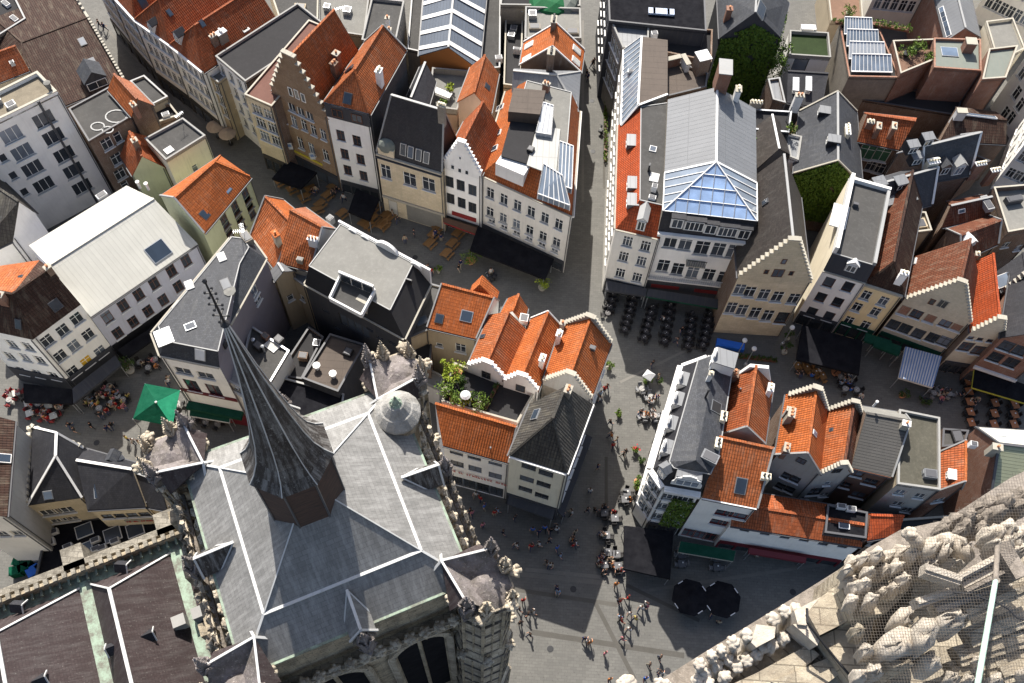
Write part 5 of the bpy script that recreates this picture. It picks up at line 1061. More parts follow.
winp(s, 0, [qd(303,398), qd(352,407), qd(290,420), qd(335,429)], 1.6, 1.1, cols=2, rows=1, fm='rframe'); s.win(0, 4, [.2], 1.3, 2.2, fm='rframe', sill=None); s.gable(2.6, 'x', 'orange2', off=.98); s.verge('lead', .18, (0,1)); s.sky(ql(458,553), 1.1, 1.6, 'zinc'); s.cornice(0, 11, 'trim', .25, .3); s.chim(ql(548,525), .6, .8, .5, 'cream', 2, 'black', cap='cream'); s.done()
s = House('grey fronted narrow house with an orange roof and a stepped rear gable', quad([qd(432,255), qd(535,302), qd(552,140), qd(458,108)], 10.2), 10.2, 'grey_w', 'brownb')
winp(s, 0, [qd(455,307), qd(475,315), qd(440,332), qd(462,340)], .9, 1.1, cols=1, rows=2, fm='dframe'); winp(s, 0, [qd(425,365), qd(445,375)], .9, 1.1, cols=1, rows=2, fm='dframe'); s.gable(2.5, 'y', 'orange'); s.stepg(2, 2.5, 8, 'greyb', 'cope', top=.5); s.verge('lead', .2, (1,0)); s.gwin(0, s.ef(0)[3]/2, 10.6, .9, .9, 2, 1, 'dframe', out=.05); s.chim(qd(455,170), 1.8, 1.0, .6, 'cope', 3, cap='cope'); s.chim(qd(450,160), 1.6, .4, .4, 'grey_w', 1); s.chim(qd(450,245), .8, .9, .5, 'redb', 2); s.sky(qd(522,203), .5, .9, 'trim'); s.done()
s = House('grey gabled house with a weathered brown orange roof and small crow steps', quad([qd(532,305), qd(612,300), qd(640,165), qd(552,145)], 9.8), 9.8, 'grey_w', 'brownb')
winp(s, 0, [qd(555,325)], .6, .8, cols=1); winp(s, 0, [qd(525,345)], 1.3, 1.6, fm='dframe'); winp(s, 0, [qd(585,350), qd(500,360)], .9, .8, cols=2, rows=1); s.gable(2.3, 'y', 'brownt', mat2='orange2'); s.stepg(2, 2.3, 8, 'greyb', 'cope', top=.4, th=.3); s.stepg(0, 2.3, 8, 'grey_w', 'cope', top=.4, th=.3, extra=.1); s.gwin(0, s.ef(0)[3]*.45, 10.3, .9, .9, 2, 1, 'dframe', out=.06); s.sky(qd(565,195), .4, .5); s.done()
s = House('brown brick house with a dark corrugated front slope and pale rear slope', quad([qi(152,420), qi(350,467), qi(412,165), qi(196,130)], 10), 10, plain('brown_plaster', (.12,.075,.055), .9), 'brownb'); winp(s, 0, [qi(178,455), qi(248,497), qi(118,511), qi(187,561)], 1.3, 1.1, cols=2, rows=1, fm='bframe'); s.gable(2.0, 'x', 'corr', mat2='lbitum', off=.72); s.verge('lead', .15, (0,1)); s.chim(qi(405,230), .9, .7, .5, 'cope', 1, cap='trim'); s.pipe(qi(262,125), .9, .1, 'trim'); s.cornice(0, 10, 'bframe', .2, .25); s.done()
s = House('grey house with a mossy flat roof framed by white coping', quad([qi(372,512), qi(579,541), qi(577,190), qi(380,150)], 10.2), 10.2, 'greyb', 'tanr', name='flat_roofed_house'); s.wm[0] = 'grey_w'; winp(s, 0, [qi(392,548), qi(487,566), qi(378,605), qi(465,640)], .9, .9, cols=2, rows=1, fm='frame'); M['moss'] = flatm('mossy_roof', (.085,.08,.062), scale=1.4, amt=.6); s.flat('moss', .35, 'trim', pmat='offwhite'); s.unit(qi(530,465), 1.3, .9, .6, 'zinc'); s.unit(qi(505,455), .4, .4, .5); s.done()
g = MB()
s = House('small orange roofed house with one dormer beside the mossy flat roof', quad([qi(585,541), qi(692,522), qi(697,322), qi(583,354)], 9), 9, 'redb', 'redb'); s.gable(1.6, 'y', 'orange', off=.75, mat2='redt'); s.verge('lead', .15); s.dormer(qi(615,470), .9, .6, 'flat', 'trim', 'trim'); winp(s, 0, [qi(628,577)], 1.2, .8); s.done()
s = House('house with a sage green corrugated slope and brick gable at the right edge', quad([qi(830,575), qi(1150,640), qi(1130,260), qi(760,236)], 8.6), 8.6, 'redb', 'redb'); M['olive'] = sheetm('sage_corrugated', (.30,.31,.20), .35, .6, 0, .3, axis='Y', contrast=.5); s.gable(3.0, 'x', 'olive', mat2='cream_r', off=.58, ridge='gutter'); s.verge('gutter', .25, (1,0)); s.sky(qi(885,285), 1.4, .8, 'greyb'); s.unit(qi(740,320), .7, .5, .6, 'trim'); s.chim(qi(850,340), .7, .9, .6, 'cope', 1); s.done()
s = House('small dark flat roof with white pipes between the orange dormer roof and the sage roof', quad([qi(590,330), qi(700,320), qi(720,250), qi(595,240)], 7), 7, 'brownb', name='rear_annex', cat='building'); s.flat('bitum', .25, 'gutter'); s.unit(qi(665,280), 1.1, 1.4, .4, 'dbitum'); s.done()
s = House('low white annex with a row of small windows in front of the grey gables', rect(qe(30,236), qe(398,296), 3.6, 6.6), 6.6, 'white', name='low_annex', cat='building'); winp(s, 0, [qe(70,253), qe(127,263), qe(183,273), qe(237,281), qe(290,292), qe(345,299)], .9, .8, cols=2, rows=1, fm='dframe', sill=None); s.gable(.8, 'x', 'redt', ridge='redt'); s.shop(0, 2.4, 'burg', 7); s.done()
s = House('black flat roofed box with two white cooling units and a square rooflight', quad([qe(292,262), qe(408,278), qe(412,205), qe(300,182)], 7.4), 7.4, 'darkw', name='rear_annex', cat='building'); s.flat('blackc', .25, 'gutter'); s.sky(qe(348,238), 1.1, .9, 'trim'); s.unit(qe(337,190), .9, .5, .6, 'trim', 'cooling_unit'); s.unit(qe(365,197), .9, .5, .6, 'trim', 'cooling_unit'); s.done()
s = House('small bright orange lean-to roof beside the black flat box', quad([qe(412,278), qe(500,262), qe(506,214), qe(412,207)], 6.5), 6.5, 'redb', name='rear_annex', cat='building'); s.gable(.9, 'x', 'scarlet', off=.8); s.done()
s = House('dark brick row in the shade below the mossy flat roof', quad([qe(405,300), qe(560,330), qe(640,215), qe(500,225)], 5.5), 5.5, 'brownb', name='rear_annex', cat='building'); s.win(0, 4, [2.8], .9, 1.0, fm='cope'); s.flat('dbitum', .3, 'cope'); s.done()
# ================================================================== lower left block
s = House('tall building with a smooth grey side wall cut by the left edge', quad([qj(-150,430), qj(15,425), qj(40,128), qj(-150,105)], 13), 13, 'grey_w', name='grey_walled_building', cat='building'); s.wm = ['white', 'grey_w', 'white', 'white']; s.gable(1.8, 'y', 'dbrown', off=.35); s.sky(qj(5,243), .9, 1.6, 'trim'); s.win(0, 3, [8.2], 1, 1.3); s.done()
s = House('slate hipped house with a toothed stone edge in the lower left', quad([qj(86,390), qj(256,366), qj(260,212), qj(98,146)], 9), 9, 'sand', 'tanr'); s.gable(2.6, 'y', 'dslate', hips=(3.4, .3), off=.72, ridge='trim'); winp(s, 0, [qj(150,412), qj(200,405)], 1.6, 1.1, cols=3, rows=1); winp(s, 0, [qj(160,440), qj(215,432)], 1.6, .8, cols=3, rows=1); s.sky(qj(150,357), .9, .9, 'zinc')
for e in (2, 3):
    A_, B_, d_, L_, nn_ = s.ef(e); g = MB(); nk = int(L_/.65); g.bar(v3(A_, 9.1), v3(B_, 9.1), .34, .2, 'cope')
    for k in range(nk): g.box(v3(A_+d_*(L_*(k+.5)/nk), 9.35), (.36, .4, .5), 'cope', rot=math.atan2(d_.y, d_.x))
    g.build('coping', s.root)
s.done()
s = House('long dark slate roof with one rooflight in the lower left', quad([qj(272,398), qj(452,388), qj(425,262), qj(262,216)], 8.6), 8.6, 'sand', 'tanr'); s.gable(2.0, 'x', 'dslate', off=.66, ridge='trim'); s.win(0, 4, [5.8], 1.1, 1.0, fm='dframe'); s.sky(qj(312,343), 1.2, 1.5, 'metal'); s.band(0, 4.6, 5.2, 'cope', .1, 2.2, 6.0, 'shop_sign'); marks(s, 0, 2.4, 4.78, 3.2, .28, 'redpaint'); s.dormer(qj(375,240), 1.0, 1.3, 'gable', 'trim', 'slate'); s.done()
s = House('short slate roof bay tucked against the church buttress', quad([qj(455,388), qj(520,400), qj(510,300), qj(430,268)], 8.2), 8.2, 'sand', 'tanr'); s.gable(1.6, 'x', 'dslate', off=.66, ridge='lead'); s.done()
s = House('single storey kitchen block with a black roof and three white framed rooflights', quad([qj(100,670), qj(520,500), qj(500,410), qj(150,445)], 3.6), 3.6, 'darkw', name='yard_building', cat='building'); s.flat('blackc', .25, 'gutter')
for px, w, h in ((qj(262,468),1.7,1.4), (qj(350,480),1.7,1.5), (qj(420,465),1.7,1.5), (qj(262,527),1.7,1.4)): s.sky(px, w, h, 'trim', 'sky_glass')
for px in (qj(215,520), qj(215,538), qj(300,500), qj(302,527), qj(320,524), qj(170,475), qj(360,503)): s.unit(px, .9, .5, .6, 'trim', 'cooling_unit')
s.unit(qj(150,510), 1.5, .7, .5, 'trim'); s.done()
# ------------------------------------------------------------------ shop signs that can be read
hmode(False)
# ================================================================== church
def stonem(name, c, dark=(.07,.062,.05), amt=.8, sc_=1.0, joints=True, pale=(.62,.58,.5)):
    t = NT(name); p = world_xyz(t); uv = t.coord()
    if joints:
        b = t.n('ShaderNodeTexBrick'); t.l(uv, b.inputs['Vector']); b.inputs['Scale'].default_value = 1; b.inputs['Brick Width'].default_value = .9; b.inputs['Row Height'].default_value = .42; b.inputs['Mortar Size'].default_value = .018
        b.inputs['Color1'].default_value = (*sc(c, 1.08), 1); b.inputs['Color2'].default_value = (*sc(c, .84), 1); b.inputs['Mortar'].default_value = (*sc(c, .45), 1); base = b.outputs['Color']
    else: base = t.mix(t.ramp(t.noise(p, 1.4*sc_, 4), [(.35, 0.), (.7, 1.)]), c, sc(c, .8))
    base = t.mix(t.ramp(t.noise(p, .9*sc_, 7, .72), [(.44, 0.), (.6, amt)]), base, dark)
    base = t.mix(t.ramp(t.noise(t.mapping(p, (2.2, 2.2, .3)), 1.1*sc_, 5, .7), [(.5, 0.), (.72, amt*.8)]), base, sc(dark, 1.4))
    base = t.mix(t.ramp(t.noise(p, 5*sc_, 5, .75), [(.58, 0.), (.72, .6)]), base, pale)
    t.bump(t.noise(p, 5*sc_, 6, .75), .7, .12/sc_); return t.out(base, .92, .15)
M['cstone'] = stonem('church_stone', (.42,.35,.25), amt=.55); M['cstone_d'] = stonem('soot_darkened_stone', (.21,.18,.15), amt=.7); M['cstone_l'] = stonem('pale_church_stone', (.5,.43,.33), amt=.42)
M['pink_st'] = stonem('mauve_weathered_stone', (.22,.195,.19), amt=.6, joints=False)
def chslate(name, c, w, h, streak, lich, big=.5):
    t = NT(name); uv = t.coord(); p = world_xyz(t)
    b = t.n('ShaderNodeTexBrick'); t.l(uv, b.inputs['Vector']); b.inputs['Scale'].default_value = 1; b.inputs['Brick Width'].default_value = w; b.inputs['Row Height'].default_value = h; b.inputs['Mortar Size'].default_value = .018
    b.inputs['Color1'].default_value = (*sc(c, 1.08), 1); b.inputs['Color2'].default_value = (*sc(c, .86), 1); b.inputs['Mortar'].default_value = (*sc(c, .66), 1)
    base = t.mix(t.ramp(t.noise(p, big, 7, .7), [(.35, 0.), (.68, .7)]), b.outputs['Color'], sc(c, .62))
    base = t.mix(t.ramp(t.noise(t.mapping(uv, (2.4, .3, 1)), 1.2, 6, .75), [(.46, 0.), (.72, streak)]), base, (.44,.435,.42))
    base = t.mix(t.ramp(t.noise(p, 7, 5, .8), [(.6, 0.), (.7, lich)]), base, (.5,.49,.45))
    t.bump(b.outputs['Fac'], -.35, .03); return t.out(base, .7, .22)
M['ch1'] = chslate('tower_roof_slate', (.20,.196,.188), .45, .3, .4, .35, .35); M['ch2'] = chslate('nave_roof_slate', (.05,.036,.036), .3, .22, .1, .3); M['ch3'] = chslate('spire_slate', (.05,.043,.039), .22, .18, .5, .9, 1.6)
M['verd'] = NT('verdigris_gutter'); t = M['verd']; p = world_xyz(t); t.bump(t.noise(p, 8, 4), .3, .03)
M['verd'] = t.out(t.mix(t.ramp(t.noise(p, 1.3, 7, .78), [(.42, 0.), (.6, 1.)]), (.24,.31,.24), (.13,.13,.105)), .75)
M['leadw'] = paint('white_lead_ridge', (.48,.48,.47), .35, .45, .03)
t = NT('spire_boards'); uv = t.coord(); p = world_xyz(t); M['cstone_n'] = stonem('grey_parapet_stone', (.27,.245,.20), amt=.6); M['capst'] = stonem('grey_cap_stone', (.33,.32,.30), amt=.35, joints=False); M['boards'] = t.out(t.mix(t.ramp(t.noise(t.mapping(uv, (.6, 4, 1)), 1.6, 5, .75), [(.35, 0.), (.65, 1.)]), (.085,.05,.038), (.033,.026,.024)), .9)

def crocket_mesh(m, seed):
    g = MB(); rnd = random.Random(seed)
    g.blob((0,0,.3), .34, m, 2, .35, (1,1,.9), seed)
    for k in range(5): a = k*2*math.pi/5+seed; g.blob((.26*math.cos(a), .26*math.sin(a), .38+.1*rnd.random()), .17, m, 1, .4, (1,1,.8), seed+k)
    g.tube((0,0,-.1), (0,0,.2), .16, .1, m, 6); return g.mesh('crocket', smooth=True)
CRK = {}
def crk(m, k): 
    if (m, k) not in CRK: CRK[(m, k)] = crocket_mesh(m, k*3.7)
    return CRK[(m, k)]
def pinnacle_mesh(m, w, hs, hp, m2=None):
    """square shaft with gablets and a crocketed spirelet, one piece of carved stone"""
    g = MB(); m2 = m2 or m; g.box((0,0,hs/2), (w, w, hs), m); g.box((0,0,hs*.12), (w*1.25, w*1.25, hs*.14), m); g.box((0,0,hs), (w*1.2, w*1.2, .12), m)
    for k in range(4):
        a = k*math.pi/2; x = Vector((math.cos(a), math.sin(a), 0)); y = Vector((-x.y, x.x, 0)); c = x*w*.52
        g.prism([c-y*w*.55+Vector((0,0,hs)), c+y*w*.55+Vector((0,0,hs)), c+Vector((0,0,hs+w*1.0))], x*.1, m)
        g.prism([c-y*w*.3+Vector((0,0,hs*.2)), c+y*w*.3+Vector((0,0,hs*.2)), c+y*w*.3+Vector((0,0,hs*.8)), c+Vector((0,0,hs*.93)), c-y*w*.3+Vector((0,0,hs*.8))], x*.03, m2)
    g.lathe((0,0,hs), [(w*.62, 0), (w*.34, hp*.45), (.06, hp*.92), (.05, hp)], m, 4, math.pi/4)
    for q in range(5):
        z = hs+hp*(.1+.16*q); r = w*(.62-.62*(.1+.16*q))+.06
        for k in range(4): a = k*math.pi/2+math.pi/4; g.blob((r*math.cos(a), r*math.sin(a), z), w*.13, m, 1, .5, (1,1,.9), q+k)
    g.blob((0,0,hs+hp), w*.22, m, 1, .4, (1,1,1), 3); g.blob((0,0,hs+hp+w*.3), w*.13, m, 1, .3, (1,1,1.3), 5); return g.mesh('pinnacle')
CT = Vector((-10.42, 16.81)); TU = Vector((.895, .446)).normalized(); TV = Vector((-TU.y, TU.x))
tower = empty('church_tower', (CT.x, CT.y, 0), 'square stone church tower with pale slate roof and a slender dark fleche in the foreground', 'tower')
def T(u, v, z): q = CT+TU*u+TV*v; return Vector((q.x, q.y, z))
trz = math.atan2(TU.y, TU.x); H = 6.6
g = MB()
for i, (a, b) in enumerate((((-1,-1),(1,-1)), ((1,-1),(1,1)), ((1,1),(-1,1)), ((-1,1),(-1,-1)))):
    g.poly([T(a[0]*H, a[1]*H, 0), T(b[0]*H, b[1]*H, 0), T(b[0]*H, b[1]*H, 44.7), T(a[0]*H, a[1]*H, 44.7)], 'cstone')
g.build('wall', tower)
# roof: shallow skirt, steep pyramid
RG = 4.55; ZR = 47.0; OE = 6.75; ZE = 45.0
def sq(h, z): return [T(-h,-h,z), T(h,-h,z), T(h,h,z), T(-h,h,z)]
O, I_, D_ = sq(OE, ZE), sq(RG, ZR), sq(.9, 50.4)
g = MB()
for i in range(4):
    j = (i+1) % 4; g.prism([O[i], O[j], I_[j], I_[i]], (0,0,.16), 'ch1'); g.prism([I_[i], I_[j], D_[j], D_[i]], (0,0,.16), 'ch1')
g.build('roof', tower)
g = MB(); up = Vector((0,0,.2))
for i in range(4):
    j = (i+1) % 4; g.bar(I_[i]+up, I_[j]+up, .17, .1, 'leadw')
    g.bar(I_[i]+up, O[i]+up, .13, .09, 'leadw'); g.bar(I_[i]+up, D_[i]+up, .07, .06, 'leadw')
g.build('ridge_flashing', tower)
g = MB()
for i in range(4):
    j = (i+1) % 4; g.bar(O[i]+Vector((0,0,.1)), O[j]+Vector((0,0,.1)), .22, .18, 'verd')
g.build('gutter', tower)
# gablets in the middle of each side
for k, (ux, uy) in enumerate(((0,-1), (1,0), (0,1), (-1,0))):
    X = TU*ux+TV*uy; Y = Vector((-X.y, X.x)); P = lambda o, s_, z: Vector((CT.x+X.x*o+Y.x*s_, CT.y+X.y*o+Y.y*s_, z))
    g = MB(); a = P(5.0, 0, 46.95); b = P(7.3, 0, 46.75); 
    for sg in (-1, 1): g.prism([a, b, P(7.3, sg*.75, 45.3), P(6.3, sg*.75, 45.4)], (0,0,.1), 'ch3' if k != 0 else 'ch1')
    g.prism([P(7.3,-.7,45.0), P(7.3,.7,45.0), P(7.3,0,46.7)], v3(X*.2, 0), 'cstone_d'); o = g.build('gablet', tower)
    g = MB(); g.bar(a+Vector((0,0,.14)), b+Vector((0,0,.14)), .16, .1, 'leadw')
    for sg in (-1, 1): g.bar(P(7.32,sg*.8,45.35), P(7.32,0,46.85), .12, .14, 'leadw'); g.bar(a+Vector((0,0,.12)), P(6.3, sg*.78, 45.5), .08, .06, 'leadw')
    g.build('flashing', o)
    inst('pinnacle', pinnacle_mesh('pink_st', .62, 1.7, 1.7) if k == 0 else _cache[('pin0',)], tower, P(7.7, 0, 44.2), trz+.78) if k else None
    if k == 0: _cache[('pin0',)] = pinnacle_mesh('pink_st', .62, 1.7, 1.7); inst('pinnacle', _cache[('pin0',)], tower, P(7.7, 0, 44.0), trz+.78)
# drum and flared fleche
SC = W((282, 0), 1) and Vector((CT.x-.45, CT.y+.2))
def SP(z): return Vector((SC.x, SC.y, z))
g = MB(); g.lathe(SP(0), [(2.2, 48.6), (2.12, 55.3)], 'boards', 8, trz+R(22.5)); g.build('drum', tower)
g = MB()
for k in range(8): a = trz+R(22.5)+k*math.pi/4; g.bar(SP(48.9)+Vector((2.2*math.cos(a), 2.2*math.sin(a), 0)), SP(55.2)+Vector((2.13*math.cos(a), 2.13*math.sin(a), 0)), .09, .09, 'gutter')
g.build('corner_trim', tower)
prof = [(2.34, 55.1), (1.92, 55.7), (1.55, 56.6), (1.25, 58.0), (.98, 59.9), (.72, 62), (.45, 64.4), (.24, 66.7), (.1, 68.2)]
sp = MB(); sp.lathe(SP(0), prof, 'ch3', 8, trz+R(22.5)); fl = sp.build('fleche', tower)
g = MB()
for k in range(8):
    a = trz+R(22.5)+k*math.pi/4
    for q in range(len(prof)-1): g.bar(SP(prof[q][1])+Vector((prof[q][0]*math.cos(a), prof[q][0]*math.sin(a), .03)), SP(prof[q+1][1])+Vector((prof[q+1][0]*math.cos(a), prof[q+1][0]*math.sin(a), .03)), .045, .05, 'leadw')
g.build('hip_lead', fl)
g = MB()
for k in (5, 6, 7):
    a = trz+R(45)+k*math.pi/4; d = Vector((math.cos(a), math.sin(a), 0)); g.box(SP(57.2)+d*1.12, (.5, .3, .4), 'blackc', rot=a-math.pi/2)
g.build('hatch', fl)
g = MB(); g.tube(SP(68.0), SP(71.4), .06, .035, 'black', 6); g.lathe(SP(68.2), [(.05,0), (.2,.15), (.05,.32)], 'black', 8)
for z, w in ((69.0, .28), (69.8, .24), (70.6, .2)):
    for a in (0, math.pi/2): d = Vector((math.cos(a), math.sin(a), 0)); g.bar(SP(z)-d*w, SP(z)+d*w, .05, .05, 'black')
    for k in range(4): a = k*math.pi/2; g.blob(SP(z)+Vector((math.cos(a)*w, math.sin(a)*w, 0)), .065, 'black', 1, .1)
g.blob(SP(71.4), .1, 'black', 1, .1, (1,1,1.3)); g.build('weather_vane', fl)
# stair turret cap
cc = W(qb(408,230), 47.2); g = MB(); g.lathe((cc.x, cc.y, 0), [(1.2, 40), (1.2, 46.6)], 'cstone', 12); tt = g.build('stair_turret', tower)
g = MB(); g.lathe((cc.x, cc.y, 0), [(1.45, 46.6), (1.45, 46.8), (1.0, 47.35), (.9, 47.4), (.5, 48.0), (.3, 48.1)], 'capst', 16); g.build('turret_cap', tt)
g = MB(); g.lathe((cc.x, cc.y, 48.05), [(.42,0), (.3,.12), (.2,.35), (.1,.6), (.04,.95)], 'verd', 8)
for k in range(8): a = k*math.pi/4; g.blob((cc.x+.26*math.cos(a), cc.y+.26*math.sin(a), 48.2), .1, 'verd', 1, .3)
g.build('finial', tt)
# corner buttress turrets
pinA = pinnacle_mesh('pink_st', .6, 1.8, 2.0, 'cstone_d'); pinB = pinnacle_mesh('cstone_l', .55, 1.4, 1.6, 'cstone')
for ci, (sx, sy) in enumerate(((-1,-1), (1,-1), (1,1), (-1,1))):
    c = T(sx*7.25, sy*7.25, 0); g = MB()
    g.lathe((c.x, c.y, 0), [(2.3, 0), (2.3, 18), (2.0, 18.6), (2.0, 32), (1.75, 32.7), (1.6, 44.6), (1.75, 44.8), (1.75, 45.1)], 'cstone_l', 8, trz+R(22.5)); g.lathe((c.x, c.y, 45.1), [(1.65, 0), (.8, .5), (.1, .85)], 'pink_st', 8, trz+R(22.5)); o = g.build('corner_buttress', tower)
    g = MB()
    for k in range(8):
        a0 = trz+R(22.5)+k*math.pi/4; a1 = a0+math.pi/4
        for (z0, z1, r) in ((33, 44.4, 1.72), (19, 31.6, 2.03), (2, 17.5, 2.33)):
            A0 = Vector((c.x+r*math.cos(a0), c.y+r*math.sin(a0), 0)); A1 = Vector((c.x+r*math.cos(a1), c.y+r*math.sin(a1), 0)); nz = Vector((0,0,1))
            g.bar(A0+nz*z0, A0+nz*z1, .2, .2, 'cstone'); mm = (A0+A1)/2; g.bar(mm+nz*z0, mm+nz*(z1-.8), .12, .12, 'cstone')
            nlev = 4
            for q in range(nlev+1): z = z0+(z1-z0)*q/nlev; g.bar(A0+nz*z, A1+nz*z, .14, .16, 'cstone_d')
    g.build('blind_tracery', o)
    g = MB(); out = (TU*sx+TV*sy).normalized(); side = Vector((-out.y, out.x)); Pq = lambda o_, s_, z: Vector((c.x+out.x*o_+side.x*s_, c.y+out.y*o_+side.y*s_, z))
    for sg in (-1, 1):
        g.prism([Pq(-2.6, 0, 46.6), Pq(-.4, sg*1.6, 46.7), Pq(.7, sg*1.2, 45.4), Pq(-.6, 0, 45.3)], (0,0,.12), 'pink_st'); g.prism([Pq(-2.6, 0, 46.6), Pq(-.4, sg*1.6, 46.7), Pq(-1.2, sg*2.1, 45.2)], (0,0,.12), 'ch2')
    cp = g.build('buttress_roof', o); g = MB()
    for sg in (-1, 1): g.bar(Pq(-2.6,0,46.82), Pq(-.4,sg*1.6,46.9), .13, .1, 'leadw'); g.bar(Pq(-2.6,0,46.8), Pq(-3.1,sg*.9,45.6), .15, .1, 'leadw')
    g.build('flashing', cp)
    for (o_, s_, z, me) in ((-.3, 1.75, 44.7, pinA), (-.3, -1.75, 44.7, pinA), (.75, 1.35, 44.4, pinB), (.75, -1.35, 44.4, pinB), (1.75, 0, 43.6, pinB)):
        inst('pinnacle', me, tower, Pq(o_, s_, z), trz+random.random())
    for k in range(6): a = trz+k*1.05; inst('crocket', crk('cstone_l', k % 3), tower, Vector((c.x+2.0*math.cos(a), c.y+2.0*math.sin(a), 45.05)), k)
    for k in range(7): a = trz+k*.9; inst('crocket', crk('cstone_l', k % 3), tower, Vector((c.x+2.15*math.cos(a), c.y+2.15*math.sin(a), 32.5)), k)
# parapets along the sides with tracery, and the great arches below
for k, (ux, uy) in enumerate(((0,-1), (1,0), (0,1), (-1,0))):
    X = TU*ux+TV*uy; Y = Vector((-X.y, X.x)); P = lambda o, s_, z: Vector((CT.x+X.x*o+Y.x*s_, CT.y+X.y*o+Y.y*s_, z))
    g = MB(); g.prism([P(6.6,-5.6,38.9), P(7.5,-5.6,38.9), P(7.5,5.6,38.9), P(6.6,5.6,38.9)], (0,0,.35), 'cstone'); g.prism([P(7.38,-5.6,39.26), P(7.6,-5.6,39.26), P(7.6,5.6,39.26), P(7.38,5.6,39.26)], (0,0,.16), 'cstone_l')
    g.prism([P(7.38,-5.6,40.30), P(7.6,-5.6,40.30), P(7.6,5.6,40.30), P(7.38,5.6,40.30)], (0,0,.18), 'cstone_l')
    n_ = 16
    for q in range(n_+1): s_ = -5.5+11*q/n_; g.box(P(7.49, s_, 39.86), (.14, .14, .9), 'cstone', rot=trz)
    for q in range(n_):
        s0 = -5.5+11*q/n_; s1 = s0+11/n_; m_ = (s0+s1)/2
        g.bar(P(7.49, s0, 39.95), P(7.49, m_, 40.25), .1, .1, 'cstone'); g.bar(P(7.49, s1, 39.95), P(7.49, m_, 40.25), .1, .1, 'cstone'); g.bar(P(7.49, s0, 39.80), P(7.49, m_, 39.50), .1, .1, 'cstone'); g.bar(P(7.49, s1, 39.80), P(7.49, m_, 39.50), .1, .1, 'cstone')
    g.build('parapet', tower)
    for q in range(12): inst('crocket', crk('cstone_l', q % 3), tower, P(7.5, -5.2+10.4*q/11, 40.40), q*1.1)
    for side_ in (-1, 1):                                        # two pointed openings with mouldings and black sheets in place of their unlit depth
        c_ = side_*2.9; w2 = 2.1; g = MB(); arc = []
        for q in range(9): t_ = q/8; arc.append((-w2+w2*(1-math.cos(t_*math.pi/2)), 33.0+3.6*math.sin(t_*math.pi/2)))
        pts_ = [(-w2, 14)]+arc+[(-x, z) for x, z in arc[::-1][1:]]+[(w2, 14)]
        g.prism([P(6.62, c_+x, z) for x, z in pts_], v3(X*.04, 0), 'blackc'); o = g.build('belfry_opening', tower); g = MB()
        for q in range(len(pts_)-1):
            a, b = pts_[q], pts_[q+1]; g.bar(P(6.85, c_+a[0], a[1]), P(6.85, c_+b[0], b[1]), .32, .5, 'cstone_l'); g.bar(P(6.7, c_+a[0]*.88, a[1]-.25), P(6.7, c_+b[0]*.88, b[1]-.25), .2, .25, 'cstone')
        g.bar(P(6.75, c_, 14), P(6.75, c_, 36), .18, .25, 'cstone'); g.build('arch_moulding', o)
# weathered openwork parapets on both flanks
for sg, u_, zb, name_ in ((1, 7.85, 43.6, 'openwork_parapet'), (-1, -7.7, 43.2, 'openwork_parapet')):
    g = MB(); n_ = 11
    g.bar(T(u_,-5.5,zb), T(u_,5.5,zb), .45, .4, 'cstone_d'); g.bar(T(u_,-5.5,zb+1.25), T(u_,5.5,zb+1.25), .18, .16, 'cstone_l')
    for q in range(n_+1):
        s_ = -5.5+11*q/n_; g.bar(T(u_,s_,zb), T(u_,s_,zb+1.5), .17, .17, 'cstone'); g.lathe(T(u_,s_,zb+1.5), [(.14,0), (.02,.55)], 'cstone_d', 4, trz)
        g.blob(T(u_,s_,zb+1.75), .13, 'cstone_d', 1, .4, (1,1,.8), q)
    for q in range(n_):
        a_ = -5.5+11*q/n_; b_ = a_+1; m_ = a_+.5
        g.bar(T(u_,a_,zb+.65), T(u_,m_,zb+1.15), .1, .12, 'cstone'); g.bar(T(u_,b_,zb+.65), T(u_,m_,zb+1.15), .1, .12, 'cstone'); g.bar(T(u_,m_,zb+.1), T(u_,m_,zb+.75), .08, .08, 'cstone')
        g.bar(T(u_,a_,zb+1.33), T(u_+.05*sg,m_,zb+1.8), .12, .14, 'cstone_l'); g.bar(T(u_,b_,zb+1.33), T(u_+.05*sg,m_,zb+1.8), .12, .14, 'cstone_l'); g.blob(T(u_,m_,zb+1.9), .15, 'cstone_l', 1, .5, (1,1,1.2), q+3)
    g.build(name_, tower)
# ------------------------------------------------------------------ nave
nz = 30.0
def Q(px, z=nz): return W(px, z)
nave = empty('church_nave', tuple(Q(qa(150, 600), 0)), 'long church nave with brown slate roofs and verdigris gutters in the lower left corner', 'church')
Ed = (Q(qa(410,345)).xy-Q(qa(0,503)).xy).normalized(); Nd = Vector((Ed.y, -Ed.x)) # Nd points to camera side
E0 = Q(qa(410,345)).xy
def N(e, n, z): q = E0+Ed*e+Nd*n; return Vector((q.x, q.y, z))
def en(px, z): q = W(px, z).xy-E0; return q.dot(Ed), q.dot(Nd)
if True:
    e_g1, _ = en(qa(192,450), nz); e_g2a, _ = en(qa(392,372), nz)
e1 = en(qa(182,452), nz)[0]; e2 = en(qa(207,443), nz)[0]; e3 = en(qa(392,365), nz)[0]; e4 = en(qa(415,355), nz)[0]
ZN = nz-.2; rise = 3.6
g = MB(); Lb = 40
g.poly([N(-40,-.9,0), N(1.2,-.9,0), N(1.2,-.9,nz), N(-40,-.9,nz)][::-1], 'cstone_n'); g.poly([N(1.2,-.9,0), N(1.2,Lb,0), N(1.2,Lb,nz-1), N(1.2,-.9,nz-1)][::-1], 'cstone'); g.build('wall', nave)
rx = en(qa(255,463), nz+rise); print('nave ridge', rx, 'e', e1, e2, e3, e4, 'tower left wall e', (T(-7,0,0).xy-E0).dot(Ed))
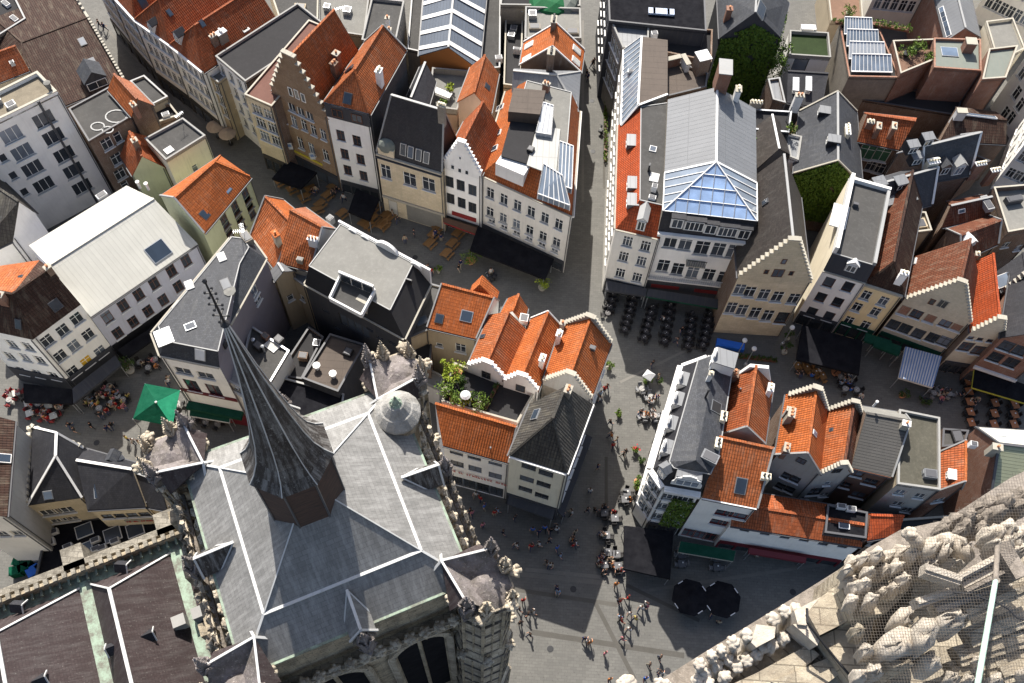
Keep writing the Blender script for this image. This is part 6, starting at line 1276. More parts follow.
g = MB(); re1 = min(max(rx[0], e2+.8), e3-1)
rn = max(rx[1], 2.0)
# right roof: ridge at re1 runs toward the camera
F = [[N(e2,.9,ZN), N(e3,.9,ZN), N(re1,rn,nz+rise)], [N(e3,.9,ZN), N(e3,Lb,ZN), N(re1,Lb,nz+rise), N(re1,rn,nz+rise)], [N(e2,Lb,ZN), N(e2,.9,ZN), N(re1,rn,nz+rise), N(re1,Lb,nz+rise)]]
e0 = e1-(e3-e2)*1.15; rl = e0+(re1-e2)
F += [[N(e0,.9,ZN), N(e1,.9,ZN), N(rl,rn,nz+rise)], [N(e1,.9,ZN), N(e1,Lb,ZN), N(rl,Lb,nz+rise), N(rl,rn,nz+rise)], [N(e0,Lb,ZN), N(e0,.9,ZN), N(rl,rn,nz+rise), N(rl,Lb,nz+rise)]]
F += [[N(e4,.9,ZN), N(e4+3.2,.9,ZN+1.6), N(e4+3.2,Lb,ZN+1.6), N(e4,Lb,ZN)]]
F += [[N(-40,.9,ZN), N(e0-.8,.9,ZN), N(-40,Lb,ZN+4)]]
for f in F: g.prism([p_-Vector((0,0,.2)) for p_ in f], (0,0,.2), 'ch2')
g.build('roof', nave)
g = MB()
for (a, b) in ((F[0][0], F[0][2]), (F[0][1], F[0][2]), (F[3][0], F[3][2]), (F[3][1], F[3][2])): g.bar(a+Vector((0,0,.06)), b+Vector((0,0,.06)), .13, .1, 'leadw')
g.bar(F[1][3]+Vector((0,0,.06)), F[1][2]+Vector((0,0,.06)), .24, .12, 'leadw'); g.bar(F[4][3]+Vector((0,0,.06)), F[4][2]+Vector((0,0,.06)), .24, .12, 'leadw'); g.build('ridge_flashing', nave)
g = MB()
for (ea, eb) in ((e1, e2), (e3, e4), (e0-.8, e0)): g.prism([N(ea-.05,.5,ZN-.3), N(eb+.05,.5,ZN-.3), N(eb+.05,Lb,ZN-.3), N(ea-.05,Lb,ZN-.3)], (0,0,.34), 'verd')
g.prism([N(-40,-.2,ZN-.2), N(1.2,-.2,ZN-.2), N(1.2,.95,ZN-.2), N(-40,.95,ZN-.2)], (0,0,.1), 'verd'); g.build('valley_gutter', nave)
g = MB(); g.prism([N(-40,-.9,nz-.9), N(1.0,-.9,nz-.9), N(1.0,-.45,nz-.9), N(-40,-.45,nz-.9)], (0,0,1.5), 'cstone_n'); g.prism([N(-40,-1.9,nz-2.2), N(1.0,-1.9,nz-2.2), N(1.0,-1.0,nz-2.2), N(-40,-1.0,nz-2.2)], (0,0,.5), 'cstone_n')
g.prism([N(-40,-.15,nz-.1), N(1.0,-.15,nz-.1), N(1.0,.1,nz-.1), N(-40,.1,nz-.1)], (0,0,.9), 'cstone'); o = g.build('parapet', nave)
g = MB(); g2 = MB()
for k in range(62): g.box(N(-39+k*.65, -.02, nz+.95), (.3, .42, .3), 'cstone_n', rot=math.atan2(Ed.y, Ed.x)); g2.box(N(-39+k*.65, .32, nz+.15), (.16, .5, .3), 'verd', rot=math.atan2(Ed.y, Ed.x))
g.build('crenellation', nave); g2.build('gutter_bracket', nave)
for px in (qa(177,400), qa(392,318)):
    e_, n_ = en(px, nz); g = MB(); g.box(N(e_,-1.3,nz-1.2), (1.5, 1.7, 3.6), 'cstone_n', rot=math.atan2(Ed.y, Ed.x)); g.build('buttress_block', nave)
def on_nave(px):
    r = ray(px); best = None
    for f in F:
        n = (f[1]-f[0]).cross(f[2]-f[0]).normalized(); 
        if n.z < 0: n = -n
        t_ = (f[0]-CAM).dot(n)/r.dot(n); h = CAM+r*t_; c = sum(f, Vector())/len(f)
        if all((f[(i+1) % len(f)]-f[i]).cross(h-f[i]).dot((f[(i+1) % len(f)]-f[i]).cross(c-f[i])) > 0 for i in range(len(f))):
            if best is None or t_ < best[0]: best = (t_, h, n)
    if best is None: return W(px, nz+1), Vector((0,0,1))
    return best[1], best[2]
ve = MB(); ve.prism([(-.45,-.3,0), (.45,-.3,0), (0,-.3,.6)], (0,.9,0), 'dslate'); ve.bar((-.5,-.34,.02), (0,-.34,.66), .08, .1, 'leadw'); ve.bar((.5,-.34,.02), (0,-.34,.66), .08, .1, 'leadw'); vme = ve.mesh('roof_vent')
for px in (qa(350,572), qa(262,603), qa(100,675), qa(48,505), qa(290,412)):
    h, n = on_nave(px); a = math.atan2(n.y, n.x)+math.pi/2; inst('roof_vent', vme, nave, h-Vector((0,0,.05)), a)
bx = MB(); bx.box((0,0,.5), (.9, .8, 1.2), 'copew')
bm_ = bx.mesh('vent_box')
for px in (qa(425,545), qa(470,525)): h, n = on_nave(px); inst('vent_box', bm_, nave, h, math.atan2(Ed.y, Ed.x))
# ragged buttress between nave and tower
g = MB()
for k in range(30): g.blob(T(-8.5-.25*math.sin(k), 7.6-k*.52, 40.2+.5*math.sin(k*2.2)), .3, 'cstone_d' if k % 3 else 'cstone_n', 2, .5, (1,1,1.4), k*1.3)
g.prism([T(-8.9,8,39.2), T(-8.1,8,39.2), T(-8.1,-8,39.2), T(-8.9,-8,39.2)][::-1], (0,0,.8), 'cstone')
o = g.build('buttress_cresting', tower)
g = MB()
for k in range(4):
    a = T(-7.4, 6.0-k*4.0, 0); b = T(-9.6, 6.0-k*4.0, 0); g.prism([T(-7.0,5.6-k*3.9,0), T(-9.4,5.6-k*3.9,0), T(-9.4,6.4-k*3.9,0), T(-7.0,6.4-k*3.9,0)], (0,0,39.5), 'cstone')
g.build('buttress', tower)
# ================================================================== the near tower's carved gable (bottom right)
M['nst'] = stonem('near_carved_stone', (.50,.45,.38), dark=(.27,.22,.17), amt=.4, sc_=2.2, joints=False, pale=(.68,.62,.54))
M['nst2'] = stonem('near_ashlar_stone', (.38,.33,.25), dark=(.15,.12,.09), amt=.5, sc_=1.5, joints=True)
M['nst3'] = stonem('shade_dark_carved_stone', (.27,.235,.2), dark=(.1,.085,.07), amt=.6, sc_=2.2, joints=False, pale=(.42,.37,.32))  # carved stone with the crest's shadow side put into its base colour
qm = fr(820, 500, 3.73); qn = fr(600, 540, 4.096)
nt_ = empty('tower_gable', tuple(W((900, 620), 70)), 'weathered carved stone gable of the near tower with rows of crockets under wire netting', 'stonework')
def carved(g, c, r, m, seed, sq=(1,1,1), sub=4, amp=.4):
    """carved foliage: a boss cut by sharp radial creases into curling lobes"""
    bm = bmesh.new(); bmesh.ops.create_icosphere(bm, subdivisions=sub, radius=1.0); i = len(g.v); k = g.mi(m); rnd = random.Random(seed*7.3); rot = Matrix.Rotation(rnd.uniform(0, 6.28), 3, 'Z') @ Matrix.Rotation(rnd.uniform(-.7, .7), 3, 'X') @ Matrix.Rotation(rnd.uniform(-.5, .5), 3, 'Y'); nl = rnd.choice([2, 2.5, 3]); ph = rnd.uniform(0, 3)
    for v in bm.verts:
        n = v.co.normalized(); th = math.atan2(n.y, n.x); st = math.sqrt(max(0, 1-n.z*n.z)); crease = abs(math.sin(nl*th+ph+1.2*n.z)); lobe = 1-.42*st*(1-crease**.55)
        lobe *= 1+.16*math.sin(3.2*math.acos(max(-1, min(1, n.z))))-.12*max(0, n.z)**6*2; lobe += .05*noise.noise(n*6+Vector((seed, 0, 0)))
        q = rot @ Vector((n.x*lobe, n.y*lobe, n.z*(lobe*.8))); g.v.append(Vector(c)+Vector((q.x*sq[0], q.y*sq[1], q.z*sq[2]))*r*1.12)
    for f in bm.faces: g.f.append(tuple(i+v.index for v in f.verts)); g.m.append(k)
    bm.free()
def chunk(name, pts, z, h=.4, inset=.72, m='nst', jit=.14, seed=1, frm=None):
    """faceted block of sculpture: outline at its waist, broken planes on top"""
    rnd = random.Random(seed); P = [W(frm(*p), z) for p in pts]; c = sum(P, Vector())/len(P); g = MB(); n = len(P)
    # refine outline
    Q = []
    for i in range(n): Q += [P[i], P[i].lerp(P[(i+1) % n], .5)+Vector((rnd.uniform(-.02,.02), rnd.uniform(-.02,.02), rnd.uniform(-.05,.02)))]
    n = len(Q); low = [p+Vector((.05,-.05,-h)) for p in Q]; mid = Q; t1 = [p.lerp(c, 1-inset-.12)+Vector((0,0,.16+rnd.uniform(-jit, jit)*.6)) for p in Q]; t2 = [p.lerp(c, .72)+Vector((0,0,.25+rnd.uniform(-jit, jit))) for p in Q]
    b = len(g.v); k = g.mi(m); g.v += low+mid+t1+t2+[c+Vector((0,0,.3))]
    for r_ in range(3):
        for i in range(n):
            j = (i+1) % n; g.f.append((b+r_*n+j, b+r_*n+i, b+(r_+1)*n+i, b+(r_+1)*n+j)); g.m.append(k)
    for i in range(n): j = (i+1) % n; g.f.append((b+3*n+j, b+3*n+i, b+4*n)); g.m.append(k)
    return g.build(name, nt_, True)
def slabp(name, pxs, z, th, m, smooth=False):
    g = MB(); P = [W(p, zz) for p, zz in zip(pxs, z if isinstance(z, (list, tuple)) else [z]*len(pxs))]
    g.prism([p-Vector((0,0,th)) for p in P], (0,0,th), m); return g.build(name, nt_, smooth)
def lumps(name, items, m, z, smooth=True):
    for j, it in enumerate(items):
        px, r = it[0], it[1]; zz = z+(it[2] if len(it) > 2 else 0); g = MB(); c = W(px, zz)
        carved(g, c, r*(100-zz)/950*1.12, m, j*1.37+len(items)+z, (1,1,.9)); 
        b = W(px, zz-.1)+Vector((.15,-.1,-.9)); g.tube(c, b, r*(100-zz)/950*.5, r*(100-zz)/950*.6, m, 8); g.build(name, nt_, smooth)
# backing masses, from far (low) to near (high)
slabp('backing_wall', [(628,700), (700,655), (790,600), (838,570), (868,548), (900,530), (945,520), (1010,478), (1090,440), (1180,900), (620,900)], 73.5, 14, 'nst3')
slabp('ashlar_slope', [qn(380,600), qn(560,540), (745,645), qn(760,420), qn(850,365), qn(1010,586), qn(1100,760), qn(300,760)], [74.6,74.7,74.8,74.8,75,75,75,74.2], 3, 'nst2')
slabp('ashlar_course', [qn(520,600), qn(640,545), qn(850,430), qn(900,470), qn(700,640)], 75.25, .6, 'nst2')
slabp('ashlar_course', [qn(700,580), qn(940,480), qn(985,545), qn(860,640)], 75.3, .6, 'nst2')
slabp('cope_block', [qn(850,300), qn(905,235), qn(1000,160), qn(1035,235), qn(1020,330), qn(900,390)], [76.2]*6, 2.4, 'nst2')
slabp('cope_block', [qn(905,395), qn(1040,330), qn(1130,480), qn(1040,590)], 75.8, 2.0, 'nst2')
slabp('cope_block', [qn(795,290), qn(905,232), qn(850,300), qn(848,350), qn(810,345)], 76.0, 2.0, 'nst')
slabp('drip_edge', [qn(790,345), qn(890,432), qn(900,410), qn(850,345), qn(830,340)], 75.9, .8, 'nst')
None if True else lumps('crocket', [(qn(408,505),26), (qn(455,472),24), (qn(495,450),24), (qn(545,418),27), (qn(602,388),27), (qn(708,322),27), (qn(757,292),26), (qn(800,285),24), (qn(125,580),30), (qn(85,585),24), (qn(245,585),24), (qn(270,590),22)][:8], 'nst', 75.4) if False else None
for j, (x, y, r) in enumerate(((408,508,6.6), (457,474,6), (497,450,6), (545,420,7), (602,390,7), (709,325,7.2), (757,294,6.6), (800,282,6.5), (118,582,7.5), (92,586,6), (245,590,6), (270,592,5.5), (430,545,7), (478,515,7), (560,520,6.5), (600,492,7), (700,432,7.5), (750,402,7), (640,470,6), (525,490,6.5), (660,440,6.5), (400,575,6.5), (445,590,7), (510,560,7))):
    g = MB(); z = 75.6 if j < 12 else 75.2; c = W(qn(x, y), z); rr = r*(100-z)/950; carved(g, c, rr, 'nst', j*2.1, (1,1,.9)); g.tube(c-Vector((0,0,.1)), W(qn(x, y), z)+Vector((.35,-.35,-1.6)), rr*.6, rr*.8, 'nst', 8); g.build('crocket', nt_, True)
slabp('crest_stone', [qn(640,345), qn(720,355), qn(715,400), qn(640,440), qn(620,420)], 75.7, 1.5, 'nst')
slabp('crest_stone', [qn(520,500), qn(640,430), qn(800,370), qn(850,360), qn(740,430), qn(600,510), qn(540,570)], 75.0, 1.2, 'nst')
g = MB(); pr = [W(qn(848, 280), 76.4), W(qn(850,340), 76.4), W(qn(905,410), 76.2), W(qn(960,480), 76), W(qn(1040,575), 75.9)]
for a, b in zip(pr, pr[1:]): g.tube(a, b, .035, .035, 'black', 6)
g.build('lightning_cable', nt_)
# carved leaf rows
def leafc(name, x, y, r, z, m, seed, frm=qm):
    rnd = random.Random(seed*3+1); a0 = rnd.uniform(0, 6.28); nl = rnd.choice([4, 5, 5]); pts = []
    for k in range(nl*2): rr = r*(rnd.uniform(1.0, 1.15) if k % 2 == 0 else rnd.uniform(.66, .8)); a = a0+k*math.pi/nl+rnd.uniform(-.12, .12); pts.append((x+rr*math.cos(a)*3.73/ (3.73), y-rr*math.sin(a)))
    chunk(name, pts, z, .45, .62, m, .1, seed, frm)
rowB = [(125,232,8.5), (165,222,8), (212,205,8.5), (258,210,8), (305,195,9), (345,200,9), (110,300,8), (135,325,8), (165,315,7.5), (205,285,8), (240,262,8), (285,250,8), (330,240,8.5), (120,375,7.5), (190,372,8), (235,345,8), (270,330,7), (310,300,8), (345,270,8), (100,265,6), (180,270,7), (225,235,7)]
for j, (x, y, r) in enumerate(rowB):
    leafc('crocket', x, y, r*3.9, 77.15+.3*(j % 3), 'nst', j+5)
slabp('leaf_bed', [qm(95,240), qm(200,195), qm(370,175), qm(375,290), qm(250,420), qm(130,440), qm(85,330)], 76.9, 2.5, 'nst2')
g = MB(); c = W(qm(335,125), 78.4); carved(g, c, 7.6*21.6/950, 'nst', 3.3, (1,1,1), amp=.12); g.tube(c, W(qm(375,175), 77.8), .13, .2, 'nst', 10); g.build('ball_finial', nt_, True)
def mould(name, a, b, w, z, m='nst', h=.35):
    g = MB(); A, B = W(a, z), W(b, z); g.bar(A, B, w, h, m, up=(0,0,1)); g.bar(A+Vector((0,0,h*.5)), B+Vector((0,0,h*.5)), w*.45, h*.4, m); g.build(name, nt_)
mould('moulding', qm(380,262), qm(512,305), .24, 79.30); mould('moulding', qm(500,300), qm(680,205), .16, 79.20); mould('moulding', qm(515,330), qm(700,235), .26, 79.00); mould('moulding', qm(350,390), qm(690,280), .2, 78.70)
mould('moulding', qm(530,350), qm(700,262), .12, 79.15, 'nst3'); mould('moulding', qm(420,420), qm(700,330), .3, 78.40); mould('moulding', qm(530,430), qm(761,330), .3, 78.60, 'nst2'); mould('moulding', qm(540,520), qm(800,420), .45, 78.00, 'nst2'); mould('moulding', qm(500,590), qm(800,500), .45, 77.80, 'nst2'); mould('moulding', qm(480,650), qm(800,570), .5, 77.60, 'nst2'); mould('moulding', qm(660,650), qm(830,600), .5, 77.70, 'nst2')
slabp('moulding_bed', [qm(350,300), qm(520,290), qm(800,120), qm(900,760), qm(300,760), qm(230,600), qm(330,420)], 76.6, 2.5, 'nst2')
for j, (pts, z, m) in enumerate((
    ([(212,548), (240,500), (296,468), (345,480), (362,540), (345,578), (270,600), (228,585)], 78.2, 'nst'),
    ([(345,490), (378,436), (428,438), (442,480), (428,540), (382,572), (352,545)], 78.6, 'nst'),
    ([(428,440), (470,415), (520,398), (548,430), (536,468), (482,488), (440,480)], 78.7, 'nst'),
    ([(462,470), (500,455), (545,460), (520,490), (480,500)], 78.45, 'nst'),
    ([(368,582), (410,560), (440,590), (458,625), (420,645), (388,640)], 78.1, 'nst'),
    ([(236,598), (340,583), (350,618), (300,640), (262,632)], 78.0, 'nst2'),
    ([(272,452), (300,400), (335,395), (350,425), (330,465), (296,475)], 77.9, 'nst'))):
    chunk('gargoyle', pts, z, .7, .7, m, .16, j+3, qm)
for j, (pts, z) in enumerate((([(376,178), (400,140), (440,128), (450,165), (430,215), (395,212)], 78.0), ([(436,130), (480,118), (500,140), (490,190), (470,225), (440,215), (448,165)], 78.1), ([(492,125), (530,140), (560,180), (578,215), (545,225), (505,200), (494,160)], 77.95), ([(420,218), (470,228), (520,232), (550,240), (515,262), (450,258)], 77.8), ([(385,215), (425,222), (445,262), (420,275), (380,262)], 77.7))):
    chunk('carved_drapery', pts, z, .7, .66, 'nst', .2, j+13, qm)
for j, (x, y, r) in enumerate(((470,95,9), (510,75,9), (555,60,9), (595,35,9), (640,15,10), (690,0,10), (740,-15,10), (450,115,7), (540,95,8), (580,80,8), (620,62,8), (665,45,9), (710,30,9), (750,25,9), (520,120,7), (560,120,7), (600,105,8))):
    leafc('crocket', x, y, r*3.7, 76.2+.2*(j % 3), 'nst3', j+40)
for j, (x, y, r) in enumerate(((630,130,9), (665,125,10), (700,110,11), (735,140,11), (690,160,10), (650,165,8), (760,120,9), (740,190,9), (490,665,8), (550,672,7), (650,672,9), (585,600,7), (765,650,10), (145,655,8), (200,640,9), (170,560,8), (140,490,8))):
    g = MB(); z = 78.6 if j < 8 else 78.0; c = W(qm(x, y), z); leafc('crocket', x, y, r*3.8, z, 'nst' if j < 16 else 'nst2', j+70)
g = MB(); g.box(W(qm(685,240), 79.2), (.35, .8, .8), 'nst3', rot=.4); g.build('iron_bracket', nt_)
rod = MB(); M['rodv'] = NT('pale_verdigris'); t = M['rodv']; p = world_xyz(t); M['rodv'] = t.out(t.mix(t.ramp(t.noise(p, 6, 6, .75), [(.4, 0.), (.65, 1.)]), (.42,.56,.48), (.24,.34,.28)), .6)
a, b = W(qm(655,300), 80.2), W(qm(572,780), 82.5); rod.tube(a, b, .055, .055, 'rodv', 12); rod.tube(W(qm(662,175), 79.9), a, .055, .055, 'nst3', 12); rod.lathe(a, [(.07,-.05), (.07,.06)], 'nst3', 12)
o = rod.build('copper_pipe', origin=a); tag(o, 'pale verdigris copper pipe leaning across the carved stone', 'pipe')
# wire netting, draped over the carving
M['wire'] = plain('dull_wire', (.10,.085,.07), .7)
g = MB(); 
def netz(x, y): return 79.75+.35*math.sin(x*.031+1)*math.cos(y*.027)+.15*math.sin(x*.08+y*.05)
nx0, nx1, ny0, ny1, st = 846, 1050, 512, 700, 2.9
def inside(x, y): return y > 575-(x-846)*.62 and not (x < 880 and y < 545)
xs = [nx0+st*k for k in range(int((nx1-nx0)/st)+1)]; ys = [ny0-40+st*k for k in range(int((ny1-ny0+40)/st)+1)]
for fam in (0, 1):
    for a_ in (xs if fam == 0 else ys):
        prev = None
        for b_ in (ys[::3] if fam == 0 else xs[::3]):
            x, y = (a_, b_) if fam == 0 else (b_, a_)
            x2 = x+(y-600)*.22; cur = W((x2, y), netz(x2, y)) if inside(x2, y) else None
            if prev is not None and cur is not None: g.bar(prev, cur, .0042, .0042, 'wire')
            prev = cur
o = g.build('wire_netting', nt_)
g = MB(); pr = [W(qm(x, y), 79.9) for x, y in ((500,345), (560,350), (620,372), (662,385), (700,405), (735,440), (775,452))]
for a, b in zip(pr, pr[1:]): g.tube(a, b, .02, .02, 'black', 5)
for k in range(30): c = pr[min(5, k//5)].lerp(pr[min(6, k//5+1)], (k % 5)/5); g.bar(c-Vector((.05,.05,0)), c+Vector((.05,.05,.02)), .012, .012, 'black')
g.build('barbed_wire', nt_)

# ================================================================== foliage
def leafm(name, c1, c2):
    t = NT(name); p = world_xyz(t); base = t.mix(t.ramp(t.noise(p, 3.5, 4, .7), [(.35, 0.), (.65, 1.)]), c1, c2); return t.out(base, .7, .2)
M['leaf'] = leafm('green_leaves', (.06,.11,.018), (.12,.17,.025)); M['ivy'] = leafm('ivy_leaves', (.045,.09,.012), (.10,.16,.018)); M['lime'] = leafm('lime_leaves', (.14,.2,.02), (.26,.3,.03)); M['dleaf'] = leafm('dark_leaves', (.03,.055,.014), (.055,.09,.02))
M['flower'] = plain('red_flowers', (.5,.02,.04), .7)
def leaves(g, c, r, n, m, sq=(1,1,1), size=.14, rnd=random.Random(3)):
    c = Vector(c)
    cl = [Vector((rnd.gauss(0,.45), rnd.gauss(0,.45), rnd.gauss(0,.4))) for _ in range(max(4, int(n/28)))]
    for _ in range(n):
        q = rnd.choice(cl)+Vector((rnd.gauss(0,.2), rnd.gauss(0,.2), rnd.gauss(0,.2)))
        if q.length > 1.15: q = q.normalized()*rnd.uniform(.8, 1.1)
        p = c+Vector((q.x*r*sq[0], q.y*r*sq[1], q.z*r*sq[2])); a = Vector((rnd.gauss(0,1), rnd.gauss(0,1), rnd.gauss(0,1))).normalized(); b = a.cross(Vector((rnd.gauss(0,1), rnd.gauss(0,1), rnd.gauss(0,1)))).normalized(); s_ = size*rnd.uniform(.6, 1.3)
        g.poly([p-a*s_, p+b*s_*.5, p+a*s_, p-b*s_*.5], m)
def bush(px, r, h, label, m='leaf', pot=True, z=0.0, cat='potted bush', name='potted_bush', flower=False, group=None):
    c = W(px, z*KZ); root = empty(name, tuple(c), label, cat, group); g = MB()
    if pot: g.lathe(c, [(r*.35,0), (r*.5,.45), (r*.53,.47), (r*.45,.5)], random.choice(['pot', 'black', 'cope']), 10); g.build('pot', root)
    g = MB(); g.tube(c+Vector((0,0,.1)), c+Vector((0,0,h*.6)), .05, .03, 'bframe', 6)
    for k in range(3): a = k*2.1; g.tube(c+Vector((0,0,h*.45)), c+Vector((math.cos(a)*r*.5, math.sin(a)*r*.5, h*.75)), .03, .015, 'bframe', 5)
    g.build('stem', root)
    g = MB(); leaves(g, c+Vector((0,0,h*.68)), r*(1.25 if z else 1), int((300 if z else 180)*max(1, r*r*1.6)), m, (1,1,.8), .13)
    if flower: leaves(g, c+Vector((0,0,h*.85)), r*.8, 60, 'flower', (1,1,.5), .1)
    g.build('foliage', root); return root
bush(q6(685,185), 1.2, 2.6, 'round leafy bush in a pot beside the long black marquee', 'leaf'); bush((542,289), 1.0, 2.4, 'leafy potted bush behind the left orange gable by the straight street', 'lime')
bush(q8(697,575), 1.1, 3.0, 'small olive coloured tree at the edge of the black marquee', 'dleaf', cat='potted tree', name='potted_tree'); bush(q8(25,560), .6, 1.6, 'potted bush beside the orange stepped gable at the street corner', 'leaf')
bush(q8(137,600), .7, 1.7, 'potted bush in the small terrace left of the white parasol', 'leaf'); bush(q8(175,603), .5, 1.3, 'smaller dark potted bush beside the small corner terrace', 'dleaf'); bush(qd(85,247), .6, 1.2, 'potted bush with red flowers by the white corner house', 'leaf', flower=True)
bush(qd(45,160), .5, 1.2, 'potted shrub on the sunny pavement across from the white corner house', 'leaf'); bush(qd(90,340), .6, 1.4, 'potted shrub at the foot of the white corner house facade', 'leaf'); bush(qd(100,275), .5, 1.2, 'small potted shrub along the shaded terrace of the white corner house', 'dleaf')
bush(q8(545,515), .7, 2.4, 'narrow potted conifer standing left of the black marquee', 'dleaf'); bush(q8(553,475), .6, 2.2, 'potted conifer by the door of the sandstone stepped gable house', 'dleaf'); bush(qi(395,80), .8, .9, 'flat dark shrub in the paved street north of the mossy roof', 'dleaf'); bush(qi(510,108), .8, .8, 'low shrub in the paved street above the mossy flat roof', 'dleaf')
bush(qc(575,95), .6, 1.5, 'potted plant at the lower corner of the white corner house', 'leaf'); bush(q5(390,510), 1.0, 3.0, 'leafy tree in a planter between the left terraces', 'dleaf', cat='potted tree', name='potted_tree'); bush(q6(590,215), .5, 1.2, 'small potted plant beside the picnic tables near the cream block', 'leaf')
k_ = 0
for px, r, m in ((q7(152,272),.95,'lime'), (q7(133,298),.7,'lime'), (q7(125,262),.6,'lime'), (q7(120,322),.9,'leaf'), (q7(140,342),.8,'leaf'), (q7(172,352),.75,'lime'), (q7(205,358),.9,'leaf'), (q7(190,345),.5,'dleaf'), (q7(160,305),.6,'dleaf')):
    where = ['at the far corner of', 'beside the far corner of', 'in the uppermost corner of', 'on the left edge of', 'in the near left corner of', 'right of the near corner of', 'at the near right of', 'behind the near right edge of', 'by the parasol of'][k_]; k_ += 1
    bush(px, r, 1.5, '%s shrub %s the roof garden' % ({'lime':'yellow green', 'leaf':'green', 'dleaf':'dark'}[m], where), m, z=9.05)
for j, (px, z, r, lab) in enumerate(((q2(620,275),6.5,.6,'bright green shrub beside the long table on the roof terrace'), (q2(605,318),6.5,.5,'green shrub near the front of the roof terrace with the long table'), (q4(438,45),4.1,.8,'round clipped bush on the paved courtyard at the top edge'), (q4(610,165),8.5,.9,'leafy plants in the left corner of the brick roof terrace'), (q4(640,150),8.5,.9,'leafy plants at the rear of the brick roof terrace'), (q4(672,178),8.5,.6,'small plant at the right of the brick roof terrace'), (q4(145,430),9,.9,'leafy growth between the glass pyramid house and the slate roofs'), (q4(265,395),9.5,.6,'plant at the edge of the teal edged flat roof'))):
    bush(px, r, 1.3, lab, 'lime' if j < 1 else 'leaf', z=z, pot=j != 6)
def hedge(pa, pb, z, w, h, label, m='leaf', name='hedge'):
    A, B = W(pa, z*KZ), W(pb, z*KZ); L = (B-A).length; g = MB(); n = int(L/.5)
    for k in range(n+1): leaves(g, A.lerp(B, k/max(1, n))+Vector((0,0,h*.5)), w*.6, 60, m, (1,1,h/w*.7), .12)
    g.bar(A+Vector((0,0,.15)), B+Vector((0,0,.15)), w*.7, .3, 'bframe'); o = g.build(name, origin=A); tag(o, label, 'hedge'); return o
hedge(q8(340,516), q8(520,538), 0, .6, .9, 'long low hedge in front of the blue covered stack', 'dleaf'); hedge(q4(400,68), q4(500,72), 8.6, .9, .9, 'green hedge along the rear of the glass panel roof'); hedge(q4(505,72), q4(620,92), 8.5, .9, 1.1, 'climbing hedge behind the orange planter right of the glass panel roof')
hedge(q3(402,290), q3(402,480), 0, .5, 1.0, 'row of climbing plants on the right side of the straight street'); hedge(q3(412,95), q3(412,200), 0, .5, 1.2, 'upper row of plants on the right side of the straight street'); hedge(q7(222,370), q7(255,305), 9.1, .5, .9, 'thin hedge dividing the roof garden from the bare deck', 'dleaf')
# ivy on walls: leaves spread over a wall area as one plant each
def ivy(hs, areas, n, label, m='ivy', size=.17, cat='ivy'):
    """areas: (edge, u0, u1, z0, z1, gable_rise)"""
    rnd = random.Random(11); g = MB(); hmode(True)
    for (e, u0, u1, z0, z1, gr) in areas:
        A, B, d, L, nn = hs.ef(e)
        for _ in range(n):
            u = rnd.uniform(u0, u1); top = z1+(gr*(1-abs(2*u/L-1)) if gr else 0); z = rnd.uniform(z0, top)
            if noise.noise(Vector((u*.6, z*.6, e)))+.42+.25*rnd.random() < 0: continue
            p = v3(A+d*u+nn*rnd.uniform(.02, .35), z); a = Vector((rnd.gauss(0,1), rnd.gauss(0,1), rnd.gauss(0,1))).normalized(); b = a.cross(v3(nn, rnd.uniform(-.6, .9))).normalized(); s_ = size*rnd.uniform(.6, 1.4)
            g.poly([p-a*s_, p+b*s_*.6, p+a*s_, p-b*s_*.6], m)
    A = hs.ef(areas[0][0])[0]; o = g.build('ivy', origin=(A.x, A.y, areas[0][3])); tag(o, label, cat); hmode(False)
h1 = HS['ivy1']; ivy(h1, [(0, 0, h1.ef(0)[3], 0, 10.4, 2.0), (1, 0, h1.ef(1)[3]*.8, 0, 10.4, 0)], 7000, 'thick dark green ivy draped over the walls below the glazed slate gable')
g = MB(); rnd = random.Random(5); c0 = W(q4(195,170), 7)
for k in range(14): leaves(g, c0+Vector((rnd.uniform(-2.6,2.4), rnd.uniform(-3.6,3.6), rnd.uniform(-3,2.6))), 1.4, 260, 'ivy' if k % 3 else 'leaf', (1,1,1), .17, rnd)
g.tube(c0-Vector((0,0,7)), c0, .3, .15, 'bframe', 8); o = g.build('ivy_clad_tree', origin=(c0.x, c0.y, 0)); tag(o, 'tall ivy smothered tree standing in the yard right of the glazed gable', 'tree')
h2 = HS['ivy2']; ivy(h2, [(0, 0, h2.ef(0)[3], 2, 8.7, 3.0)], 9000, 'dense green ivy covering the pointed gable between the slate roofs')
h3 = HS['scroll']; hmode(True); u_, z_ = wallhit(h3, 1, qd(225,400)); hmode(False); L3 = h3.ef(1)[3]; u_ = min(max(u_, 1.2), L3-1.2); ivy(h3, [(1, u_-1.1, min(L3, u_+1.6), 2.6, 9.3, 0)], 1300, 'patch of green ivy on the front of the white corner house', 'leaf', .14)

